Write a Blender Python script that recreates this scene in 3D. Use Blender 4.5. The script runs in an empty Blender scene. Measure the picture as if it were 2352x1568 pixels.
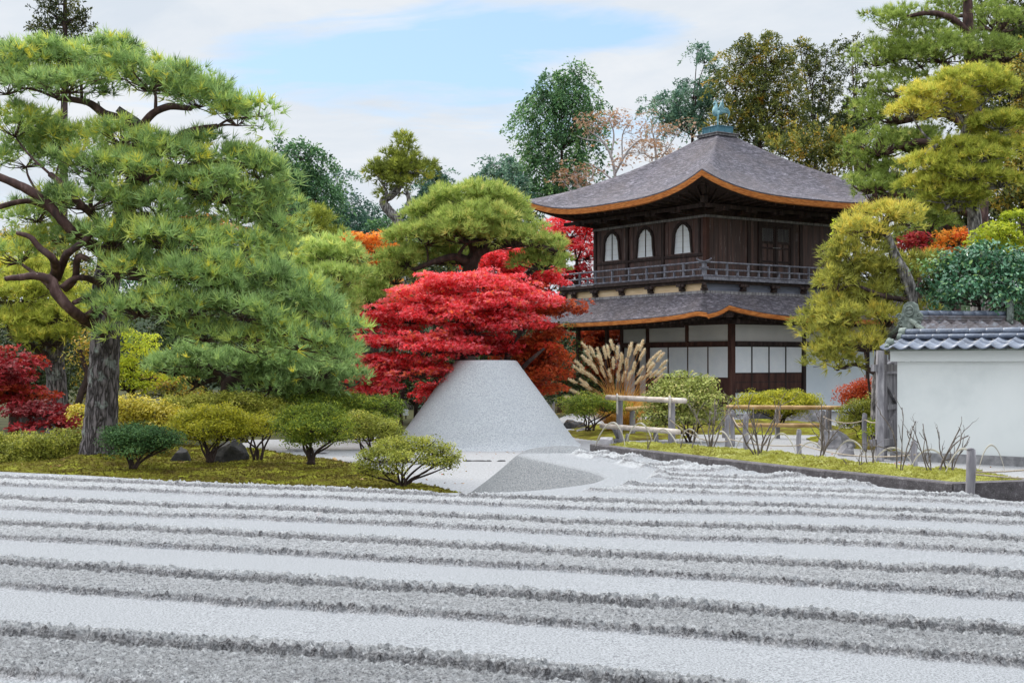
import bpy, math, random
import numpy as np
from mathutils import Vector

# ------------------------------------------------------------------ camera, sky, sun
scene = bpy.context.scene
COL = scene.collection
R = math.radians
EYE = 1.85
FD = 3043.0            # focal length in units of a 2352 px wide frame
CX, HY = 1176.0, 831.5

cam_d = bpy.data.cameras.new("camera")
cam = bpy.data.objects.new("camera", cam_d)
COL.objects.link(cam)
cam.location = (0, 0, EYE)
cam.rotation_euler = (R(90), 0, 0)
cam_d.sensor_width = 36.0
cam_d.lens = 36.0 * FD / 2352.0
cam_d.shift_y = (HY - 784.0) / 2352.0
cam_d.clip_end = 3000
scene.camera = cam

SUN_EL = 46.0      # veiled sun at the left, a little behind the scene
sd = Vector((-0.70, 0.71, 0)).normalized()
sun_vec = Vector((sd.x * math.cos(R(SUN_EL)), sd.y * math.cos(R(SUN_EL)), math.sin(R(SUN_EL))))
sl = bpy.data.lights.new("sun", 'SUN')
sl.energy = 1.5
sl.angle = R(12.0)
sl.color = (1.0, 0.94, 0.86)
so = bpy.data.objects.new("sun", sl)
COL.objects.link(so)
so.rotation_euler = sun_vec.to_track_quat('Z', 'Y').to_euler()
so.location = (-20, 10, 30)

world = bpy.data.worlds.new("World")
scene.world = world
world.use_nodes = True
nt = world.node_tree
for n in list(nt.nodes):
    nt.nodes.remove(n)
def N(tree, typ, **kw):
    n = tree.nodes.new(typ)
    for k, v in kw.items():
        setattr(n, k, v)
    return n
w_out = N(nt, 'ShaderNodeOutputWorld')
w_bg = N(nt, 'ShaderNodeBackground')
w_bg.inputs['Strength'].default_value = 0.13
sky = N(nt, 'ShaderNodeTexSky', sky_type='NISHITA')
sky.sun_disc = False
sky.sun_elevation = R(SUN_EL)
sky.sun_rotation = math.atan2(sun_vec.x, sun_vec.y)
sky.air_density = 1.0
sky.dust_density = 0.6
tc = N(nt, 'ShaderNodeTexCoord')
sep = N(nt, 'ShaderNodeSeparateXYZ')
nt.links.new(tc.outputs['Generated'], sep.inputs[0])
def wmath(op, a, b=None):
    m = N(nt, 'ShaderNodeMath', operation=op)
    for i, v in enumerate((a, b)):
        if v is None: continue
        if isinstance(v, (int, float)): m.inputs[i].default_value = v
        else: nt.links.new(v, m.inputs[i])
    return m.outputs[0]
zz = wmath('ADD', wmath('MAXIMUM', sep.outputs['Z'], 0.0), 0.16)
px_ = wmath('DIVIDE', sep.outputs['X'], zz)
py_ = wmath('DIVIDE', sep.outputs['Y'], zz)
cmb = N(nt, 'ShaderNodeCombineXYZ')
nt.links.new(px_, cmb.inputs[0]); nt.links.new(py_, cmb.inputs[1])
def wnoise(scale, detail, rough, off, dist=0.0, sc=(1, 1, 1)):
    mp = N(nt, 'ShaderNodeMapping')
    mp.inputs['Location'].default_value = off
    mp.inputs['Scale'].default_value = sc
    nt.links.new(cmb.outputs[0], mp.inputs[0])
    n = N(nt, 'ShaderNodeTexNoise')
    n.inputs['Scale'].default_value = scale
    n.inputs['Detail'].default_value = detail
    n.inputs['Roughness'].default_value = rough
    n.inputs['Distortion'].default_value = dist
    nt.links.new(mp.outputs[0], n.inputs['Vector'])
    return n.outputs['Fac']
n_big = wnoise(0.9, 7, 0.55, SKY_OFF if 'SKY_OFF' in globals() else (0.9, 0.35, 0), 0.3, (0.75, 1.3, 1))
n_fine = wnoise(3.5, 8, 0.6, (3.1, 1.7, 0), 0.5, (0.7, 1.4, 1))
csum = wmath('ADD', wmath('MULTIPLY', n_big, 0.70), wmath('MULTIPLY', n_fine, 0.30))
def clearing(x, y, sx, sy, amount, total):
    dx = wmath('DIVIDE', wmath('SUBTRACT', px_, x), sx); dy = wmath('DIVIDE', wmath('SUBTRACT', py_, y), sy)
    d2 = wmath('ADD', wmath('MULTIPLY', dx, dx), wmath('MULTIPLY', dy, dy))
    g = wmath('DIVIDE', 1.0, wmath('ADD', 1.0, wmath('MULTIPLY', d2, d2)))
    return wmath('SUBTRACT', total, wmath('MULTIPLY', g, amount))
csum = wmath('ADD', csum, 0.10)
csum = clearing(-0.20, 2.62, 0.42, 0.22, 0.15, csum)      # breaks of blue between the clouds
csum = clearing(0.12, 2.40, 0.25, 0.10, 0.13, csum)
csum = clearing(0.75, 2.30, 0.20, 0.12, 0.12, csum)
cr = N(nt, 'ShaderNodeValToRGB')
cr.color_ramp.elements[0].position = 0.43
cr.color_ramp.elements[1].position = 0.53
cr.color_ramp.elements[0].color = (0, 0, 0, 1)
nt.links.new(csum, cr.inputs[0])
# cloud brightness varies softly
cshade = N(nt, 'ShaderNodeValToRGB')
cshade.color_ramp.elements[0].position = 0.35
cshade.color_ramp.elements[1].position = 0.65
cshade.color_ramp.elements[0].color = (2.75, 3.02, 3.35, 1)
cshade.color_ramp.elements[1].color = (3.35, 3.47, 3.62, 1)
nt.links.new(wnoise(2.1, 6, 0.6, (7.3, 2.2, 0), 0.4), cshade.inputs[0])
hz = N(nt, 'ShaderNodeMix', data_type='RGBA')      # thin high haze over the blue
hz.inputs[0].default_value = 0.75
hz.inputs[7].default_value = (1.55, 2.35, 3.3, 1)
nt.links.new(sky.outputs[0], hz.inputs[6])
cm = N(nt, 'ShaderNodeMix', data_type='RGBA')
veil = N(nt, 'ShaderNodeMapRange', interpolation_type='SMOOTHSTEP')      # unseen veil added higher up to even the light
veil.inputs[1].default_value = 0.24; veil.inputs[2].default_value = 0.50; veil.inputs[3].default_value = 0.0; veil.inputs[4].default_value = 0.9
nt.links.new(sep.outputs['Z'], veil.inputs[0])
nt.links.new(wmath('MAXIMUM', cr.outputs[0], veil.outputs[0]), cm.inputs[0])
nt.links.new(hz.outputs[2], cm.inputs[6])
# unseen clouds overhead brightened towards the zenith, as overcast is, for more fill light
zb = wmath('ADD', wmath('MULTIPLY', wmath('MAXIMUM', wmath('SUBTRACT', sep.outputs['Z'], 0.30), 0.0), 4.2), 1.0)
cb = N(nt, 'ShaderNodeVectorMath', operation='SCALE')
nt.links.new(cshade.outputs[0], cb.inputs[0]); nt.links.new(zb, cb.inputs['Scale'])
nt.links.new(cb.outputs[0], cm.inputs[7])
nt.links.new(cm.outputs[2], w_bg.inputs['Color'])
nt.links.new(w_bg.outputs[0], w_out.inputs['Surface'])

scene.view_settings.view_transform = 'Standard'
scene.view_settings.look = 'None'
scene.view_settings.gamma = 1.0
scene.view_settings.exposure = 1.0
scene.render.engine = 'CYCLES'
scene.cycles.max_bounces = 6
scene.cycles.transparent_max_bounces = 4

# ------------------------------------------------------------------ helpers
rng = np.random.default_rng(11)
random.seed(5)

def P(x, y, Y):
    """world point seen at (x, y) of the photograph (2352 px wide) at distance Y"""
    return np.array([(x - CX) * Y / FD, Y, EYE - (y - HY) * Y / FD])
def G(x, y, z=0.0):
    Y = (EYE - z) * FD / (y - HY)
    return np.array([(x - CX) * Y / FD, Y, z])
def S(px, Y):
    return px * Y / FD

_tab = np.random.default_rng(3).random((256, 256))
_tab3 = np.random.default_rng(4).random((64, 64, 64))
def vn2(x, y):
    xi = np.floor(x).astype(int); yi = np.floor(y).astype(int)
    fx = x - xi; fy = y - yi
    fx = fx * fx * (3 - 2 * fx); fy = fy * fy * (3 - 2 * fy)
    a = _tab[xi & 255, yi & 255]; b = _tab[(xi + 1) & 255, yi & 255]
    c = _tab[xi & 255, (yi + 1) & 255]; d = _tab[(xi + 1) & 255, (yi + 1) & 255]
    return (a * (1 - fx) + b * fx) * (1 - fy) + (c * (1 - fx) + d * fx) * fy
def fbm2(x, y, o=4):
    s = 0; a = 1; t = 0
    for i in range(o):
        s = s + a * vn2(x * 2**i + 17.3 * i, y * 2**i + 9.1 * i); t += a; a *= 0.5
    return s / t
def vn3(p):
    i = np.floor(p).astype(int); f = p - i; f = f * f * (3 - 2 * f)
    r = 0
    for dx in (0, 1):
        for dy in (0, 1):
            for dz in (0, 1):
                w = (f[:, 0] if dx else 1 - f[:, 0]) * (f[:, 1] if dy else 1 - f[:, 1]) * (f[:, 2] if dz else 1 - f[:, 2])
                r = r + w * _tab3[(i[:, 0] + dx) & 63, (i[:, 1] + dy) & 63, (i[:, 2] + dz) & 63]
    return r

def empty(name, loc):
    o = bpy.data.objects.new(name, None)
    o.empty_display_size = 0.2
    o.location = [float(v) for v in loc]
    COL.objects.link(o)
    return o
def tag(o, label=None, cat=None, group=None, kind=None):
    if label: o['label'] = label
    if cat: o['category'] = cat
    if group: o['group'] = group
    if kind: o['kind'] = kind
    return o
def thing(name, label, cat, loc, group=None, rz=0.0):
    o = empty(name, loc)
    o.rotation_euler = (0, 0, rz)
    return tag(o, label, cat, group)

def raw_mesh(name, V, loops, sizes, mat, smooth=False, tint=None):
    me = bpy.data.meshes.new(name)
    V = np.asarray(V, dtype=np.float32)
    me.vertices.add(len(V)); me.vertices.foreach_set('co', V.ravel())
    loops = np.asarray(loops, dtype=np.int32).ravel(); sizes = np.asarray(sizes, dtype=np.int32)
    me.loops.add(len(loops)); me.loops.foreach_set('vertex_index', loops)
    me.polygons.add(len(sizes))
    st = np.zeros(len(sizes), dtype=np.int32); st[1:] = np.cumsum(sizes)[:-1]
    me.polygons.foreach_set('loop_start', st)
    me.polygons.foreach_set('loop_total', sizes)
    me.polygons.foreach_set('use_smooth', np.full(len(sizes), bool(smooth)))
    if tint is not None:
        at = me.attributes.new('tint', 'FLOAT', 'FACE')
        at.data.foreach_set('value', np.asarray(tint, dtype=np.float32))
    me.update(calc_edges=True)
    if mat: me.materials.append(mat)
    return me
def link(name, me, parent=None):
    o = bpy.data.objects.new(name, me)
    COL.objects.link(o)
    if parent is not None: o.parent = parent
    return o

class MB:
    """gathers shapes, then links them as ONE mesh object"""
    def __init__(s): s.V = []; s.F = []; s.n = 0
    def add(s, V, F):
        V = np.asarray(V, dtype=float).reshape(-1, 3)
        s.V.append(V)
        s.F += [[i + s.n for i in f] for f in F]
        s.n += len(V)
    def box(s, x0, x1, y0, y1, z0, z1):
        V = [(x, y, z) for z in (z0, z1) for y in (y0, y1) for x in (x0, x1)]
        s.add(V, [(0, 2, 3, 1), (4, 5, 7, 6), (0, 1, 5, 4), (2, 6, 7, 3), (0, 4, 6, 2), (1, 3, 7, 5)])
    def beam(s, a, b, w, h, up=(0, 0, 1), taper=1.0):
        a = np.array(a, float); b = np.array(b, float); d = b - a; L = np.linalg.norm(d); d /= L
        up = np.array(up, float)
        if abs(np.dot(up, d)) > 0.98: up = np.array([1.0, 0, 0])
        x = np.cross(d, up); x /= np.linalg.norm(x); y = np.cross(x, d)
        V = []
        for p, k in ((a, 1.0), (b, taper)):
            for sx, sy in ((-1, -1), (1, -1), (1, 1), (-1, 1)):
                V.append(p + x * sx * w / 2 * k + y * sy * h / 2 * k)
        s.add(V, [(3, 2, 1, 0), (4, 5, 6, 7), (0, 1, 5, 4), (1, 2, 6, 5), (2, 3, 7, 6), (3, 0, 4, 7)])
    def tube(s, pts, rad, seg=8, cap=True, wob=0.0, smooth_n=0):
        pts = np.array(pts, float)
        rad = np.array(rad if np.ndim(rad) else [rad] * len(pts), float)
        if smooth_n: pts, rad = catmull(pts, rad, smooth_n)
        n = len(pts)
        T = np.gradient(pts, axis=0); T /= np.linalg.norm(T, axis=1)[:, None] + 1e-9
        ref = np.array([0.31, 0.9, 0.3]); 
        u = np.cross(T[0], ref); u /= np.linalg.norm(u)
        V = []; ang = np.arange(seg) * 2 * math.pi / seg
        for i in range(n):
            u = u - T[i] * np.dot(u, T[i]); u /= np.linalg.norm(u) + 1e-9
            v = np.cross(T[i], u)
            rr = rad[i] * np.ones(seg)
            if wob: rr = rr * (1 + wob * (rng.random(seg) - 0.5))
            V.append(pts[i] + np.cos(ang)[:, None] * u * rr[:, None] + np.sin(ang)[:, None] * v * rr[:, None])
        V = np.concatenate(V)
        F = []
        for i in range(n - 1):
            for k in range(seg):
                a = i * seg + k; b = i * seg + (k + 1) % seg
                F.append((a, b, b + seg, a + seg))
        if cap:
            F.append(tuple(range(seg))[::-1]); F.append(tuple(range((n - 1) * seg, n * seg)))
        s.add(V, F)
    def grid(s, fn, nu, nv, flip=False):
        V = [fn(i / (nu - 1), j / (nv - 1)) for j in range(nv) for i in range(nu)]
        F = []
        for j in range(nv - 1):
            for i in range(nu - 1):
                a = j * nu + i
                f = (a, a + 1, a + nu + 1, a + nu)
                F.append(f[::-1] if flip else f)
        s.add(V, F)
    def lathe(s, c, prof, seg=24, sx=1.0, sy=1.0):
        V = []
        for r, z in prof:
            for k in range(seg):
                t = 2 * math.pi * k / seg
                V.append((c[0] + r * sx * math.cos(t), c[1] + r * sy * math.sin(t), c[2] + z))
        F = []
        for i in range(len(prof) - 1):
            for k in range(seg):
                a = i * seg + k; b = i * seg + (k + 1) % seg
                F.append((a, b, b + seg, a + seg))
        F.append(tuple(range(seg))[::-1]); F.append(tuple(range((len(prof) - 1) * seg, len(prof) * seg)))
        s.add(V, F)
    def prism(s, poly, d):
        """extrude a planar polygon (list of 3D points) by vector d"""
        poly = np.array(poly, float); d = np.array(d, float); n = len(poly)
        F = [tuple(range(n))[::-1], tuple(range(n, 2 * n))]
        for i in range(n):
            j = (i + 1) % n
            F.append((i, j, j + n, i + n))
        s.add(np.concatenate([poly, poly + d]), F)
    def build(s, name, mat, parent=None, smooth=False, local=False):
        V = np.concatenate(s.V)
        if parent is not None and not local:
            V = V - np.array(parent.location)
        sizes = [len(f) for f in s.F]
        loops = [i for f in s.F for i in f]
        me = raw_mesh(name, V, loops, sizes, mat, smooth)
        return link(name, me, parent)

def catmull(pts, rad, n):
    pts = np.asarray(pts, float)
    ext = np.vstack([2 * pts[0] - pts[1], pts, 2 * pts[-1] - pts[-2]])
    out = []; ro = []
    for i in range(1, len(ext) - 2):
        p0, p1, p2, p3 = ext[i - 1], ext[i], ext[i + 1], ext[i + 2]
        for k in range(n):
            t = k / n
            out.append(0.5 * (2 * p1 + (p2 - p0) * t + (2 * p0 - 5 * p1 + 4 * p2 - p3) * t * t + (3 * p1 - p0 - 3 * p2 + p3) * t**3))
            ro.append(rad[i - 1] * (1 - t) + rad[i] * t)
    out.append(pts[-1]); ro.append(rad[-1])
    return np.array(out), np.array(ro)

# ------------------------------------------------------------------ materials
def base_mat(name):
    m = bpy.data.materials.new(name)
    m.use_nodes = True
    t = m.node_tree
    bs = t.nodes['Principled BSDF']
    return m, t, bs
def ramp(t, fac, stops):
    r = N(t, 'ShaderNodeValToRGB')
    e = r.color_ramp.elements
    while len(e) < len(stops): e.new(0.5)
    for i, (p, c) in enumerate(stops):
        e[i].position = p; e[i].color = (*c, 1)
    t.links.new(fac, r.inputs[0])
    return r.outputs[0]
def noise(t, scale, detail=4, rough=0.55, stretch=None, dist=0.0, coord='Object', rot=None):
    c = N(t, 'ShaderNodeTexCoord'); v = c.outputs[coord]
    if stretch or rot:
        mp = N(t, 'ShaderNodeMapping')
        if stretch: mp.inputs['Scale'].default_value = stretch
        if rot: mp.inputs['Rotation'].default_value = rot
        t.links.new(v, mp.inputs[0]); v = mp.outputs[0]
    n = N(t, 'ShaderNodeTexNoise')
    n.inputs['Scale'].default_value = scale; n.inputs['Detail'].default_value = detail
    n.inputs['Roughness'].default_value = rough; n.inputs['Distortion'].default_value = dist
    t.links.new(v, n.inputs['Vector'])
    return n.outputs['Fac']
def bump(t, bs, h, strength, dist):
    b = N(t, 'ShaderNodeBump')
    b.inputs['Strength'].default_value = strength; b.inputs['Distance'].default_value = dist
    t.links.new(h, b.inputs['Height']); t.links.new(b.outputs[0], bs.inputs['Normal'])
def mixc(t, fac, a, b):
    m = N(t, 'ShaderNodeMix', data_type='RGBA')
    for i, v in ((0, fac), (6, a), (7, b)):
        if isinstance(v, (int, float)): m.inputs[i].default_value = v
        elif isinstance(v, tuple): m.inputs[i].default_value = (*v, 1)
        else: t.links.new(v, m.inputs[i])
    return m.outputs[2]
def surf(name, stops, scale, rough=0.8, detail=5, stretch=None, bmp=0.0, bdist=0.01, spec=0.3, dist=0.0, bscale=None, metal=0.0):
    m, t, bs = base_mat(name)
    f = noise(t, scale, detail, 0.6, stretch, dist)
    t.links.new(ramp(t, f, stops), bs.inputs['Base Color'])
    bs.inputs['Roughness'].default_value = rough
    bs.inputs['Specular IOR Level'].default_value = spec
    bs.inputs['Metallic'].default_value = metal
    if bmp:
        bump(t, bs, noise(t, bscale, detail, 0.65, stretch) if bscale else f, bmp, bdist)
    return m
def foliage(name, cols, trans=0.35, rough=0.6, spec=0.25, gain=1.4):
    m, t, bs = base_mat(name)
    a = N(t, 'ShaderNodeAttribute'); a.attribute_name = 'tint'
    k = len(cols)
    cols = [tuple(min(v * gain, .82) for v in q) for q in cols]
    c = ramp(t, a.outputs['Fac'], [(0.08 + 0.84 * i / (k - 1), cc) for i, cc in enumerate(cols)])
    t.links.new(c, bs.inputs['Base Color'])
    bs.inputs['Roughness'].default_value = rough
    bs.inputs['Specular IOR Level'].default_value = spec
    tr = N(t, 'ShaderNodeBsdfTranslucent'); t.links.new(c, tr.inputs['Color'])
    mx = N(t, 'ShaderNodeMixShader'); mx.inputs[0].default_value = trans
    t.links.new(bs.outputs[0], mx.inputs[1]); t.links.new(tr.outputs[0], mx.inputs[2])
    t.links.new(mx.outputs[0], t.nodes['Material Output'].inputs['Surface'])
    return m

M = {}
# sand
m, t, bs = base_mat('raked_sand')
f1 = noise(t, 95, 6, 0.85); f2 = noise(t, 2.2, 4, 0.6); f4 = noise(t, 80, 6, 0.8)
sp = ramp(t, f1, [(0.41, (0.085, 0.088, 0.095)), (0.49, (0.225, 0.233, 0.243)), (0.56, (0.325, 0.335, 0.345))])
c = mixc(t, ramp(t, f2, [(0.35, (0.0, 0.0, 0.0)), (0.7, (0.25, 0.25, 0.25))]), sp, (0.25, 0.259, 0.27))
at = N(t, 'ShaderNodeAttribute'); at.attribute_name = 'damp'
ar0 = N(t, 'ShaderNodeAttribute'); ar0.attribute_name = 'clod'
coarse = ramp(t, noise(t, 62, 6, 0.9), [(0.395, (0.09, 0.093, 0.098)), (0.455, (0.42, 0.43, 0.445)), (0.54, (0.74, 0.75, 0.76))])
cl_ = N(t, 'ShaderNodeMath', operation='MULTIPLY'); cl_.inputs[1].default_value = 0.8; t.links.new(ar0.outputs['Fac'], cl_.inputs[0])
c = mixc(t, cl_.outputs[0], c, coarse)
damp = ramp(t, f4, [(0.40, (0.05, 0.048, 0.05)), (0.49, (0.16, 0.155, 0.16)), (0.57, (0.46, 0.455, 0.46))])  # dark tones that paint shade onto the rake step faces and pits
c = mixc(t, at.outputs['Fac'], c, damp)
t.links.new(c, bs.inputs['Base Color']); bs.inputs['Roughness'].default_value = 0.95; bs.inputs['Specular IOR Level'].default_value = 0.1
ar = N(t, 'ShaderNodeAttribute'); ar.attribute_name = 'clod'
bm = N(t, 'ShaderNodeBump'); bm.inputs['Distance'].default_value = 0.018
t.links.new(ar.outputs['Fac'], bm.inputs['Strength']); t.links.new(noise(t, 60, 6, 0.85), bm.inputs['Height'])
b2 = N(t, 'ShaderNodeBump'); b2.inputs['Strength'].default_value = 0.6; b2.inputs['Distance'].default_value = 0.006
t.links.new(noise(t, 120, 5, 0.8), b2.inputs['Height']); t.links.new(bm.outputs[0], b2.inputs['Normal']); t.links.new(b2.outputs[0], bs.inputs['Normal'])
M['sand'] = m
m, t, bs = base_mat('mound_sand')
f1 = noise(t, 34, 6, 0.85); f2 = noise(t, 1.3, 4, 0.6)
sp = ramp(t, f1, [(0.36, (0.18, 0.19, 0.205)), (0.5, (0.36, 0.375, 0.39)), (0.66, (0.48, 0.49, 0.50))])
c = mixc(t, ramp(t, f2, [(0.4, (0.0, 0.0, 0.0)), (0.7, (0.5, 0.5, 0.5))]), sp, (0.31, 0.325, 0.345))
t.links.new(c, bs.inputs['Base Color']); bs.inputs['Roughness'].default_value = 0.95; bs.inputs['Specular IOR Level'].default_value = 0.1
bump(t, bs, noise(t, 60, 4, 0.7), 0.6, 0.012)
M['mound'] = m
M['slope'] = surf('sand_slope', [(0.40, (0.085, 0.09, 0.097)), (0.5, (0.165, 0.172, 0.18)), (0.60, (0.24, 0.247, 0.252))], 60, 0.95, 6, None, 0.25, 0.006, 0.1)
M['gravel'] = surf('gravel_ground', [(0.3, (0.16, 0.16, 0.16)), (0.5, (0.28, 0.28, 0.285)), (0.75, (0.35, 0.35, 0.36))], 30, 0.95, 6, None, 0.5, 0.01, 0.1)
M['soil'] = surf('forest_soil', [(0.3, (0.025, 0.024, 0.012)), (0.55, (0.05, 0.05, 0.02)), (0.75, (0.07, 0.075, 0.025))], 1.5, 0.95, 8, None, 0.4, 0.05, 0.1)
M['hill'] = surf('wooded_hill', [(0.3, (0.01, 0.018, 0.01)), (0.7, (0.03, 0.05, 0.02))], 1.2, 0.95, 8, None, 0.8, 0.5, 0.1)
# moss
m, t, bs = base_mat('olive_moss')
f1 = noise(t, 1.6, 8, 0.72); f2 = noise(t, 26, 5, 0.75)
c1 = ramp(t, f1, [(0.38, (0.075, 0.05, 0.012)), (0.46, (0.13, 0.10, 0.013)), (0.53, (0.19, 0.185, 0.018)), (0.63, (0.33, 0.35, 0.03))])
c = mixc(t, ramp(t, f2, [(0.35, (0.7, 0.7, 0.7)), (0.65, (0, 0, 0))]), c1, (0.06, 0.055, 0.01))
t.links.new(c, bs.inputs['Base Color']); bs.inputs['Roughness'].default_value = 0.95; bs.inputs['Specular IOR Level'].default_value = 0.1
bump(t, bs, noise(t, 45, 5, 0.7), 0.9, 0.03)
M['moss'] = m
m, t, bs = base_mat('bright_moss')
f1 = noise(t, 2.3, 6, 0.65); f2 = noise(t, 70, 4, 0.7)
c1 = ramp(t, f1, [(0.34, (0.12, 0.10, 0.02)), (0.44, (0.22, 0.21, 0.035)), (0.56, (0.33, 0.33, 0.09)), (0.70, (0.42, 0.41, 0.17))])
c = mixc(t, ramp(t, f2, [(0.36, (0.6, 0.6, 0.6)), (0.6, (0, 0, 0))]), c1, (0.09, 0.095, 0.015))
t.links.new(c, bs.inputs['Base Color']); bs.inputs['Roughness'].default_value = 0.95; bs.inputs['Specular IOR Level'].default_value = 0.1
bump(t, bs, noise(t, 50, 5, 0.7), 0.9, 0.025)
M['bright_moss'] = m
# bark
m, t, bs = base_mat('pine_bark')
v = N(t, 'ShaderNodeTexVoronoi'); v.feature = 'DISTANCE_TO_EDGE'; v.inputs['Scale'].default_value = 13
tc_ = N(t, 'ShaderNodeTexCoord'); mp = N(t, 'ShaderNodeMapping'); mp.inputs['Scale'].default_value = (1.0, 1.0, 0.2)
nz = N(t, 'ShaderNodeTexNoise'); nz.inputs['Scale'].default_value = 9; nz.inputs['Detail'].default_value = 6
mx = N(t, 'ShaderNodeMix', data_type='VECTOR'); mx.inputs[0].default_value = 0.2
t.links.new(tc_.outputs['Object'], mp.inputs[0]); t.links.new(mp.outputs[0], nz.inputs['Vector'])
t.links.new(mp.outputs[0], mx.inputs[4]); t.links.new(nz.outputs['Color'], mx.inputs[5])
t.links.new(mx.outputs[1], v.inputs['Vector'])
cr_ = ramp(t, v.outputs['Distance'], [(0.0, (0.02, 0.016, 0.016)), (0.06, (0.085, 0.072, 0.075)), (0.3, (0.20, 0.175, 0.185))])
lich = ramp(t, noise(t, 3.2, 6, 0.7), [(0.56, (0, 0, 0)), (0.64, (1, 1, 1))])
fine = ramp(t, noise(t, 40, 5, 0.7, (1, 1, 0.3)), [(0.3, (0.55, 0.55, 0.55)), (0.7, (1.25, 1.22, 1.2))])
mm = N(t, 'ShaderNodeMix', data_type='RGBA', blend_type='MULTIPLY'); mm.inputs[0].default_value = 1
t.links.new(cr_, mm.inputs[6]); t.links.new(fine, mm.inputs[7])
c = mixc(t, lich, mm.outputs[2], (0.26, 0.29, 0.27))
t.links.new(c, bs.inputs['Base Color']); bs.inputs['Roughness'].default_value = 0.9
bump(t, bs, ramp(t, v.outputs['Distance'], [(0.0, (0, 0, 0)), (0.15, (0.8, 0.8, 0.8)), (0.5, (1, 1, 1))]), 1.0, 0.035)
M['pine_bark'] = m
M['branch'] = surf('branch_bark', [(0.3, (0.022, 0.014, 0.012)), (0.55, (0.055, 0.036, 0.032)), (0.75, (0.12, 0.075, 0.062))], 9, 0.85, 6, (1, 1, 0.4), 0.8, 0.02)
M['red_bark'] = surf('red_pine_bark', [(0.3, (0.022, 0.014, 0.013)), (0.52, (0.07, 0.036, 0.032)), (0.75, (0.17, 0.11, 0.10))], 8, 0.8, 6, (1, 1, 0.4), 0.8, 0.02)
M['grey_bark'] = surf('grey_bark', [(0.38, (0.04, 0.037, 0.036)), (0.5, (0.15, 0.137, 0.13)), (0.62, (0.36, 0.34, 0.33))], 17, 0.9, 6, (1, 1, 0.3), 0.8, 0.02)
M['pale_bark'] = surf('pale_bark', [(0.3, (0.22, 0.20, 0.19)), (0.6, (0.45, 0.42, 0.41)), (0.8, (0.55, 0.52, 0.5))], 6, 0.9, 5)
M['twig'] = surf('bare_twig', [(0.3, (0.05, 0.04, 0.035)), (0.55, (0.15, 0.125, 0.11)), (0.75, (0.30, 0.27, 0.25))], 14, 0.9, 5)
# foliage
M['pine_green'] = foliage('pine_needles_green', [(0.07, 0.11, 0.035), (0.15, 0.225, 0.08), (0.24, 0.34, 0.12), (0.37, 0.43, 0.11), (0.50, 0.46, 0.07)], 0.34, gain=1.55)
M['pine_pale'] = foliage('pine_needles_pale', [(0.10, 0.16, 0.04), (0.20, 0.27, 0.07), (0.32, 0.38, 0.12), (0.42, 0.43, 0.12)], 0.42, gain=1.75)
M['pine_olive'] = foliage('pine_needles_olive', [(0.08, 0.10, 0.018), (0.17, 0.195, 0.03), (0.28, 0.30, 0.05), (0.42, 0.37, 0.07)], 0.42, gain=1.75)
M['pine_yellow'] = foliage('pine_needles_yellow', [(0.13, 0.14, 0.03), (0.24, 0.25, 0.05), (0.37, 0.36, 0.07), (0.54, 0.44, 0.08)], 0.42, gain=1.35)
M['pine_mid'] = foliage('pine_needles_mid', [(0.09, 0.12, 0.022), (0.17, 0.23, 0.05), (0.29, 0.35, 0.085), (0.42, 0.40, 0.12)], 0.38, gain=1.5)
M['cedar'] = foliage('cedar_leaf', [(0.022, 0.05, 0.024), (0.05, 0.115, 0.048), (0.095, 0.195, 0.075), (0.17, 0.27, 0.085)], 0.25)
M['bluegreen'] = foliage('blue_green_leaf', [(0.025, 0.06, 0.045), (0.055, 0.12, 0.085), (0.10, 0.185, 0.12), (0.16, 0.25, 0.15)], 0.25)
M['olive_leaf'] = foliage('olive_leaf', [(0.035, 0.05, 0.016), (0.09, 0.11, 0.028), (0.17, 0.18, 0.035), (0.29, 0.24, 0.035), (0.38, 0.21, 0.03)], 0.3)
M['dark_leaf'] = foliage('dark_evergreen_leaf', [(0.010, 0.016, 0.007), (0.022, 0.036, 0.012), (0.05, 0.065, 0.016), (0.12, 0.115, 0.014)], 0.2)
M['gloss_leaf'] = foliage('glossy_leaf', [(0.02, 0.06, 0.028), (0.04, 0.12, 0.06), (0.07, 0.19, 0.09), (0.16, 0.26, 0.06)], 0.15, 0.28, 0.6)
M['red_leaf'] = foliage('red_maple_leaf', [(0.24, 0.014, 0.010), (0.52, 0.028, 0.026), (0.74, 0.05, 0.07), (0.80, 0.16, 0.18), (0.66, 0.12, 0.04)], 0.58, gain=1.4)
M['rust_leaf'] = foliage('rust_maple_leaf', [(0.15, 0.022, 0.010), (0.30, 0.045, 0.014), (0.40, 0.09, 0.02), (0.46, 0.035, 0.02)], 0.45)
M['crimson_leaf'] = foliage('crimson_maple_leaf', [(0.15, 0.010, 0.012), (0.30, 0.014, 0.022), (0.44, 0.025, 0.032), (0.44, 0.075, 0.018)], 0.3, gain=0.85)
M['orange_leaf'] = foliage('orange_maple_leaf', [(0.30, 0.06, 0.010), (0.56, 0.17, 0.02), (0.66, 0.27, 0.035), (0.55, 0.10, 0.02)], 0.45)
M['faded_leaf'] = foliage('faded_autumn_leaf', [(0.26, 0.14, 0.08), (0.40, 0.23, 0.13), (0.46, 0.34, 0.25), (0.55, 0.24, 0.06)], 0.4, gain=1.0)
M['yellow_leaf'] = foliage('yellow_leaf', [(0.10, 0.10, 0.012), (0.28, 0.25, 0.02), (0.48, 0.40, 0.05), (0.58, 0.50, 0.14)], 0.35)
M['lime_leaf'] = foliage('lime_leaf', [(0.13, 0.17, 0.014), (0.28, 0.33, 0.025), (0.44, 0.47, 0.035), (0.52, 0.48, 0.04)], 0.4)
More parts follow.
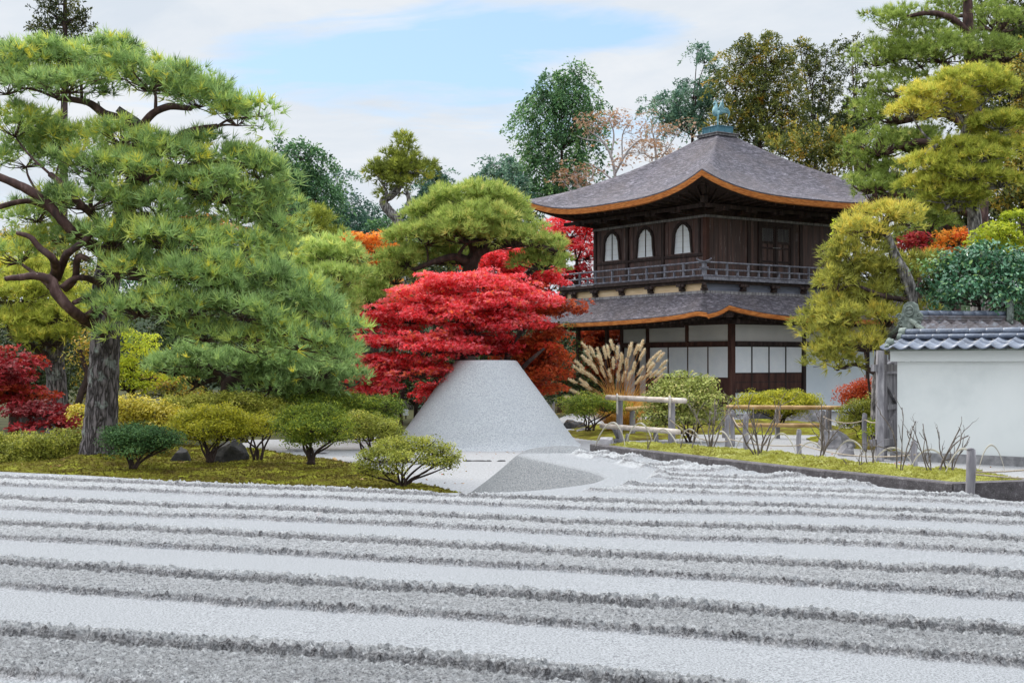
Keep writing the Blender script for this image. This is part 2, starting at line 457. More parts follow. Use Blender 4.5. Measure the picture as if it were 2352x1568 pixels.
M['azalea_yellow'] = foliage('azalea_yellow_green', [(0.06, 0.07, 0.008), (0.16, 0.17, 0.014), (0.30, 0.29, 0.02), (0.42, 0.36, 0.03)], 0.35, gain=1.75)
M['azalea_green'] = foliage('azalea_green', [(0.035, 0.06, 0.010), (0.09, 0.13, 0.016), (0.18, 0.215, 0.022), (0.30, 0.28, 0.025)], 0.35, gain=1.75)
M['azalea_dark'] = foliage('azalea_dark_green', [(0.018, 0.045, 0.014), (0.04, 0.09, 0.028), (0.075, 0.15, 0.045), (0.13, 0.20, 0.05)], 0.25)
M['azalea_olive'] = foliage('azalea_olive', [(0.05, 0.065, 0.010), (0.12, 0.135, 0.018), (0.21, 0.22, 0.03), (0.33, 0.30, 0.06)], 0.35, gain=1.75)
M['pieris'] = foliage('pieris_leaf', [(0.09, 0.11, 0.025), (0.19, 0.22, 0.045), (0.32, 0.35, 0.09), (0.42, 0.36, 0.14)], 0.3, 0.5)
M['plume'] = foliage('pampas_plume', [(0.44, 0.32, 0.20), (0.60, 0.47, 0.32), (0.72, 0.60, 0.45)], 0.4)
M['straw'] = foliage('pampas_straw', [(0.32, 0.15, 0.05), (0.50, 0.27, 0.06), (0.60, 0.36, 0.06), (0.55, 0.42, 0.22)], 0.35)
# built things
M['stone_dark'] = surf('dark_stone', [(0.3, (0.018, 0.017, 0.018)), (0.55, (0.05, 0.048, 0.05)), (0.78, (0.13, 0.12, 0.12))], 5, 0.9, 8, None, 0.8, 0.03)
M['stone_grey'] = surf('grey_stone', [(0.3, (0.10, 0.10, 0.105)), (0.55, (0.22, 0.21, 0.22)), (0.78, (0.36, 0.35, 0.36))], 5, 0.9, 8, None, 0.8, 0.03)
m, t, bs = base_mat('curb_stone')
geo = N(t, 'ShaderNodeNewGeometry'); sp_ = N(t, 'ShaderNodeSeparateXYZ'); t.links.new(geo.outputs['Normal'], sp_.inputs[0])
f1 = noise(t, 9, 8, 0.75); f2 = noise(t, 90, 3, 0.7); f3 = noise(t, 1.3, 3, 0.6)
c1 = ramp(t, f1, [(0.35, (0.035, 0.03, 0.032)), (0.55, (0.075, 0.066, 0.07)), (0.66, (0.16, 0.15, 0.155)), (0.72, (0.40, 0.39, 0.39))])
c = mixc(t, ramp(t, f2, [(0.58, (0, 0, 0)), (0.7, (0.7, 0.7, 0.7))]), c1, (0.34, 0.33, 0.33))
t.links.new(c, bs.inputs['Base Color']); bs.inputs['Roughness'].default_value = 0.9
bump(t, bs, f2, 0.5, 0.01)
M['curb'] = m
M['curb_top'] = surf('lit_curb_top', [(0.3, (0.20, 0.21, 0.22)), (0.6, (0.38, 0.40, 0.42)), (0.8, (0.5, 0.52, 0.54))], 14, 0.9, 7, None, 0.4, 0.01)  # curb stone with top light put into its colour; not assigned
m, t, bs = base_mat('weathered_boards')       # vertical boards, stained
wv = noise(t, 3.0, 5, 0.6, (2.2, 2.2, 0.12)); fn = noise(t, 30, 5, 0.7, (1, 1, 0.06)); st = noise(t, 6.0, 6, 0.75, (2.4, 2.4, 0.22))
c1 = ramp(t, wv, [(0.30, (0.03, 0.018, 0.018)), (0.5, (0.075, 0.042, 0.037)), (0.7, (0.14, 0.068, 0.054))])
c2 = mixc(t, ramp(t, fn, [(0.4, (0, 0, 0)), (0.75, (0.45, 0.45, 0.45))]), c1, (0.09, 0.068, 0.065))
c = mixc(t, ramp(t, st, [(0.58, (0, 0, 0)), (0.68, (0.8, 0.8, 0.8))]), c2, (0.30, 0.26, 0.26))
t.links.new(c, bs.inputs['Base Color']); bs.inputs['Roughness'].default_value = 0.75
bump(t, bs, fn, 0.4, 0.01)
M['boards'] = m
M['dark_wood'] = surf('dark_timber', [(0.3, (0.016, 0.010, 0.010)), (0.55, (0.040, 0.025, 0.023)), (0.78, (0.095, 0.065, 0.058))], 5, 0.75, 6, (1.5, 1.5, 0.25), 0.4, 0.01)
M['brown_wood'] = surf('red_brown_timber', [(0.3, (0.035, 0.014, 0.011)), (0.55, (0.075, 0.030, 0.022)), (0.78, (0.13, 0.06, 0.045))], 5, 0.7, 6, (1.5, 1.5, 0.25), 0.4, 0.01)
M['rail_wood'] = surf('grey_rail_timber', [(0.3, (0.07, 0.07, 0.09)), (0.55, (0.17, 0.17, 0.205)), (0.78, (0.31, 0.31, 0.35))], 7, 0.7, 6, (1, 1, 1), 0.4, 0.01)
M['fascia'] = surf('orange_bark_fascia', [(0.3, (0.26, 0.075, 0.02)), (0.5, (0.58, 0.19, 0.045)), (0.72, (0.78, 0.34, 0.10))], 6, 0.7, 6, (0.6, 0.6, 6), 0.3, 0.01)
m, t, bs = base_mat('shingle_roof')
f1 = noise(t, 1.0, 7, 0.75, (2.2, 2.2, 9.0), 0.8); f2 = noise(t, 0.7, 4, 0.6); f3 = noise(t, 1.0, 6, 0.8, (4.5, 4.5, 22.0), 0.6)
c1 = ramp(t, f3, [(0.38, (0.038, 0.034, 0.044)), (0.5, (0.112, 0.10, 0.122)), (0.62, (0.29, 0.27, 0.315))])
c2 = mixc(t, ramp(t, f2, [(0.4, (0, 0, 0)), (0.65, (0.55, 0.55, 0.55))]), c1, (0.13, 0.105, 0.105))
c = mixc(t, ramp(t, f1, [(0.40, (0.6, 0.6, 0.6)), (0.55, (0, 0, 0))]), c2, (0.05, 0.048, 0.06))
t.links.new(c, bs.inputs['Base Color']); bs.inputs['Roughness'].default_value = 0.8; bs.inputs['Specular IOR Level'].default_value = 0.35
bump(t, bs, f3, 1.0, 0.08)
M['shingle'] = m
M['plaster'] = surf('white_plaster', [(0.3, (0.56, 0.59, 0.58)), (0.5, (0.64, 0.665, 0.65)), (0.7, (0.67, 0.69, 0.675))], 1.1, 0.9, 7, None, 0.1, 0.004, 0.1)
M['paper'] = surf('shoji_paper', [(0.3, (0.76, 0.80, 0.85)), (0.7, (0.86, 0.885, 0.91))], 2.0, 0.9, 3, None, 0, 0, 0.1)
M['house_plaster'] = surf('house_plaster', [(0.3, (0.66, 0.73, 0.80)), (0.7, (0.76, 0.82, 0.87))], 1.0, 0.9, 4, None, 0, 0, 0.1)
M['frieze'] = surf('shaded_plaster', [(0.3, (0.58, 0.57, 0.56)), (0.7, (0.68, 0.66, 0.64))], 1.0, 0.9, 4, None, 0, 0, 0.1)
M['cream'] = surf('cream_board', [(0.3, (0.52, 0.37, 0.22)), (0.55, (0.66, 0.50, 0.32)), (0.75, (0.72, 0.58, 0.42))], 2.5, 0.8, 5, (0.5, 0.5, 4))
M['slate_blue'] = surf('blue_grey_board', [(0.3, (0.10, 0.11, 0.15)), (0.7, (0.17, 0.18, 0.23))], 2.5, 0.7, 5, (0.5, 0.5, 4))
M['verdigris'] = surf('verdigris_bronze', [(0.3, (0.10, 0.22, 0.27)), (0.55, (0.24, 0.42, 0.46)), (0.75, (0.42, 0.58, 0.60))], 9, 0.6, 6, None, 0.3, 0.01, 0.4, 0, None, 0.2)
M['box_copper'] = surf('patinated_copper', [(0.3, (0.035, 0.11, 0.15)), (0.6, (0.07, 0.18, 0.23)), (0.8, (0.14, 0.27, 0.31))], 4, 0.55, 6, None, 0.2, 0.01, 0.4, 0, None, 0.2)
m, t, bs = base_mat('grey_roof_tile')
f1 = noise(t, 3.0, 5, 0.65); f2 = noise(t, 18, 6, 0.75)
c1 = ramp(t, f1, [(0.3, (0.055, 0.068, 0.10)), (0.55, (0.115, 0.138, 0.19)), (0.75, (0.20, 0.225, 0.28))])
c = mixc(t, ramp(t, f2, [(0.54, (0, 0, 0)), (0.66, (0.7, 0.7, 0.7))]), c1, (0.27, 0.285, 0.29))
t.links.new(c, bs.inputs['Base Color']); bs.inputs['Roughness'].default_value = 0.38; bs.inputs['Specular IOR Level'].default_value = 0.6
M['tile'] = m
M['old_tile'] = surf('mossy_old_tile', [(0.3, (0.055, 0.045, 0.045)), (0.5, (0.12, 0.10, 0.105)), (0.62, (0.17, 0.175, 0.20)), (0.78, (0.32, 0.33, 0.33))], 7, 0.55, 7, None, 0.3, 0.01, 0.5)
M['ornament'] = surf('green_grey_tile', [(0.3, (0.08, 0.10, 0.085)), (0.55, (0.17, 0.20, 0.175)), (0.78, (0.30, 0.33, 0.30))], 12, 0.7, 6, None, 0.4, 0.01)
M['grey_wood'] = surf('silvered_timber', [(0.3, (0.10, 0.095, 0.105)), (0.5, (0.21, 0.20, 0.21)), (0.72, (0.36, 0.345, 0.35))], 8, 0.9, 6, (1.5, 1.5, 0.15), 0.6, 0.01)
M['bamboo'] = surf('bleached_bamboo', [(0.3, (0.34, 0.28, 0.22)), (0.55, (0.56, 0.49, 0.42)), (0.75, (0.70, 0.63, 0.56))], 5, 0.55, 5, None, 0.2, 0.005, 0.4)
M['gold_bamboo'] = surf('golden_bamboo', [(0.3, (0.26, 0.15, 0.05)), (0.55, (0.42, 0.26, 0.10)), (0.75, (0.54, 0.37, 0.18))], 5, 0.5, 5, None, 0.2, 0.005, 0.4)
M['bamboo_skin'] = surf('split_bamboo', [(0.3, (0.26, 0.23, 0.18)), (0.55, (0.44, 0.41, 0.35)), (0.75, (0.58, 0.56, 0.50))], 7, 0.5, 5, None, 0.2, 0.005, 0.4)
M['rope'] = surf('straw_rope', [(0.3, (0.22, 0.17, 0.12)), (0.6, (0.40, 0.34, 0.26)), (0.8, (0.5, 0.44, 0.36))], 60, 0.9, 3)
M['tan_stone'] = surf('tan_stone', [(0.3, (0.45, 0.28, 0.12)), (0.7, (0.62, 0.42, 0.22))], 9, 0.9, 5)
M['sign_white'] = surf('white_paint', [(0.3, (0.62, 0.66, 0.72)), (0.7, (0.76, 0.78, 0.8))], 4, 0.6, 3)
M['black'] = surf('dark_interior', [(0.3, (0.01, 0.009, 0.01)), (0.7, (0.02, 0.018, 0.018))], 4, 0.8, 3)
M['foundation'] = surf('rough_foundation', [(0.3, (0.13, 0.13, 0.135)), (0.55, (0.25, 0.245, 0.25)), (0.75, (0.36, 0.35, 0.35))], 7, 0.95, 8, None, 0.7, 0.02)

# ================================================================== SETTING
def sheet(name, poly, z, mat, kind='structure', label=None):
    b = MB(); b.add([(x, y, z) for x, y in poly], [tuple(range(len(poly)))])
    o = b.build(name, mat); o['kind'] = kind
    if label: o['label'] = label
    return o
sheet('ground', [(-900, -40), (900, -40), (900, 1800), (-900, 1800)], 0.0, M['soil'], 'structure', 'dark mossy soil under the garden trees')
sheet('gravel_path', [(-6.6, 31.5), (-5.2, 26.6), (-3.4, 22.2), (-2.0, 18.6), (-1.5, 13), (1.5, 17), (4.5, 13.5), (5.2, 8), (16, 8), (16, 24), (11, 26), (12, 48.5),
      (8.0, 46.2), (7.3, 45.6), (3.6, 50.5), (2.0, 47.0), (0.6, 36.0), (-1.2, 34.6), (-2.4, 33.5), (-4.0, 32.0)], 0.004, M['gravel'], 'structure', 'pale raked gravel around the sand mound')

def sdist(px, py, poly):
    """signed distance to a polygon, negative inside"""
    d = np.full(px.shape, 1e9); ins = np.zeros(px.shape, bool)
    n = len(poly)
    for i in range(n):
        ax, ay = poly[i]; bx, by = poly[(i + 1) % n]
        ex, ey = bx - ax, by - ay
        t = np.clip(((px - ax) * ex + (py - ay) * ey) / (ex * ex + ey * ey), 0, 1)
        d = np.minimum(d, np.hypot(px - ax - t * ex, py - ay - t * ey))
        c = (ay > py) != (by > py)
        with np.errstate(divide='ignore', invalid='ignore'):
            xi = (bx - ax) * (py - ay) / (by - ay + 1e-12) + ax
        ins ^= c & (px < xi)
    return np.where(ins, -d, d)
def smooth_poly(pts, n=5):
    pts = np.array(pts, float); m = len(pts); out = []
    for i in range(m):
        p0, p1, p2, p3 = pts[i - 1], pts[i], pts[(i + 1) % m], pts[(i + 2) % m]
        for k in range(n):
            t = k / n
            out.append(0.5 * (2 * p1 + (p2 - p0) * t + (2 * p0 - 5 * p1 + 4 * p2 - p3) * t * t + (3 * p1 - p0 - 3 * p2 + p3) * t**3))
    return [tuple(p) for p in out]
def sstep(a, b, x):
    t = np.clip((x - a) / (b - a), 0, 1); return t * t * (3 - 2 * t)

def heightfield(name, us, vs, XY, hfun, mat, keep, mats=None, midx=None, smooth=True, attrs=None):
    U, Vv = np.meshgrid(us, vs)
    X, Y = XY(U, Vv)
    Z = hfun(X, Y, U, Vv)
    nu, nv = len(us), len(vs)
    K = keep(X, Y)
    cell = K[:-1, :-1] & K[1:, :-1] & K[:-1, 1:] & K[1:, 1:]
    idx = np.arange(nu * nv).reshape(nv, nu)
    q = np.stack([idx[:-1, :-1], idx[:-1, 1:], idx[1:, 1:], idx[1:, :-1]], -1)[cell]
    used = np.zeros(nu * nv, bool); used[q.ravel()] = True
    re = np.cumsum(used) - 1
    V = np.stack([X, Y, Z], -1).reshape(-1, 3)[used]
    q = re[q]
    me = raw_mesh(name, V, q, np.full(len(q), 4), mat, smooth)
    if mats:
        for mm_ in mats: me.materials.append(mm_)
        mi = midx(X, Y)[:-1, :-1][cell].astype(np.int32)
        me.polygons.foreach_set('material_index', mi)
    for k_, arr in (attrs or {}).items():
        at = me.attributes.new(k_, 'FLOAT', 'POINT'); at.data.foreach_set('value', arr.reshape(-1)[used].astype(np.float32))
    return link(name, me)
ATTR = {}

# ---- the raised sea of raked sand
sand_edge = [(-13, 19.0), (-9, 16.9), (-5.9, 15.3), (-3.9, 14.22), (-1.91, 13.2), (-.95, 12.92), (-.38, 12.86), (.22, 13.06), (.70, 13.6), (.945, 14.15), (1.05, 14.7),
             (.97, 15.4), (.74, 16.2), (.50, 17.0), (.27, 17.7), (.10, 18.5), (.30, 19.15), (.75, 19.25)]
sand_far = [tuple(q) for q in catmull(np.array([(x, y, 0.0) for x, y in sand_edge]), [0] * len(sand_edge), 4)[0][:, :2]]
curb_line = [(1.12, 18.55), (1.75, 17.25), (2.40, 15.9), (3.37, 14.05), (4.22, 12.55), (4.75, 11.55), (6.3, 8.6), (7.4, 3.0)]
sand_poly = sand_far + curb_line + [(-13, 3.0)]
bay = np.array([(-.38, 12.86), (.22, 13.06), (.70, 13.6), (.945, 14.15), (1.05, 14.7), (.97, 15.4), (.74, 16.2), (.50, 17.0), (.27, 17.7)])
def polyline_d(px, py, pts):
    d = np.full(px.shape, 1e9)
    for (ax, ay), (bx, by) in zip(pts[:-1], pts[1:]):
        ex, ey = bx - ax, by - ay
        t = np.clip(((px - ax) * ex + (py - ay) * ey) / (ex * ex + ey * ey), 0, 1)
        d = np.minimum(d, np.hypot(px - ax - t * ex, py - ay - t * ey))
    return d
EDGES = np.array([1.0, 2.76, 4.52, 6.27, 7.98, 9.72, 11.48, 13.05, 14.55, 16.0, 17.4, 18.8, 20.3])
def sand_h(X, Y, U, V):
    sd_ = sdist(X, Y, sand_poly)
    wob = (fbm2(X * 2.2, Y * 2.2, 3) - 0.5) * 0.10 + (vn2(X * 11, Y * 11) - 0.5) * 0.035
    v = V + wob + 0.012 * np.maximum(-X - 1.0, 0) ** 1.5
    k = np.clip(np.searchsorted(EDGES, v.ravel()).reshape(v.shape) - 1, 0, len(EDGES) - 2)
    per = EDGES[k + 1] - EDGES[k]
    p = (v - EDGES[k]) * 1.72 / per
    prof = np.interp(p, [0, .03, .08, .26, .62, .68, .71, .80, .97, 1.72], [0, .034, .038, .016, .012, .012, .040, .044, .0, 0])
    rough = np.interp(p, [0, .03, .80, .96, 1.02, 1.72], [0.3, 1, 1, 0.5, 0, 0])
    rim = np.interp(p, [0, .02, .08, .20, .28, .62, .70, .80, .90, 1.02, 1.72], [0.1, 1, .8, .25, 0, 0, 1, 1.2, .8, 0, 0])
    g1 = fbm2(X * 13 + 3, Y * 13, 3) - 0.5
    g2 = fbm2(X * 30, Y * 30 + 9, 3) - 0.5
    g3 = vn2(X * 62, Y * 62) - 0.5
    g4 = vn2(X * 105 + Y * 30, Y * 70) - 0.5
    lump = np.maximum(fbm2(X * 24 + 40, Y * 24, 2) - 0.56, 0)
    rough_z = rough * (g1 * 0.006 + g2 * 0.012 + g3 * 0.014 + g4 * .012) + rim * (g1 * 0.003 + g2 * .010 + g3 * .014 + g4 * .012)
    damp = np.interp(p, [0, .006, .028, .05, .66, .68, .712, .735, 1.72], [0, .85, .85, 0, 0, .75, .75, 0, 0])  # mask for the shade painted on the steep faces of each band
    db = polyline_d(X, Y, bay)
    dc = polyline_d(X, Y, np.array(curb_line))
    arm = (X < 1.9) & (V > 14.4)
    m = sstep(0.10, 0.24, -sd_) * sstep(0.46, 0.58, db) * sstep(18.3, 17.7, Y)
    z = 0.6 + m * (prof + rough_z)
    rake_shade_m = m * np.clip(damp * (.45 + 1.3 * (g2 + g3 * .6 + .35)) + np.where(rough > .9, np.clip((-g2 - g3 * .6 - .03) * 1.8, 0, .5), 0), 0, 1)  # also paints shade into the pits of the rough sand
    ATTR['damp'] = rake_shade_m; ATTR['clod'] = np.clip(m * rough, 0, 1)
    # rough ridges that follow the band round the bay and the stone edging
    for dd, w, hgt in ((db - 0.60, 0.085, 0.035), (dc - 0.34, 0.10, 0.045)):
        rr = np.exp(-(dd / w) ** 2) * sstep(0.1, 0.2, -sd_) * sstep(13.0, 13.6, Y) * sstep(18.4, 17.6, Y) ** 1
        z = z + rr * (hgt + g1 * 0.03 + g2 * 0.03 + lump * 0.03)
    z = z + 0.004 * (fbm2(X * 6, Y * 6, 2) - 0.5) + 0.05 * (fbm2(X * 0.35, Y * 0.35, 2) - 0.5)
    # flank outside the edge
    out = np.maximum(sd_, 0)
    z = z - np.where(out > 0, out * (.8 + .25 * sstep(1.6, .4, db)), 0) - 0.02 * np.exp(-((sd_) / 0.05) ** 2)
    # low heap at the far end of the arm
    z = z + 0.075 * np.clip(1 - ((X - 0.72) / 0.60) ** 2 - ((Y - 18.75) / 0.50) ** 2, 0, 1)
    return z
us = np.concatenate([np.arange(-12.5, -6.5, 0.04), np.arange(-6.5, -4.2, .02), np.arange(-4.2, -3.2, .014), np.arange(-3.2, 3.2, 0.0095), np.arange(3.2, 4.2, .014), np.arange(4.2, 5.2, .02), np.arange(5.2, 7.6, 0.05)])
vs = np.concatenate([np.arange(2.2, 4.6, 0.03), np.arange(4.6, 8.2, 0.0075), np.arange(8.2, 12.2, 0.0125), np.arange(12.2, 20.6, 0.022)])
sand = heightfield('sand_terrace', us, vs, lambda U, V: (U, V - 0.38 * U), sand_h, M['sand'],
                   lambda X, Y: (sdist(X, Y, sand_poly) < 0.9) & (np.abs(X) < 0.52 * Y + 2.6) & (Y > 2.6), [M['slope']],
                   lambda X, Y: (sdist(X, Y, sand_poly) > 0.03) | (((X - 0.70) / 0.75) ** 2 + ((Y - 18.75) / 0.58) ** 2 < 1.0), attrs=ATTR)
tag(sand, 'wide raked terrace of white sand in broad rough and smooth stripes', None, None, 'structure')

# ---- the truncated sand cone
cone = MB()
prof = [(2.30, -0.05), (2.12, 0.0), (2.00, 0.09), (1.90, 0.22)]
for k in range(1, 21):
    f = k / 20
    prof.append((1.90 + (0.70 - 1.90) * f, 0.22 + (1.86 - 0.22) * f))
prof += [(0.675, 1.882), (0.64, 1.89), (0.0, 1.90)]
cone.lathe((-0.575, 29.6, 0.0), prof, 96)
cv = np.concatenate(cone.V); dx_ = cv[:, :2] - np.array([-0.575, 29.6]); rr_ = np.hypot(dx_[:, 0], dx_[:, 1]); th_ = np.arctan2(dx_[:, 1], dx_[:, 0])
kk_ = 1 + np.where(rr_ > .3, .030 * (fbm2(th_ * 2.2 + 30, cv[:, 2] * 1.6, 4) - .5) + .05 * (fbm2(th_ * 5 + 9, cv[:, 2] * 3, 3) - .5) * np.clip(1 - cv[:, 2] / .35, 0, 1), 0)
cv[:, 0] = -0.575 + dx_[:, 0] * kk_; cv[:, 1] = 29.6 + dx_[:, 1] * kk_; cone.V = [cv]
o = cone.build('sand_mound', M['mound'], None, True)
tag(o, 'tall flat topped cone of packed grey sand on the gravel', 'sand mound')

# ---- moss
moss_poly = [(-13, 19.6), (-9.5, 17.5), (-1.35, 14.2), (-1.0, 16.9), (-.66, 18.1), (-.95, 19.0), (-1.6, 19.8), (-1.9, 21.5), (-2.8, 23.6), (-3.4, 24.6), (-4.6, 25.9), (-5.6, 27.6), (-13, 29)]
mp_s = smooth_poly(moss_poly, 4)
tb = P(232, 1065, 23)
def moss_h(X, Y, U, V):
    d = -sdist(X, Y, mp_s)
    z = 0.02 + 0.10 * sstep(-0.02, 0.5, d) * (0.55 + 0.9 * fbm2(X * 0.9, Y * 0.9, 3)) - 0.10 * (d < 0)
    z = z + 0.06 * (fbm2(X * 4, Y * 4, 3) - 0.5) + 0.035 * (vn2(X * 13, Y * 13) - 0.5) + 0.03 * (vn2(X * 24, Y * 24) - 0.5)
    r = np.hypot(X - tb[0], Y - 23.0)
    return z + 0.16 * np.exp(-(r / 0.75) ** 2)
mo = heightfield('moss_bank', np.arange(-13, -0.4, 0.03), np.arange(14, 29.2, 0.04), lambda U, V: (U, V), moss_h, M['moss'],
                 lambda X, Y: (sdist(X, Y, mp_s) < 0.04) & (sdist(X, Y, sand_poly) > 0.15))
tag(mo, 'olive green moss bank at the foot of the big pine', None, None, 'structure')
for (nm, poly, hh, lab) in (('moss_bed', [(1.7, 36), (3.4, 34.2), (8.2, 33.6), (9.2, 36), (9.0, 40), (5, 41), (2.2, 38.5)], 0.10, 'olive moss bed along the bamboo rail before the pavilion'),
                       ('moss_bed', [(1.2, 35.5), (1.7, 31.6), (3.0, 31.2), (4.4, 32.4), (4.0, 34.2), (2.4, 35.2)], 0.08, 'mossy bed under the low shrubs beside the sand mound'),
                       ('moss_bed', [(7.0, 31.5), (7.3, 28.2), (8.6, 27.0), (9.4, 28.5), (9.2, 33), (7.8, 33.2)], 0.22, 'moss bank behind the grey boulder near the gate')):
    ps = smooth_poly(poly, 4); q = np.array(poly)
    o = heightfield(nm, np.arange(q[:, 0].min() - .3, q[:, 0].max() + .3, .08), np.arange(q[:, 1].min() - .3, q[:, 1].max() + .3, .1), lambda U, V: (U, V),
                    lambda X, Y, U, V, ps=ps, hh=hh: 0.012 + hh * sstep(-0.02, 0.8, -sdist(X, Y, ps)) * (0.5 + fbm2(X * 1.5, Y * 1.5, 3)) + 0.03 * (fbm2(X * 6, Y * 6, 2) - .5) - 0.08 * (sdist(X, Y, ps) > 0),
                    M['moss'], lambda X, Y, ps=ps: sdist(X, Y, ps) < 0.05)
    tag(o, lab, None, None, 'structure')

# the bright moss strip inside the stone edging
strip = [(1.30, 18.75), (1.84, 17.35), (2.50, 16.0), (3.46, 14.15), (4.26, 12.78), (5.0, 13.05), (5.25, 13.6), (4.60, 14.9), (3.62, 16.6), (2.45, 18.6), (1.7, 19.5)]
st_s = strip
def strip_h(X, Y, U, V):
    d = -sdist(X, Y, st_s)
    return 0.655 + 0.055 * sstep(0, 0.35, d) * (0.5 + fbm2(X * 2.2, Y * 2.2, 3)) + 0.06 * (fbm2(X * 7, Y * 7, 3) - .5) + 0.03 * (vn2(X * 24, Y * 24) - .5) - 0.1 * (d < 0)
o = heightfield('moss_strip', np.arange(1.1, 5.5, 0.02), np.arange(12.5, 19.8, 0.025), lambda U, V: (U, V), strip_h, M['bright_moss'], lambda X, Y: sdist(X, Y, st_s) < 0.03)
tag(o, 'bright yellow green moss filling the raised strip behind the stone edging', None, None, 'structure')
# stone edging
kb = thing('stone_edging', 'long dark speckled stone kerb edging the bright moss strip', 'kerb', (2.5, 16, 0))
outer = [(1.10, 18.75), (1.70, 17.32), (2.36, 15.97), (3.33, 14.1), (4.19, 12.60)]
for i in range(len(outer) - 1):
    a = np.array(outer[i]); b_ = np.array(outer[i + 1]); d = b_ - a; L = np.linalg.norm(d); d /= L; nrm = np.array([-d[1], d[0]])
    if nrm[0] < 0: nrm = -nrm
    bb = MB(); w = 0.16
    jit = 0.004 * (i % 2)
    q = [a + d * 0.006, b_ - d * 0.006, b_ - d * 0.006 + nrm * w, a + d * 0.006 + nrm * w]
    top = 0.695 + jit; ch = 0.012
    lo = [(x, y, 0.3) for x, y in q]; mid = [(x, y, top - ch) for x, y in q]
    cen = np.mean(np.array(q), 0)
    up_ = [(x + (cen[0] - x) * 0.0 + nrm[0] * (ch if k in (0, 1) else -ch), y + nrm[1] * (ch if k in (0, 1) else -ch), top) for k, (x, y) in enumerate(q)]
    F = []
    for lay in (0, 1):
        for k in range(4):
            j = (k + 1) % 4
            F.append((lay * 4 + k, lay * 4 + j, lay * 4 + 4 + j, lay * 4 + 4 + k))
    F.append((8, 9, 10, 11))
    bb.add(lo + mid + up_, F)
    bb.build('kerb_stone', M['curb'], kb)
bb = MB(); bb.prism([(4.20, 12.58, 0.45), (5.25, 12.93, 0.45), (5.20, 13.09, 0.45), (4.20, 12.76, 0.45)], (0, 0, 0.247)); bb.build('end_stone', M['curb'], kb)
bb = MB(); bb.prism([(4.23, 12.62, -0.02), (5.8, 13.14, -0.02), (5.74, 13.3, -0.02), (4.2, 12.8, -0.02)], (0, 0, 0.468)); bb.build('retaining_wall', M['foundation'], kb)
bb = MB(); bb.prism([(1.32, 18.8, -0.02), (1.95, 17.4, -.02), (4.3, 12.85, -0.02), (5.0, 13.1, -0.02), (5.2, 13.55, -0.02), (3.6, 16.55, -0.02), (2.4, 18.55, -0.02), (1.7, 19.4, -0.02)], (0, 0, 0.63)); bb.build('core', M['foundation'], kb)

# ---- the far wooded hill
def hill_h(X, Y, U, V):
    return 8.5 * sstep(82, 125, Y + 0.04 * np.abs(X)) + 5 * (fbm2(X * 0.05, Y * 0.05, 3) - 0.5) * sstep(82, 100, Y) - 0.4
o = heightfield('wooded_hill', np.arange(-140, 141, 4.0), np.arange(80, 180, 4.0), lambda U, V: (U, V), hill_h, M['hill'], lambda X, Y: X == X)
tag(o, 'dark wooded hillside beyond the garden trees', None, None, 'structure')

# ================================================================== PAVILION
PH = thing('pavilion', 'two storey dark timber pavilion with curved shingle roofs and white paper screens', 'temple', (6.59, 45.0, 0.0), None, math.atan2(.5585, .8295))
def pbox(name, mat, *boxes, parent=PH):
    b = MB()
    for q in boxes: b.box(*q)
    return b.build(name, mat, parent, False, True)
GAP = 0.004
# lower storey
pbox('core', M['black'], (1.26, 10.4, 0.10, 5.9, 0.0, 3.28))
pbox('plinth', M['foundation'], (1.06, 10.6, -0.12, 0.09, -0.05, 0.045), (1.06, 1.25, 0.09, 6.1, -0.05, 0.28))
pbox('corner_post', M['brown_wood'], (1.16 - .03, 1.33, -.03, 0.14, 0.0, 3.30))
for x in (4.66, 8.02): pbox('post', M['dark_wood'], (x, x + .14, -.025, 0.10, 0.0, 3.28))
for y, z0 in ((4.42, 0.0), (5.95, 0.0), (2.22, 2.585)): pbox('post', M['brown_wood'], (1.135, 1.26, y, y + .14, z0, 3.28))
pbox('beam', M['dark_wood'], (1.34, 10.5, -.045, 0.09, 2.42, 2.575), (1.34, 10.5, -.02, .09, 3.16, 3.30))
pbox('beam', M['brown_wood'], (1.115, 1.255, 0.15, 5.94, 2.42, 2.575), (1.14, 1.255, .15, 5.94, 3.16, 3.30))
for x0, x1 in ((1.34, 4.65), (4.81, 8.01), (8.17, 10.5)): pbox('frieze_panel', M['frieze'], (x0, x1, 0.03, 0.095, 2.58, 3.155))
for y0, y1 in ((0.15, 2.21), (2.37, 4.41), (4.57, 5.94)): pbox('frieze_panel', M['frieze'], (1.18, 1.255, y0, y1, 2.58, 3.155))
# right-hand front: screens, boards, white wall
for k in range(4):
    x0 = 1.345 + k * 0.828; x1 = x0 + 0.820
    s = pbox('paper_screen', M['paper'], (x0 + .025, x1 - .025, 0.035, 0.05, 1.485, 2.385))
    pbox('screen_frame', M['dark_wood'], (x0, x0 + .024, .025, .06, 1.46, 2.41), (x1 - .024, x1, .025, .06, 1.46, 2.41), (x0 + .025, x1 - .025, .025, .06, 2.386, 2.41), (x0 + .025, x1 - .025, .025, .06, 1.46, 1.484), parent=s)
    bd = pbox('board_panel', M['brown_wood'], (x0 + .03, x1 - .03, 0.035, 0.06, 0.90, 1.45))
    pbox('panel_frame', M['dark_wood'], (x0, x0 + .029, .02, .06, .90, 1.455), (x1 - .029, x1, .02, .06, .90, 1.455), (x0 + .03, x1 - .03, .02, .06, 1.14, 1.165), parent=bd)
pbox('sill_beam', M['dark_wood'], (1.34, 4.655, -.02, 0.09, .79, .895))
pbox('plaster_wall', M['house_plaster'], (1.34, 4.655, 0.03, 0.095, 0.05, .785), (4.81, 8.01, 0.03, 0.095, 0.05, 2.415), (8.17, 10.5, 0.03, .095, 0.05, 2.415))
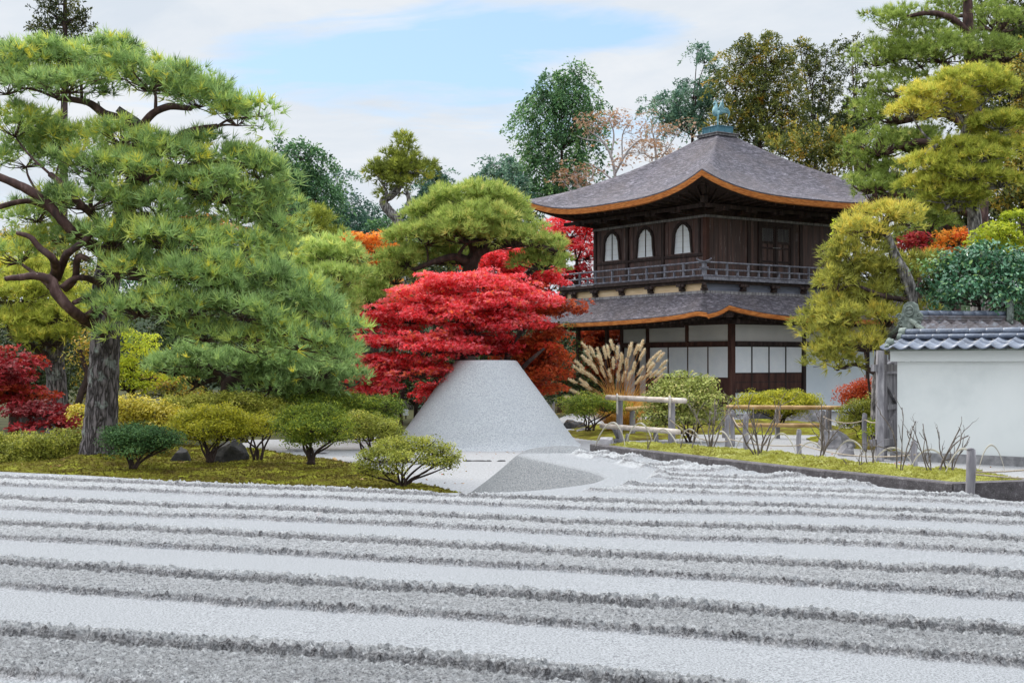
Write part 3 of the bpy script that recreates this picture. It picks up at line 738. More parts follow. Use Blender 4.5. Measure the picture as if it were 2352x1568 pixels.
# left-hand front: screens over brown boards, then a doorway
for k in range(4):
    y0 = 0.155 + k * 1.066; y1 = y0 + 1.058
    s = pbox('paper_screen', M['paper'], (1.20, 1.215, y0 + .025, y1 - .025, 1.32, 2.385))
    pbox('screen_frame', M['brown_wood'], (1.19, 1.225, y0, y0 + .024, 1.29, 2.41), (1.19, 1.225, y1 - .024, y1, 1.29, 2.41), (1.19, 1.225, y0 + .025, y1 - .025, 2.386, 2.41), (1.19, 1.225, y0 + .025, y1 - .025, 1.29, 1.319), parent=s)
    bd = pbox('board_panel', M['brown_wood'], (1.20, 1.225, y0 + .03, y1 - .03, .42, 1.28))
    pbox('panel_frame', M['brown_wood'], (1.185, 1.228, y0, y0 + .029, .42, 1.285), (1.185, 1.228, y1 - .029, y1, .42, 1.285), (1.185, 1.228, y0 + .03, y1 - .03, .82, .85), (1.185, 1.228, y0 + .03, y1 - .03, 1.08, 1.105), parent=bd)
pbox('door_panel', M['frieze'], (1.20, 1.225, 5.26, 5.90, .42, 2.38), (1.20, 1.225, 4.62, 4.98, .42, 2.38))
pbox('post', M['dark_wood'], (1.15, 1.24, 5.02, 5.22, .40, 2.415))
pbox('veranda_floor', M['dark_wood'], (-.62, 1.13, -0.2, 6.9, .29, .40))
pbox('veranda_post', M['brown_wood'], (-.56, -.43, 6.50, 6.64, 0.0, 3.10))
pbox('veranda_post', M['brown_wood'], (1.15, 1.27, 6.92, 7.05, 0.0, 3.10))
pbox('eave_beam', M['dark_wood'], (-.57, -.43, 0.6, 7.1, 3.03, 3.17))
# lower roof : eave line and the line where it meets the upper storey
lo_eave = [(10.9, -1.5, 3.42), (8.5, -1.5, 3.40), (5.5, -1.5, 3.39), (3.6, -1.5, 3.40), (2.3, -1.5, 3.45), (1.2, -1.5, 3.53), (.3, -1.5, 3.64), (-.34, -1.5, 3.75)]
lo_left = [(-.34, -1.5, 3.75), (-.56, -1.44, 3.62), (-.80, -1.35, 3.52), (-1.06, -1.24, 3.455)]
lo_pent = [(-1.06, -1.24, 3.455), (-1.12, -1.225, 3.51), (-1.5, -1.13, 3.53), (-1.5, -.4, 3.455), (-1.5, .8, 3.39), (-1.5, 2.2, 3.35), (-1.5, 4.2, 3.32), (-1.5, 6.9, 3.32), (-1.5, 8.0, 3.36)]
def topline(p, side):
    x, y, z = p
    if side == 'f': return (x if x > 1.0 else -.80 + (x + .34) * 1.80 / 1.34, -.80, 4.20)
    return (-.80, max(y, -.80) if y > -.75 else -.80, 4.20)
def roof_strip(b, eave, side, prof_pow=1.0, n=10, sub=4):
    e = np.array(eave)
    e2, _ = catmull(e, np.ones(len(e)), sub)
    V = []; F = []
    for i, p in enumerate(e2):
        q = np.array(topline(p, side))
        for j in range(n + 1):
            t = j / n
            f = 0.62 * t + 0.38 * t * t
            V.append((p[0] + (q[0] - p[0]) * t, p[1] + (q[1] - p[1]) * t, p[2] + (q[2] - p[2]) * f))
    for i in range(len(e2) - 1):
        for j in range(n):
            a = i * (n + 1) + j
            F.append((a, a + 1, a + n + 2, a + n + 1))
    b.add(V, F)
    return e2
b = MB()
ef = roof_strip(b, lo_eave, 'f'); el = roof_strip(b, lo_left, 'l'); ep = roof_strip(b, lo_pent, 'l')
b.build('lower_roof', M['shingle'], PH, True, True)
def fascia(b, e2, drop, inset, cxy):
    V = []; F = []
    for p in e2:
        d = np.array([cxy[0] - p[0], cxy[1] - p[1]]) if cxy is not None else None
        V.append((p[0], p[1], p[2])); 
        ix, iy = inset(p)
        V.append((p[0] + ix, p[1] + iy, p[2] - drop))
        V.append((p[0] + ix * 4, p[1] + iy * 4, p[2] - drop + .01))
    for i in range(len(e2) - 1):
        a = i * 3
        F.append((a, a + 1, a + 4, a + 3)); F.append((a + 1, a + 2, a + 5, a + 4))
    b.add(V, F)
b = MB()
def lip(e2, d): 
    q = e2.copy(); q[:, 2] += d; return q
fascia(b, lip(ef, -.035), .15, lambda p: (0, .03), None)
fascia(b, lip(el, -.035), .14, lambda p: (.025, .02), None)
fascia(b, lip(ep, -.035), .15, lambda p: (.03, .0), None)
b.build('lower_fascia', M['fascia'], PH, False, True)
b = MB()
fascia(b, ef, .036, lambda p: (0, .004), None); fascia(b, el, .036, lambda p: (.004, .003), None); fascia(b, ep, .036, lambda p: (.004, 0), None)
b.build('lower_eave_edge', M['shingle'], PH, False, True)
# soffit
b = MB()
def soffit(b, e2, drop, inner):
    V = []; F = []
    for p in e2:
        V.append((p[0], p[1], p[2] - drop)); V.append(inner(p))
    for i in range(len(e2) - 1):
        F.append((2 * i, 2 * i + 1, 2 * i + 3, 2 * i + 2))
    b.add(V, F)
soffit(b, ef, .17, lambda p: (max(p[0], 1.16), 0.02, 3.42)); soffit(b, el, .17, lambda p: (1.18, 0.02, 3.42)); soffit(b, ep, .17, lambda p: (1.18, max(p[1], .02), 3.42))
b.build('lower_soffit', M['dark_wood'], PH, False, True)
def rafter(a, c, w=.07, h=.08):
    b = MB(); b.beam(a, c, w, h); b.build('rafter', M['dark_wood'], PH, False, True)
def zint(e2, ax, v): 
    o_ = np.argsort(e2[:, ax]); return float(np.interp(v, e2[o_, ax], e2[o_, 2]))
for k in range(17):
    y = .25 + k * .41
    rafter((-1.38, y, zint(ep, 1, y) - .235), (1.14, y, 3.36))
for k in range(19):
    x = 1.45 + k * .42
    rafter((x, -1.38, zint(ef, 0, x) - .235), (x, 0.02, 3.36))
for k in range(4):
    x = 1.1 - k * .38
    rafter((x, -1.36, zint(ef, 0, x) - .235), (min(x + .5, 1.2), 0.0, 3.36))
    rafter((-1.3, -.2 - k * .28, zint(ep, 1, -.2 - k * .28) - .235), (1.14, .05, 3.36))
b = MB(); b.beam((-.22, -1.38, 3.50), (1.2, .04, 3.34), .15, .16); b.box(-.34, -.02, -1.36, -1.20, 3.33, 3.46); b.build('hip_rafter', M['dark_wood'], PH, False, True)
b = MB(); b.beam((0.2, -.7, 3.22), (2.6, -.7, 3.22), .14, .13); b.beam((.45, -1.1, 3.22), (.45, 2.4, 3.22), .14, .13); b.box(.50, .62, -.95, -.75, 3.29, 3.42)
b.build('eave_bracket', M['dark_wood'], PH, False, True)

# upper storey base band, deck, brackets
pbox('base_band', M['slate_blue'], (-.74, 7.5, -.79, -.70, 3.95, 4.465))
pbox('base_band', M['cream'], (-.79, -.745, -.76, 7.0, 3.95, 4.465))
pbox('flashing', M['grey_wood'], (-.86, -.795, -.86, 7.0, 4.13, 4.225), (-.79, 7.5, -.86, -.795, 4.13, 4.225))
pbox('deck', M['dark_wood'], (-.95, 7.75, -.95, 7.15, 4.58, 4.66))
pbox('deck_beam', M['dark_wood'], (-.90, 7.68, -.90, -.72, 4.47, 4.575), (-.90, -.72, -.71, 7.08, 4.47, 4.575))
pbox('deck_edge', M['rail_wood'], (-.98, 7.78, -.98, -.955, 4.57, 4.675), )
pbox('deck_edge', M['dark_wood'], (-.98, -.955, -.95, 7.18, 4.57, 4.675), )
def bracket(x, y, ax):
    b = MB()
    if ax == 'x':   # on the left front, reaching out along -x
        b.box(-1.0, -.75, y - .06, y + .06, 4.38, 4.465); b.box(-.95, -.75, y - .075, y + .075, 4.31, 4.378); b.box(-.91, -.75, y - .11, y + .11, 4.24, 4.307)
        b.box(-.97, -.86, y - .19, y + .19, 4.385, 4.462)
    else:
        b.box(x - .06, x + .06, -1.0, -.75, 4.38, 4.465); b.box(x - .075, x + .075, -.95, -.75, 4.31, 4.378); b.box(x - .11, x + .11, -.91, -.75, 4.24, 4.307)
        b.box(x - .19, x + .19, -.97, -.86, 4.385, 4.462)
    b.build('deck_bracket', M['dark_wood'], PH, False, True)
for y in (0.25, 1.9, 3.5, 5.05, 6.35, 7.0): bracket(0, y, 'x')
for x in (.9, 2.35, 3.8, 5.3, 6.8): bracket(x, 0, 'y')
b = MB(); b.beam((-1.04, -1.04, 4.43), (-.75, -.75, 4.43), .14, .085); b.beam((-.98, -.98, 4.345), (-.75, -.75, 4.345), .18, .08); b.box(-.96, -.78, -.96, -.78, 4.22, 4.30); b.build('deck_bracket', M['dark_wood'], PH, False, True)

# upper walls of vertical boards
pbox('core', M['black'], (.10, 6.7, .10, 6.1, 4.66, 7.2))
random.seed(9)
def boards(seg, face, z0, z1):
    """uneven vertical boards; face 'r' (plane y=0) or 'l' (plane x=0)"""
    b = MB()
    for (u0, u1) in seg:
        n = max(1, round((u1 - u0) / .235)); w = (u1 - u0) / n
        for k in range(n):
            a = u0 + k * w + .004; c = u0 + (k + 1) * w - .004; d = random.uniform(.02, .036)
            if face == 'r': b.box(a, c, d, .09, z0, z1)
            else: b.box(d, .09, a, c, z0, z1)
    return b
b = boards([(.14, 1.92), (2.08, 2.44), (4.16, 4.48), (4.64, 6.7)], 'r', 4.665, 6.775); b.build('board_wall', M['boards'], PH, False, True)
b = boards([(.14, 2.17), (2.33, 4.17), (4.33, 6.10)], 'l', 4.665, 5.475); b.build('board_wall', M['boards'], PH, False, True)
WIN = [1.22, 3.24, 5.18]
def win_outline(k=1.0, dz=0.0):
    h = [(.465, 0), (.445, .16), (.42, .36), (.405, .56), (.40, .66), (.375, .735), (.345, .765), (.335, .815), (.29, .87), (.235, .895), (.195, .94), (.12, .975), (.05, 1.0), (0, 1.015)]
    pts = [(x * k, z * (1 + (k - 1) * .45) + dz) for x, z in h]
    return pts + [(-x, z) for x, z in pts[::-1][1:]]
# boards round the windows: one wall sheet per bay with the window cut out
def bay_sheet(y0, y1, yc, z0, z1, zs):
    b = MB(); ol = win_outline(1.0)
    ol = [(yc + y, zs + z) for y, z in ol]                     # from +y foot over the top to -y foot
    n = len(ol)
    inn = [(0.03, y, z) for y, z in ol]
    # rim points on the bay rectangle matched to the outline
    out = []
    for i, (y, z) in enumerate(ol):
        f = i / (n - 1)
        ang = f * 3
        if f < 1 / 3: out.append((0.03, y1, z0 + (z1 - z0) * f * 3))
        elif f <= 2 / 3: out.append((0.03, y1 + (y0 - y1) * (f - 1 / 3) * 3, z1))
        else: out.append((0.03, y0, z1 + (z0 - z1) * (f - 2 / 3) * 3))
    F = [(i, i + 1, n + i + 1, n + i) for i in range(n - 1)]
    b.add(inn + out, F)
    return b
for yc, (y0, y1) in zip(WIN, ((.14, 2.17), (2.33, 4.17), (4.33, 6.10))):
    bay_sheet(y0, y1, yc, 5.585, 6.775, 5.63).build('board_wall', M['boards'], PH, False, True)
    b = MB(); b.box(.03, .06, y0, y1, 5.575, 5.63)
    for yb in np.arange(y0 + .02, y1, .26):
        if abs(yb - yc) > .52: b.box(.012, .03, yb - .012, yb + .012, 5.59, 6.77)
    b.build('batten', M['boards'], PH, False, True)
    # ogee window
    w = MB()
    o1 = win_outline(1.0); o2 = win_outline(1.2)
    n = len(o1)
    V = []
    for d in (-.035, .045):
        V += [(d, yc + y, 5.63 + z) for y, z in o1] + [(d, yc + y, 5.63 + z) for y, z in o2]
    F = []
    for i in range(n - 1):
        F += [(i, i + 1, n + i + 1, n + i), (2 * n + i, 3 * n + i, 3 * n + i + 1, 2 * n + i + 1), (n + i, n + i + 1, 3 * n + i + 1, 3 * n + i), (i, 2 * n + i, 2 * n + i + 1, i + 1)]
    w.add(V, F)
    wf = w.build('window', M['dark_wood'], PH, False, True)
    w = MB(); w.add([(.05, yc + y, 5.632 + z) for y, z in o1], [tuple(range(n))])
    w.build('paper_pane', M['paper'], wf, False, True)
    pbox('mullion', M['dark_wood'], (.02, .045, yc - .009, yc + .009, 5.64, 6.63), parent=wf)
    b = MB()
    for z in (5.83, 6.03, 6.23, 6.42): b.box(.046, .0485, yc - .40, yc + .40, z, z + .008)
    b.build('lattice_bar', M['frieze'], wf, False, True)
for y in (2.18, 4.18, 6.10): pbox('post', M['dark_wood'], (-.03, .10, y, y + .14, 4.665, 6.775))
for x in (1.93, 4.49): pbox('post', M['dark_wood'], (x, x + .14, -.03, .10, 4.665, 6.775))
pbox('corner_post', M['brown_wood'], (-.035, .13, -.035, .13, 4.665, 6.775))
pbox('post', M['dark_wood'], (-.02, .07, .30, .37, 5.6, 6.775))
pbox('rail_beam', M['dark_wood'], (-.015, .09, .14, 2.175, 5.48, 5.57), (-.015, .09, 2.325, 4.175, 5.48, 5.57), (-.015, .09, 4.325, 6.095, 5.48, 5.57))
pbox('head_beam', M['grey_wood'], (-.06, 6.8, -.06, .09, 6.78, 6.86), (-.06, .09, .095, 6.25, 6.78, 6.86))
pbox('head_beam', M['dark_wood'], (-.05, 6.8, -.05, .09, 6.865, 7.24), (-.05, .09, .095, 6.25, 6.865, 7.24))
pbox('head_beam', M['dark_wood'], (-.10, 6.85, -.10, -.055, 6.98, 7.06), (-.10, -.055, -.05, 6.3, 6.98, 7.06))
# double door with lattice lights
for s_, (x0, x1) in enumerate(((2.56, 3.255), (3.325, 4.02))):
    d = pbox('door', M['dark_wood'], (x0, x0 + .06, -.01, .05, 4.67, 6.62), (x1 - .06, x1, -.01, .05, 4.67, 6.62), (x0 + .06, x1 - .06, -.008, .05, 6.56, 6.62), (x0 + .06, x1 - .06, -.008, .05, 6.02, 6.10),
             (x0 + .06, x1 - .06, -.008, .05, 5.84, 5.89), (x0 + .06, x1 - .06, -.008, .05, 5.36, 5.42), (x0 + .06, x1 - .06, -.008, .05, 5.22, 5.27), (x0 + .32, x0 + .37, -.006, .05, 5.425, 6.015))
    pbox('door_panel', M['boards'], (x0 + .06, x1 - .06, .02, .045, 4.70, 6.03), parent=d)
    b = MB()
    for k in range(-9, 14):
        for sg in (1, -1):
            pts = []
            xa = x0 + .06 + k * .055
            za, zb = 6.10, 6.56
            xs = [xa, xa + (zb - za) * .62] if sg > 0 else [xa + (zb - za) * .62, xa]
            t0, t1 = 0.0, 1.0
            lo_, hi_ = x0 + .06, x1 - .06
            dx = xs[1] - xs[0]
            for bound, sgn in ((lo_, 1), (hi_, -1)):
                f0 = sgn * (xs[0] - bound); f1 = sgn * (xs[1] - bound)
                if f0 < 0 and f1 < 0: t0 = 2
                elif f0 < 0: t0 = max(t0, f0 / (f0 - f1))
                elif f1 < 0: t1 = min(t1, f0 / (f0 - f1))
            if t1 - t0 > .05:
                y_ = .012 if sg > 0 else .02
                b.beam((xs[0] + dx * t0, y_, za + (zb - za) * t0), (xs[0] + dx * t1, y_, za + (zb - za) * t1), .008, .008)
    b.build('lattice', M['grey_wood'], d, False, True)
pbox('door_frame', M['dark_wood'], (2.45, 2.555, -.03, .08, 4.665, 6.775), (4.025, 4.15, -.03, .08, 4.665, 6.775), (3.26, 3.32, -.035, .06, 4.665, 6.64), (2.56, 4.02, -.03, .08, 6.63, 6.775))
b = MB(); b.box(3.1, 3.48, -.06, -.036, 5.86, 5.89); b.build('door_bolt', M['grey_wood'], PH, False, True)

# balcony railing
def railing(p0, p1, mat):
    p0 = np.array(p0); p1 = np.array(p1); L = np.linalg.norm(p1 - p0); d = (p1 - p0) / L
    z3 = np.array([0, 0, 1.0])
    b = MB()
    tip = p0 - d * .34
    b.tube([tip + z3 * .60, tip + d * .10 + z3 * .545, p0 - d * .06 + z3 * .51, p0 + d * .3 + z3 * .505, p1 + d * .2 + z3 * .505], [.022, .03, .034, .032, .032], 8)
    b.tube([p0 - d * .2 + z3 * .315, p0 + d * .02 + z3 * .275, p0 + d * .3 + z3 * .27, p1 + d * .1 + z3 * .27], [.02, .028, .028, .028], 6)
    b.beam(p0 + z3 * .065, p1 + z3 * .065, .09, .05)
    r = b.build('railing', mat, PH, False, True)
    n = int(L / .97)
    for k in range(1, n * 2):
        q = p0 + d * (k * .485 + .05)
        b = MB()
        if k % 2 == 0: b.beam(q + z3 * .09, q + z3 * .475, .075, .05, d)
        else: b.beam(q + z3 * .09, q + z3 * .25, .085, .05, d, 0.75)
        b.build('baluster', mat, r, False, True)
railing((-.86, -.86, 4.66), (7.6, -.86, 4.66), M['rail_wood'])
railing((-.86, -.86, 4.66), (-.86, 7.1, 4.66), M['rail_wood'])
pbox('corner_newel', M['rail_wood'], (-.92, -.80, -.92, -.80, 4.66, 5.13))

# upper roof
OV = 1.72
cxr, cyr = 3.4, 3.1
hx, hy = 3.4 + OV, 3.1 + OV
def up_eave(t):
    """t in 0..4 round the eave, corners at integers, starting at the front corner (-,-) going to (+,-)"""
    k = int(t) % 4; f = t - int(t)
    cs = [(-1, -1), (1, -1), (1, 1), (-1, 1)]
    a = cs[k]; c = cs[(k + 1) % 4]
    x = a[0] + (c[0] - a[0]) * f; y = a[1] + (c[1] - a[1]) * f
    s = abs(2 * f - 1)
    z = 7.44 + .60 * s ** 3.2
    bul = 1.0 + 0.035 * s ** 4
    return np.array([cxr + x * hx * bul, cyr + y * hy * bul, z])
NT = 96
ring_t = [4 * i / NT for i in range(NT)]
e_up = np.array([up_eave(t_) for t_ in ring_t])
def top_pt(t):
    k = int(t) % 4; f = t - int(t)
    cs = [(-1, -1), (1, -1), (1, 1), (-1, 1)]
    a = cs[k]; c = cs[(k + 1) % 4]
    return np.array([cxr + (a[0] + (c[0] - a[0]) * f) * .43, cyr + (a[1] + (c[1] - a[1]) * f) * .46, 10.25])
b = MB(); V = []; F = []; NR = 22
for i, t_ in enumerate(ring_t):
    e = e_up[i]; q = top_pt(t_)
    for j in range(NR + 1):
        u = j / NR
        f = .40 * u + .60 * u * u
        V.append((e[0] + (q[0] - e[0]) * u, e[1] + (q[1] - e[1]) * u, e[2] + (q[2] - e[2]) * f))
for i in range(NT):
    i2 = (i + 1) % NT
    for j in range(NR):
        F.append((i * (NR + 1) + j, i2 * (NR + 1) + j, i2 * (NR + 1) + j + 1, i * (NR + 1) + j + 1))
b.add(V, F); b.build('upper_roof', M['shingle'], PH, True, True)
ecl = np.vstack([e_up, e_up[:1]])
def ins_up(k):
    return lambda p: ((cxr - p[0]) * k / hx, (cyr - p[1]) * k / hy)
b = MB(); fascia(b, lip(ecl, -.045), .20, ins_up(.05), None); b.build('upper_fascia', M['fascia'], PH, False, True)
b = MB(); fascia(b, ecl, .046, ins_up(.008), None); b.build('upper_eave_edge', M['shingle'], PH, False, True)
b = MB()
soffit(b, ecl, .235, lambda p: (min(max(p[0], .0), 6.8), min(max(p[1], 0.0), 6.2), 7.22)); b.build('upper_soffit', M['dark_wood'], PH, False, True)
def e_z(ax, v):
    side = [p for p in e_up if (abs(p[1 - ax] - (cyr - hy if ax == 0 else cxr - hx)) < .25)]
    side = np.array(side); o_ = np.argsort(side[:, ax]); return float(np.interp(v, side[o_, ax], side[o_, 2]))
for k in range(21):
    x = -1.35 + k * .44
    rafter((x, -OV + .16, e_z(0, x) - .285), (min(max(x, .05), 6.75), -.02, 7.17), .06, .08)
for k in range(20):
    y = -1.25 + k * .44
    rafter((-OV + .16, y, e_z(1, y) - .285), (-.02, min(max(y, .05), 6.15), 7.17), .06, .08)
b = MB(); b.beam((-OV + .18, -OV + .18, 7.70), (.02, .02, 7.12), .15, .17); b.box(-1.02, -.84, -1.02, -.84, 7.12, 7.34); b.build('hip_rafter', M['dark_wood'], PH, False, True)
b = MB(); b.beam((-.75, -.8, 7.06), (7.5, -.8, 7.06), .12, .12); b.beam((-.8, -.72, 7.06), (-.8, 7.0, 7.06), .12, .12); b.build('eave_purlin', M['dark_wood'], PH, False, True)
for k in range(6):
    x = .0 + k * 1.3
    b = MB(); b.beam((x, .0, 6.93), (x, -.95, 6.99), .11, .13); b.box(x - .28, x + .28, -.86, -.74, 6.93, 6.998); b.build('eave_bracket', M['dark_wood'], PH, False, True)
    if k < 5:
        y = .6 + k * 1.35
        b = MB(); b.beam((0, y, 6.93), (-.95, y, 6.99), .11, .13); b.box(-.86, -.74, y - .28, y + .28, 6.93, 6.998); b.build('eave_bracket', M['dark_wood'], PH, False, True)
# roof box
b = MB(); b.box(cxr - .53, cxr + .53, cyr - .56, cyr + .56, 10.22, 10.30); b.box(cxr - .58, cxr + .58, cyr - .62, cyr + .62, 10.303, 10.325); b.build('ridge_flashing', M['grey_wood'], PH, False, True)
rb = pbox('ridge_box', M['box_copper'], (cxr - .37, cxr + .37, cyr - .41, cyr + .41, 10.325, 10.575))
pbox('box_lid', M['box_copper'], (cxr - .395, cxr + .395, cyr - .435, cyr + .435, 10.578, 10.605), parent=rb)
for q in ((cxr - .385, cxr - .35, cyr - .425, cyr - .39), (cxr - .015, cxr + .015, cyr - .425, cyr - .411), (cxr + .35, cxr + .385, cyr - .425, cyr - .39), (cxr - .385, cxr - .371, cyr - .015, cyr + .015), (cxr - .385, cxr - .35, cyr + .39, cyr + .425)):
    pbox('box_strip', M['box_copper'], (*q, 10.327, 10.575), parent=rb)

# ---- bronze phoenix on the ridge
cw = np.array(PH.location) + np.array([cxr * .8295 - cyr * .5585, cxr * .5585 + cyr * .8295, 0])
ZB = 10.607
PX = thing('phoenix_statue', 'verdigris bronze phoenix standing on the ridge box of the pavilion roof', 'statue', (cw[0], cw[1], ZB))
def W(x, z, y=0.0):
    z = z if z < .12 else z + min(z - .12, .16) * .75      # longer legs
    return (cw[0] + x * .98, cw[1] + y, ZB + z * .98)
b = MB()
b.tube([W(-.02, .34), W(-.09, .40), W(-.10, .50), W(-.085, .60), W(-.065, .70), W(-.065, .77), W(-.10, .815), W(-.155, .79), W(-.20, .755)], [.05, .10, .112, .095, .062, .046, .052, .032, .006], 12, True, 0, 3)
b.tube([W(-.09, .42), W(.03, .43), W(.13, .44), W(.20, .42)], [.085, .098, .07, .03], 12, True, 0, 3)
b.tube([W(-.10, .86), W(-.09, .895), W(-.125, .93)], [.022, .028, .006], 6)      # crest
b.tube([W(-.055, .83), W(-.02, .86), W(.005, .80)], [.02, .022, .006], 6)
b.tube([W(-.14, .745), W(-.145, .71), W(-.125, .68)], [.014, .02, .005], 6)
b.build('body', M['verdigris'], PX, True)
for sy in (-.05, .06):
    b = MB()
    b.tube([W(.0, .40, sy), W(.01, .28, sy), W(.0, .16, sy), W(.015, .03, sy), W(.02, .0, sy)], [.045, .036, .021, .018, .018], 8, True, 0, 3)
    for a in (-.10, -.05, .0): b.tube([W(.01, .02, sy), W(-.06 + (a + .05) * .2, .008, sy + (a + .05) * 1.0)], [.016, .008], 5)
    b.build('leg', M['verdigris'], PX, True)
for sy in (-1, 1):
    b = MB()
    for k in range(9):
        f = k / 8
        root = np.array(W(.0 + .13 * f, .55 - .10 * f, sy * (.09 + .01 * f)))
        tipx = .15 + .06 * math.sin(f * 2.4) + .02 * f; tipz = .93 - .50 * f
        tip = np.array(W(tipx, tipz, sy * (.22 - .06 * f)))
        midp = (root + tip) / 2 + np.array([.045 * (1 - f), 0, .0])
        b.tube([root, midp, tip], [.016, .021, .007], 6, True, 0, 3)
    b.build('wing', M['verdigris'], PX, True)
for k in range(8):
    f = k / 7
    b = MB()
    r = .30 - .05 * f
    ang = R(48 - 70 * f)
    e = W(.17 + (.26) * math.cos(ang) * 1.05, .44 + .26 * math.sin(ang) * .8, (k % 3 - 1) * .03)
    e2_ = W(.17 + .30 * math.cos(ang - .55) * 1.02, .40 + .30 * math.sin(ang - .55) * .8, (k % 3 - 1) * .04)
    b.tube([W(.14, .43), W(.17 + .15 * math.cos(ang + .25), .45 + .14 * math.sin(ang + .25), (k % 3 - 1) * .02), e, e2_], [.014, .017, .015, .005], 6, True, 0, 3)
    b.build('tail_feather', M['verdigris'], PX, True)

# ================================================================== WHITE WALL AND GATE
WA = np.array([7.27, 25.0]); wd = np.array([.775, -.632]); wn = np.array([-.632, -.775])   # start, run, outward normal (towards us)
WLEN = 9.0
PW = thing('plaster_wall', 'white plastered garden wall under a cap of grey blue roof tiles', 'wall', (WA[0], WA[1], 0))
def wp(s, n, z): return (WA[0] + wd[0] * s + wn[0] * n, WA[1] + wd[1] * s + wn[1] * n, z)
def wbox(name, mat, s0, s1, n0, n1, z0, z1, parent=PW):
    b = MB(); b.prism([wp(s0, n0, z0), wp(s1, n0, z0), wp(s1, n1, z0), wp(s0, n1, z0)], (0, 0, z1 - z0)); return b.build(name, mat, parent)
wbox('wall_body', M['plaster'], 0.0, WLEN, -.46, 0.0, .17, 1.86)
wbox('cornice', M['plaster'], -.10, WLEN + .1, -.56, .09, 1.864, 2.06)
wbox('foundation', M['foundation'], -.10, WLEN, -.56, .10, -.02, .168)
PITCH = .303
def tile_slope(name, mat, s0, s1, n_e, z_e, n_r, z_r, courses, fn, parent, amp=.034, pitch=PITCH, thick=.03, hook=1):
    """overlapping wavy pan tiles between an eave line and a ridge line; every course steps up over the one below"""
    b = MB()
    nu = int((s1 - s0) / pitch * 12) + 1
    for c in range(courses):
        f0 = c / courses; f1 = min((c + 1.22) / courses, 1.0)
        V = []; 
        for f, lift in ((f0, .032), (f1, .004)):
            for i in range(nu):
                s = s0 + (s1 - s0) * i / (nu - 1)
                ph = (s - s0) / pitch - math.floor((s - s0) / pitch)
                w = -math.sin(math.pi * min(ph / .74, 1.0)) * amp * 1.1 + (math.sin(math.pi * (ph - .74) / .26) * amp * .75 if ph > .74 else 0)
                k = int((s - s0) / pitch)
                jz = .007 * math.sin(k * 12.9 + c * 4.1 + s0)
                z = z_e + (z_r - z_e) * f + lift + w + jz
                V.append(fn(s, n_e + (n_r - n_e) * f, z))
        V2 = [(x, y, z - thick) for x, y, z in V[:nu]]
        F = [(i, i + 1, nu + i + 1, nu + i) for i in range(nu - 1)] + [(2 * nu + i, 2 * nu + i + 1, i + 1, i) for i in range(nu - 1)]
        b.add(V + V2, F)
    return b.build(name, mat, parent, True)
tile_slope('roof_tiles', M['tile'], -.20, WLEN, .34, 2.115, -.15, 2.30, 2, wp, PW)
tile_slope('roof_tiles', M['tile'], -.20, WLEN, -.80, 2.115, -.31, 2.30, 2, wp, PW)
wbox('roof_bed', M['ornament'], -.12, WLEN, -.72, .26, 2.062, 2.09)
def tube_row(name, mat, s0, s1, n, z, r, seg_l, fn, parent, flat=.75):
    b = MB(); s = s0; k = 0
    while s < s1 - .02:
        e = min(s + seg_l - .006, s1)
        jr = r * (1 + .05 * math.sin(k * 7.7)); V = []
        for q, rr in ((s, jr * 1.05), (s + .04, jr), (e, jr * .98)):
            for a in range(10):
                t = 2 * math.pi * a / 10
                V.append(fn(q, n + math.cos(t) * rr, z + math.sin(t) * rr * flat))
        F = [(i * 10 + a, i * 10 + (a + 1) % 10, i * 10 + 10 + (a + 1) % 10, i * 10 + 10 + a) for i in range(2) for a in range(10)] + [tuple(range(10))[::-1], tuple(range(20, 30))]
        b.add(V, F); s += seg_l; k += 1
    return b.build(name, mat, parent, True)
tube_row('ridge_tiles', M['tile'], .06, WLEN, -.23, 2.415, .085, .31, wp, PW)
tube_row('ridge_tiles', M['tile'], .02, WLEN, -.115, 2.325, .062, .31, wp, PW, .8)
tube_row('ridge_tiles', M['tile'], .02, WLEN, -.345, 2.325, .062, .31, wp, PW, .8)
b = MB(); b.tube([wp(.09, -.23, 2.40), wp(-.04, -.23, 2.40)], [.105, .105], 14); b.tube([wp(.05, -.115, 2.315), wp(-.03, -.115, 2.315)], [.075, .075], 12); b.build('ridge_end', M['ornament'], PW)
b = MB(); b.tube([wp(-.02, .10, 2.22), wp(-.15, .14, 2.20)], [.075, .075], 12); b.tube([wp(-.08, .3, 2.12), wp(-.2, -.1, 2.27)], [.045, .05], 8); b.build('gable_tile', M['ornament'], PW)

# ---- gate behind the wall
GX0, GX1, GY = 8.25, 10.35, 27.5
GT = thing('gate', 'small wooden gate with a mossy tiled gable roof and scrolled ridge ends behind the wall', 'gate', (9.3, 27.5, 0))
def gp(s, n, z): return (GX0 + s, GY + n, z)
def gn(s, n, z): return (GX0 + s, GY - n, z)
gl = GX1 - GX0
tile_slope('roof_tiles', M['old_tile'], -.12, gl + .12, 1.28, 2.20, .12, 2.70, 5, gn, GT, .04, .262)
tile_slope('roof_tiles', M['old_tile'], -.12, gl + .12, 1.55, 2.10, .12, 2.70, 5, gp, GT, .04, .262)
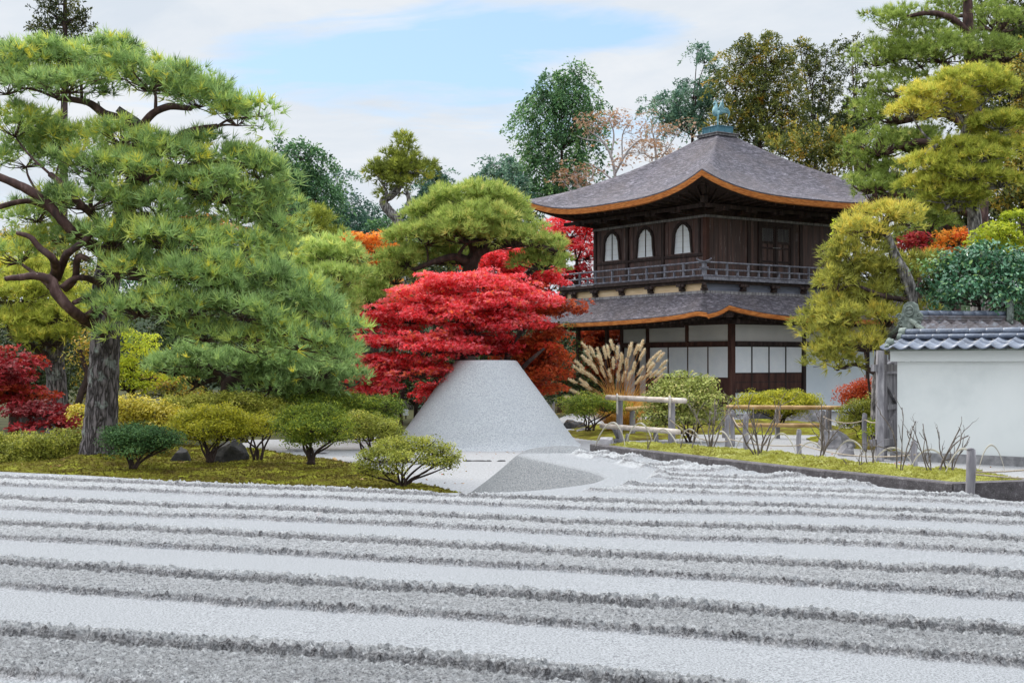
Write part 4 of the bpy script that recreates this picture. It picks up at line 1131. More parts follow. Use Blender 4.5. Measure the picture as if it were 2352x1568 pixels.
# ridge: stacked courses and a round cap
for k, (z, hw) in enumerate(((2.66, .15), (2.715, .135), (2.77, .12))):
    b = MB(); b.box(GX0 + .05, GX1 - .05, GY - hw, GY + hw, z, z + .042); b.build('ridge_course', M['old_tile'], GT)
tube_row('ridge_tiles', M['tile'], .05, gl - .05, 0, 2.85, .085, .26, gp, GT, .8)
def scroll(b, c, r0, turns, y0, y1, sx=1, n=22, th=.022):
    pts = []
    for i in range(n):
        a = i / (n - 1) * turns * 2 * math.pi; r = r0 * (1 - .75 * i / (n - 1))
        pts.append((c[0], c[1] + sx * math.cos(a) * r, c[2] + math.sin(a) * r))
    b.tube(pts, [th * (1 - .4 * i / (n - 1)) for i in range(n)], 6)
def ridge_end(x, face):
    b = MB()
    prof = [(-.20, -.16), (.20, -.16), (.25, -.05), (.20, .05), (.165, .15), (.14, .25), (.05, .31), (-.05, .31), (-.14, .25), (-.165, .15), (-.20, .05), (-.25, -.05)]
    b.prism([(x, GY + y, 2.78 + z) for y, z in prof], (face * .10, 0, 0))
    xf = x + face * .105
    b.tube([(xf, GY + .098 * math.cos(a), 2.90 + .105 * math.sin(a)) for a in np.linspace(0, 2 * math.pi, 19)], [.018] * 19, 6, False)
    for dz in (-.035, .035): b.tube([(xf, GY - .07, 2.90 + dz), (xf, GY + .07, 2.90 + dz)], [.014, .014], 6)
    for sx in (-1, 1):
        scroll(b, (xf, GY + sx * .22, 2.78), .075, 1.4, 0, 0, sx)
        scroll(b, (xf, GY + sx * .19, 2.64), .06, 1.3, 0, 0, sx)
    b.tube([(x + face * .02, GY, 2.60), (x + face * .16, GY, 2.60)], [.13, .13], 16)
    rt = R(34) * (1 if face < 0 else -1)
    for q in range(len(b.V)):
        d_ = b.V[q] - np.array([x, GY, 0]); b.V[q] = np.stack([x + d_[:, 0] * math.cos(rt) - d_[:, 1] * math.sin(rt), GY + d_[:, 0] * math.sin(rt) + d_[:, 1] * math.cos(rt), d_[:, 2]], 1)
    b.build('ridge_ornament', M['ornament'], GT)
ridge_end(GX0 - .02, -1); ridge_end(GX1 + .02, 1)
b = MB(); b.tube([(GX1 - .12, GY, 3.02), (GX1 - .06, GY - .02, 3.11), (GX1 + .08, GY, 3.12), (GX1 + .17, GY, 3.04)], [.03, .045, .045, .03], 8, True, 0, 3); b.build('ridge_ornament', M['ornament'], GT)
GT.rotation_euler = (0, 0, R(10))
# verge tiles down both slopes of the near gable, barge boards, beam ends
for sg, (n1, z1) in ((-1, (1.28, 2.21)), (1, (1.55, 2.11))):
    b = MB(); m_ = 4
    for k in range(m_):
        a = np.array([GX0 - .10, GY + sg * (.10 + (n1 - .10) * k / m_), 2.67 + (z1 - 2.67) * k / m_ + .03]); c = np.array([GX0 - .10, GY + sg * (.10 + (n1 - .10) * (k + .97) / m_), 2.67 + (z1 - 2.67) * (k + .97) / m_ + .05])
        b.tube([a, c], [.055, .05], 8)
    b.build('verge_tile', M['ornament'], GT)
    b = MB(); b.beam((GX0 + .02, GY + sg * .05, 2.54), (GX0 + .02, GY + sg * (n1 - .06), z1 - .10), .06, .16); b.build('barge_board', M['grey_wood'], GT)
b = MB(); b.box(GX0 + .05, GX1 - .05, GY - .09, GY + .09, 2.40, 2.55); b.box(GX0 + .0, GX1, GY - 1.06, GY - .96, 2.16, 2.26); b.box(GX0 + .0, GX1, GY + 1.16, GY + 1.26, 2.08, 2.18); b.box(GX0 + .0, GX0 + .14, GY - 1.1, GY + 1.3, 2.02, 2.12)
b.build('roof_beam', M['grey_wood'], GT)
for (x, y) in ((8.36, 27.5), (10.2, 27.5), (8.36, 26.5), (10.2, 28.6), (8.36, 28.6)):
    b = MB(); b.box(x - .08, x + .08, y - .08, y + .08, 0, 2.03 if y != 27.5 else 2.395); b.build('post', M['grey_wood'], GT)
# the wooden gate leaf and its leaning prop at the end of the wall
GF = thing('gate_leaf', 'open grey timber gate leaf with braces and a leaning prop at the wall end', 'gate leaf', (7.25, 25.6, 0))
q0 = np.array([7.02, 25.55]); q1 = np.array([7.95, 26.9]); qd = (q1 - q0) / np.linalg.norm(q1 - q0); QL = np.linalg.norm(q1 - q0); qn = np.array([qd[1], -qd[0]])
if qn[1] > 0: qn = -qn
def qp(s, n, z): return (q0[0] + qd[0] * s + qn[0] * n, q0[1] + qd[1] * s + qn[1] * n, z)
b = MB()
for k in range(7):
    s0 = k * QL / 7 + .006; s1 = (k + 1) * QL / 7 - .006
    b.prism([qp(s0, 0, .12), qp(s1, 0, .12), qp(s1, .03, .12), qp(s0, .03, .12)], (0, 0, 1.78))
b.build('plank_panel', M['grey_wood'], GF)
for z in (.22, .92, 1.62): 
    b = MB(); b.prism([qp(.03, .034, z), qp(QL, .034, z), qp(QL, .08, z), qp(.03, .08, z)], (0, 0, .10)); b.build('cross_rail', M['grey_wood'], GF)
for za, zb_ in ((.33, .90), (1.60, 1.04), (1.74, 1.9)):
    b = MB(); b.beam(qp(.06, .06, za), qp(QL * .6, .06, zb_), .07, .04); b.build('brace', M['grey_wood'], GF)
b = MB(); b.beam((6.865, 24.75, 0.0), (7.005, 25.2, 2.06), .135, .13, (0, 1, 0), .92); b.build('prop_post', M['grey_wood'], GF)
b = MB(); b.beam((6.80, 25.0, 1.74), (7.6, 25.75, 1.74), .07, .13); b.beam((6.72, 24.75, .34), (7.55, 25.6, .32), .07, .13); b.build('tie_beam', M['grey_wood'], GF)
b = MB(); b.box(7.06, 7.16, 25.28, 25.40, 0.0, 2.0); b.build('gate_post', M['grey_wood'], GF)

# ================================================================== RAILS, POSTS, HOOPS
def post(label, x, y, Y, ztop, r=.075, group='grey wooden rope posts', z0=0.0, sq=False):
    p = P(x, y, Y); b = MB(); r = r * .68
    n = 9
    pts = [(p[0] + .006 * math.sin(k), Y, z0 + (ztop - z0) * k / (n - 1)) for k in range(n)]
    b.tube(pts, [r * (1 + .04 * math.sin(k * 2.1)) for k in range(n - 1)] + [r * .9], 10, True, .12)
    b.lathe((p[0], Y, ztop), [(r * .9, -.002), (r * .6, .012), (0.01, .016)], 10)
    t_ = thing('rope_post', label, 'post', (p[0], Y, z0), group)
    b.build('shaft', M['grey_wood'], t_, True)
    return t_
D = 2352 / 2560
def srcp(xs, yt, yb, z0=0.0):
    """(x, top y, foot y) in 2560 px source pixels -> distance, top height"""
    Y = (EYE - z0) * FD / (yb * D - HY)
    zt = EYE - (yt * D - HY) * Y / FD
    return xs * D, yb * D, Y, zt
POSTS = [(1997, 1074, 1140, .070, 'short grey post in the middle of the gravel behind the moss strip'),
         (2056, 1027, 1118, .085, 'tall grey post behind the tall bare twig bundle'),
         (2068, 1028, 1112, .065, 'thin pale post just right of the tall grey twin post'),
         (2161, 1034, 1129, .075, 'grey post with a slack rope between boulder and gate prop'),
         (2285, 1103, 1172, .085, 'short stout grey post in front of the white wall base'),
         (1818, 1037, 1122, .075, 'grey post beside the bare peony stems at the left end of the golden rail'),
         (1831, 1026, 1116, .075, 'tall grey post under the left end of the golden bamboo rail'),
         (1864.5, 1035, 1127, .085, 'grey post directly left of the big bare peony bush'),
         (1568, 1085, 1108, .060, 'low dark post seen between the big bamboo frame legs'),
         (1640, 1070, 1106, .085, 'low weathered stump post under the pieris bush'),
         (2075, 1020, 1090, .060, 'dark thin post on the far side of the boulder'),
         (2101, 1024, 1087, .075, 'dark brown post at the right end of the golden rail'),
         (1384, 1000, 1040, .060, 'small dark post left of the pavilion under the red maple')]
pts_pos = {}
for k, (xs, yt, yb, r, lab) in enumerate(POSTS):
    x, y, Y, zt = srcp(xs, yt, yb)
    pts_pos[k] = (P(x, y, Y)[0], Y, zt)
    post(lab, x, y, Y, zt, r)
post('tall pale grey post standing at the outer corner of the stone edging', 2427 * D, 1241 * D, 12.45, 1.03, .064, 'grey wooden rope posts')
pe = P(2427 * D, 1241 * D, 12.45)
def rope(label, a, c, sag, r=.012):
    a = np.array(a, float); c = np.array(c, float)
    pts = [a + (c - a) * f - np.array([0, 0, sag * 4 * f * (1 - f)]) for f in np.linspace(0, 1, 13)]
    b = MB(); b.tube(pts, [r] * 13, 6)
    t_ = thing('rope', label, 'rope', a, 'straw ropes strung between the posts')
    b.build('strand', M['rope'], t_, True)
def at_post(k, dz): x, Y, z = pts_pos[k]; return (x, Y - .09, z - dz)
rope('low slack rope running from the stout post to the short grey post', at_post(0, .28), at_post(4, .22), .12)
rope('slack rope hanging between the tall grey post and the one by the gate', at_post(1, .12), at_post(3, .12), .10)
rope('rope running from the boulder side post to the gate prop', at_post(3, .12), (6.9, 25.0, .72), .03)
rope('rope between the two posts left of the big bare peony', at_post(6, .15), at_post(7, .15), .16)
rope('rope crossing behind the bare peony stems to the short grey post', at_post(5, .5), at_post(0, .30), .06)
rope('rope from the bamboo frame to the post beside the peony stems', (4.02 - .6, 28.6, .60), at_post(5, .55), .16)
rope('upper orange rope leading right from the corner post', (pe[0] + .03, 12.43, .82), (6.8, 14.2, .98), .08, .008)
rope('lower rope sloping right from the corner post', (pe[0] + .03, 12.41, .80), (6.6, 12.9, .74), .05, .008)

def bamboo(b, a, c, r, nodes=5):
    a = np.array(a, float); c = np.array(c, float); pts = []; rad = []
    for k in range(nodes):
        for f, rr in ((0.0, 1.0), (.47, 1.0), (.485, 1.07), (.5, 1.0), (.999, 1.0)):
            q = (k + f) / nodes
            pts.append(a + (c - a) * q); rad.append(r * rr)
    b.tube(pts, rad, 14)
    d = (c - a) / np.linalg.norm(c - a)
    return a, c, d
def bamboo_frame(label, rails, posts, mat, group, rr=.058, pr=.075, straps=True, cat='rail'):
    t_ = thing('bamboo_rail', label, cat, (posts[0][0], posts[0][1], 0), group)
    for a, c in rails:
        b = MB(); bamboo(b, a, c, rr); r_ = b.build('rail', mat, t_, True)
        for e, o_ in ((a, c), (c, a)):
            e = np.array(e); d = (e - np.array(o_)); d /= np.linalg.norm(d)
            b = MB(); b.tube([e + d * .001, e + d * .004], [rr * .62, rr * .62], 12); b.build('hollow_end', M['branch'], r_)
    for (x, y, z) in posts:
        b = MB(); b.beam((x, y + pr * .3, 0), (x, y + pr * .3, z), pr * 1.9, pr * 1.7, (0, 1, 0), .95); b.build('post', M['grey_wood'], t_)
    return t_
L0, L1 = P(1518 * D, 993 * D, 30.8), P(1713 * D, 1001.6 * D, 28.1)
K0, K1 = P(1503.7 * D, 1064 * D, 30.6), P(1697 * D, 1079 * D, 27.9)
pa = P(1549.6 * D, 1000 * D, 30.40); pb_ = P(1680.5 * D, 1000 * D, 28.62)
fr = bamboo_frame('two thick bleached bamboo rails strapped to grey posts behind the moss strip', [(L0, L1), (K0, K1)], [(pa[0], pa[1] + .07, L0[2] - .06), (pb_[0], pb_[1] + .07, L1[2] - .06)], M['bamboo'], None)
for q in (pa, pb_):
    b = MB(); zt = L0[2] + .075
    f = (q[0] - L0[0]) / (L1[0] - L0[0]); yy = L0[1] + (L1[1] - L0[1]) * f
    b.tube([(q[0] - .07, yy + .09, zt - .14), (q[0] - .07, yy + .05, zt - .01), (q[0] - .07, yy - .01, zt + .01), (q[0] - .07, yy - .072, zt - .04), (q[0] - .07, yy - .078, zt - .14), (q[0] - .075, yy - .08, zt - .44)], [.022] * 6, 6)
    b.build('bamboo_strap', M['bamboo_skin'], fr)
q = P(1550 * D, 1105 * D, 30.4); b = MB(); b.lathe((q[0], q[1], 0), [(.14, 0), (.15, .05), (.13, .10), (.02, .11)], 10); b.build('post_base', M['stone_grey'], fr)
b = MB(); e0 = P(1536 * D, 1068 * D, 30.2); b.beam((e0[0] - .02, e0[1], .36), (q[0] - .02, q[1], .06), .08, .05); b.build('prop', M['grey_wood'], fr)
g0, g1 = P(1567 * D, 1022.5 * D, 32.6), P(1640 * D, 1017 * D, 34)
bamboo_frame('dull bamboo rail on a round post half hidden behind the pieris bush', [(g0, g1)], [(P(1579.5 * D, 1000, 33)[0], 32.8, g0[2] - .04)], M['gold_bamboo'], None, .055, .07)
r0, r1 = P(1810 * D, 1017 * D, 32.3), P(2108 * D, 1019 * D, 31.6)
s0_, s1_ = P(1812 * D, 1062 * D, 32.3), P(2062 * D, 1063 * D, 31.7); 
gr_ = bamboo_frame('long golden bamboo double rail crossing in front of the clipped azalea', [(r0, r1), (s0_, s1_)],
             [(P(1812 * D, 0, 32.3)[0], 32.36, r0[2] - .04), (P(1946 * D, 0, 32)[0], 32.1, r0[2] - .04), (P(2074 * D, 0, 31.8)[0], 31.85, r1[2] - .04)], M['gold_bamboo'], None, .05, .055)
for xs, Y in ((1812, 32.2), (1948, 31.95)):
    q = P(xs * D, 1018 * D, Y); b = MB(); b.tube([(q[0], q[1] - .04, q[2] + .05), (q[0], q[1] - .05, q[2] - .2), (q[0], q[1] - .05, q[2] - .33)], [.02, .02, .02], 6); b.build('bamboo_strap', M['gold_bamboo'], gr_)

HOOPS = [((1489, 1116), (1536, 1055.5), (1563, 1116), 'at the left tip of the moss strip'), ((1564, 1113), (1599, 1057), (1632, 1109), 'between the legs of the big bamboo frame'),
         ((1633, 1110), (1654, 1073), (1692, 1113), 'under the right end of the bamboo frame'), ((1696, 1113), (1722, 1072), (1755, 1114), 'left of the tangled peony stems'),
         ((1779, 1114), (1799, 1078), (1833, 1126), 'at the foot of the twin grey posts'), ((1839, 1127), (1876, 1084), (1897, 1131), 'just left of the big bare peony'),
         ((1916, 1134), (1959, 1083), (1992, 1141), 'between the big peony and the short grey post'), ((1994, 1139), (2026, 1105), (2068, 1147), 'behind the tall twig bundle'),
         ((2083, 1149), (2127, 1100), (2173, 1156), 'in front of the boulder'), ((2185, 1155), (2235, 1119), (2281, 1161), 'before the gate prop'),
         ((2280, 1165), (2331, 1123), (2377, 1176), 'before the left half of the white wall'), ((2359, 1199), (2417, 1121), (2444, 1190), 'looping behind the corner post'),
         ((2447, 1178), (2478, 1112), (2512, 1180), 'at the right end of the moss strip')]
for (a, t_, c, where) in HOOPS:
    zz_ = .665
    A = G(a[0] * D, a[1] * D, zz_); C = G(c[0] * D, c[1] * D, zz_)
    # keep the pair on the strip: mean depth, small skew
    Ym = (A[1] + C[1]) / 2; A = P(a[0] * D, a[1] * D, Ym + (A[1] - Ym) * .6); C = P(c[0] * D, c[1] * D, Ym + (C[1] - Ym) * .6)
    A[2] = min(A[2], .72); C[2] = min(C[2], .72)
    T = P(t_[0] * D, t_[1] * D, Ym)
    f = np.dot(T - A, C - A) / np.dot(C - A, C - A)
    pts = []
    h = T[2] - (A[2] + (C[2] - A[2]) * f)
    for k in range(21):
        u = k / 20
        base = A + (C - A) * u
        sk = u + (f - .5) * math.sin(math.pi * u) * .55
        base = A + (C - A) * sk
        pts.append(base + np.array([0, 0, h * math.sin(math.pi * u) ** .72]))
    pts = [A - np.array([0, 0, .06])] + pts + [C - np.array([0, 0, .06])]
    V = []; F = []
    wdt = np.array([.008, .027, 0])
    for p_ in pts:
        for q_ in ((-1, 1), (1, 1), (1, -1), (-1, -1)): V.append(p_ + wdt * q_[0] + np.array([0, 0, .009]) * q_[1])
    for i in range(len(pts) - 1):
        for k in range(4): F.append((i * 4 + k, i * 4 + (k + 1) % 4, i * 4 + 4 + (k + 1) % 4, i * 4 + 4 + k))
    b = MB(); b.add(V, F)
    t2 = thing('bamboo_hoop', 'split bamboo hoop ' + where, 'hoop', A, 'split bamboo hoops edging the moss strip')
    b.build('cane', M['bamboo_skin'], t2)

# ================================================================== ROCKS AND SMALL THINGS
def rock(name, label, c, r, mat, seed, cat='rock', flat=0.0, group=None, bot=.25):
    rs = np.random.default_rng(seed)
    nu, nv = 36, 20
    V = []
    th = np.linspace(0, 2 * math.pi, nu, endpoint=False); ph = np.linspace(-.5 * math.pi, .5 * math.pi, nv)
    D_ = np.array([[math.cos(p) * math.cos(t), math.cos(p) * math.sin(t), math.sin(p)] for p in ph for t in th])
    k = 1 + .55 * (vn3(D_ * 1.6 + seed * 3.7 + 20) - .5) + .26 * (vn3(D_ * 4 + seed) - .5) + .13 * (vn3(D_ * 9 + seed) - .5)
    # cut by a few planes for facets
    for _ in range(11):
        nn = rs.normal(size=3); nn[2] = abs(nn[2]) * .6; nn /= np.linalg.norm(nn); dd = .62 + .25 * rs.random()
        pr = (D_ * k[:, None]) @ nn
        k = np.where(pr > dd, k * dd / np.maximum(pr, 1e-6), k)
    Vv = D_ * k[:, None] * np.array(r)
    if flat: Vv[:, 2] = np.minimum(Vv[:, 2], r[2] * flat)
    Vv[:, 2] += r[2] * bot
    F = [(i * nu + j, i * nu + (j + 1) % nu, (i + 1) * nu + (j + 1) % nu, (i + 1) * nu + j) for i in range(nv - 1) for j in range(nu)]
    b = MB(); b.add(Vv + np.array(c), F)
    o = b.build(name, mat, None, False)
    return tag(o, label, cat, group)
q = G(522, 1064, .1); rock('boulder', 'black angular boulder under the yellow green azaleas', (q[0], q[1] + .3, .08), (.36, .3, .42), M['stone_dark'], 3)
q = G(410, 1062, .1); rock('boulder', 'small dark rock right of the dark green shrub', (q[0], q[1] + .2, .08), (.24, .22, .24), M['stone_dark'], 5)
q = G(1928, 1032, 0.0); rock('boulder', 'large flat topped grey boulder before the mossy bank on the right', (q[0], q[1] + .45, 0), (.46, .42, .40), M['stone_grey'], 8, 'rock', .72)
q = G(1318, 985, 0.0); rock('boulder', 'dark low rock at the right foot of the sand mound', (q[0], q[1] + .3, 0), (.42, .3, .18), M['stone_dark'], 12)
q = G(1345, 996, 0.0); rock('boulder', 'grey slab rock under the low shrubs right of the mound', (q[0], q[1] + .3, 0), (.30, .25, .15), M['stone_grey'], 14)
q = G(1800, 966, 0.0); rock('boulder', 'dark boulder below the clipped azalea by the pavilion', (q[0] - .1, q[1] + .3, 0), (.85, .45, .62), M['stone_dark'], 18)
q = G(1855, 972, 0.0); rock('boulder', 'rounded grey boulder at the foot of the white pavilion wall', (q[0], q[1] + .4, 0), (.55, .45, .50), M['stone_grey'], 22)
q = G(1645, 975, 0.0); rock('boulder', 'pale lumpy rock behind the bare peony stems', (q[0], q[1] + .4, 0), (.50, .4, .42), M['stone_grey'], 24)
q = G(2030, 1040, 0.0); rock('boulder', 'small brown rock beside the leaning gate prop', (6.6, 26.1, 0), (.20, .18, .2), M['stone_grey'], 27)
q = G(832, 1102, .12); rock('pebble', 'single tan stone lying on the olive moss', (q[0], q[1], .11), (.045, .04, .03), M['tan_stone'], 30, 'stone')
q = G(768, 1058, .10); rock('pebble', 'small orange stone on the moss near the tall azalea', (q[0], q[1], .12), (.06, .05, .035), M['tan_stone'], 31, 'stone')
q = G(716, 1090, .12); rock('pebble', 'little pale stone at the edge of the moss bank', (q[0], q[1], .11), (.03, .03, .025), M['tan_stone'], 32, 'stone')
for k, x in enumerate((1052, 1074, 1098, 1122, 1152, 1184, 1206)):
    q = G(x, 1059.5, 0); rock('edging_stone', 'flat dark stone in the row of edging stones before the sand mound', (q[0], q[1], -.01), (.07 + .05 * (k % 3), .07, .035), M['stone_dark'], 40 + k, 'stone', .8, 'edging stones before the mound')
q = G(90, 985, 0); rock('boulder', 'dark pond rock below the crimson branches at the left', (q[0] + .3, q[1], 0), (.7, .4, .42), M['stone_dark'], 50)
q = G(20, 985, 0); rock('boulder', 'dark rock at the far left edge above the clipped hedge', (q[0], q[1] + 2, 0), (.5, .4, .45), M['stone_dark'], 51)
q = G(705, 1036, 0); rock('stepping_stone', 'pale stepping stone in the gravel behind the azaleas', (q[0] - .15, q[1], 0), (.35, .25, .06), M['stone_grey'], 55, 'stone', .7)
q = G(680, 1015, 0); rock('stepping_stone', 'flat grey stone near the moss behind the azalea trunks', (q[0], q[1], 0), (.30, .25, .10), M['stone_grey'], 57, 'stone', .7)
q = G(735, 1041, 0); rock('stepping_stone', 'smaller blue grey stepping stone beside the tall azalea', (q[0], q[1], 0), (.2, .2, .07), M['stone_grey'], 58, 'stone', .7)
# little sign plate left of the mound
q = G(932, 962, 0); sg_ = thing('sign', 'small blue white sign plate on a stake left of the sand mound', 'sign', q)
b = MB(); b.box(q[0] - .02, q[0] + .02, q[1] + .02, q[1] + .05, 0, .2); b.build('stake', M['dark_wood'], sg_)
b = MB(); b.box(q[0] - .085, q[0] + .085, q[1] - .01, q[1] + .015, .12, .32); pl = b.build('plate', M['sign_white'], sg_)
b = MB(); b.box(q[0] - .05, q[0] + .05, q[1] - .014, q[1] - .011, .17, .19); b.prism([(q[0] - .03, q[1] - .012, .22), (q[0] + .03, q[1] - .012, .22), (q[0], q[1] - .012, .28)], (0, -.003, 0)); b.build('arrow', M['slate_blue'], pl)
# floodlight on the ground by the moss strip
q = G(1395, 1023, 0.3); fl = thing('floodlight', 'small grey floodlight box on the ground at the left tip of the moss strip', 'lamp', (q[0] + .15, 19.6, .0))
fx, fy = P(1391, 1010, 19.7)[0], 19.7
b = MB(); b.prism([(fx - .09, fy - .06, .58), (fx + .09, fy - .1, .58), (fx + .09, fy - .02, .70), (fx - .09, fy + .03, .70)], (.03, .14, .03)); b.build('housing', M['grey_wood'], fl)
b = MB(); b.prism([(fx - .075, fy - .072, .60), (fx + .078, fy - .106, .60), (fx + .078, fy - .04, .69), (fx - .075, fy + .008, .69)], (-.002, -.008, 0)); b.build('lens', M['stone_grey'], fl)
b = MB(); b.box(fx - .03, fx + .08, fy, fy + .12, 0.0, .6); b.build('stand', M['stone_grey'], fl)

# ================================================================== FOLIAGE
def norm(v): return v / (np.linalg.norm(v, axis=-1, keepdims=True) + 1e-9)
def tufts(Pt, Dr, n, L, Wd, spread, rg):
    """bundles of thin needles, n per point"""
    k = len(Pt)
    d = norm(Dr[:, None, :] + spread * rg.normal(size=(k, n, 3)))
    s = norm(np.cross(d, rg.normal(size=(k, n, 3)))) * (Wd / 2)
    ln = (L if np.ndim(L) == 0 else L[:, None, None]) * (0.65 + 0.5 * rg.random((k, n, 1)))
    p = Pt[:, None, :] + d * ln * 0.08
    V = np.stack([p - s, p + s, p + d * ln], 2).reshape(-1, 3)
    return V, 3
def leaves(Pt, Nr, size, asp, rg, lobes=1):
    k = len(Pt)
    nrm = norm(Nr)
    t = norm(np.cross(nrm, rg.normal(size=(k, 3)))); b = np.cross(nrm, t)
    sz = (size if np.ndim(size) == 0 else size) * (0.7 + 0.6 * rg.random((k, 1)))
    out = []
    for i in range(lobes):
        a = 0 if lobes == 1 else (i - (lobes - 1) / 2) * 1.0
        tt = t * math.cos(a) + b * math.sin(a); bb = b * math.cos(a) - t * math.sin(a)
        l = sz * (1.0 if lobes == 1 or i == lobes // 2 else 0.85)
        if lobes == 1: o = Pt - tt * l * 0.5
        else: o = Pt
        lift = nrm * l * 0.10
        out.append(np.stack([o, o + tt * l * 0.45 + bb * l * asp / 2, o + tt * l - lift, o + tt * l * 0.45 - bb * l * asp / 2], 1))
    V = np.stack(out, 1).reshape(-1, 3)
    return V, 4
def clumped(centers, radii, nsub, rg, low=-0.25, sub=0.36, fill=0.25):
    """sub-clump centres over the upper shell of ellipsoids"""
    C = []; Rr = []; O = []
    for c, r, n in zip(centers, radii, nsub):
        d = norm(rg.normal(size=(n * 3, 3)))
        d = d[d[:, 2] > low][:n]
        rad = 1 - sub * 0.6 - fill * rg.random((len(d), 1)) ** 2
        C.append(c + d * rad * r); O.append(norm(d / np.array(r))); Rr.append(np.full(len(d), min(r) if np.ndim(r) else r))
    return np.concatenate(C), np.concatenate(O)
def fol_obj(name, V, k, tint_per, mat, parent):
    n = len(V) // k
    V = V - np.array(parent.location)
    me = raw_mesh(name, V, np.arange(len(V)), np.full(n, k), mat, False, tint_per)
    return link(name, me, parent)

def nearest_on(limbs, p):
    best = None
    for pts, rad in limbs:
        d = np.linalg.norm(pts - p, axis=1) + np.maximum(pts[:, 2] - p[2], 0) * 1.2
        i = int(np.argmin(d))
        if best is None or d[i] < best[0]: best = (d[i], pts[i], rad[i])
    return best

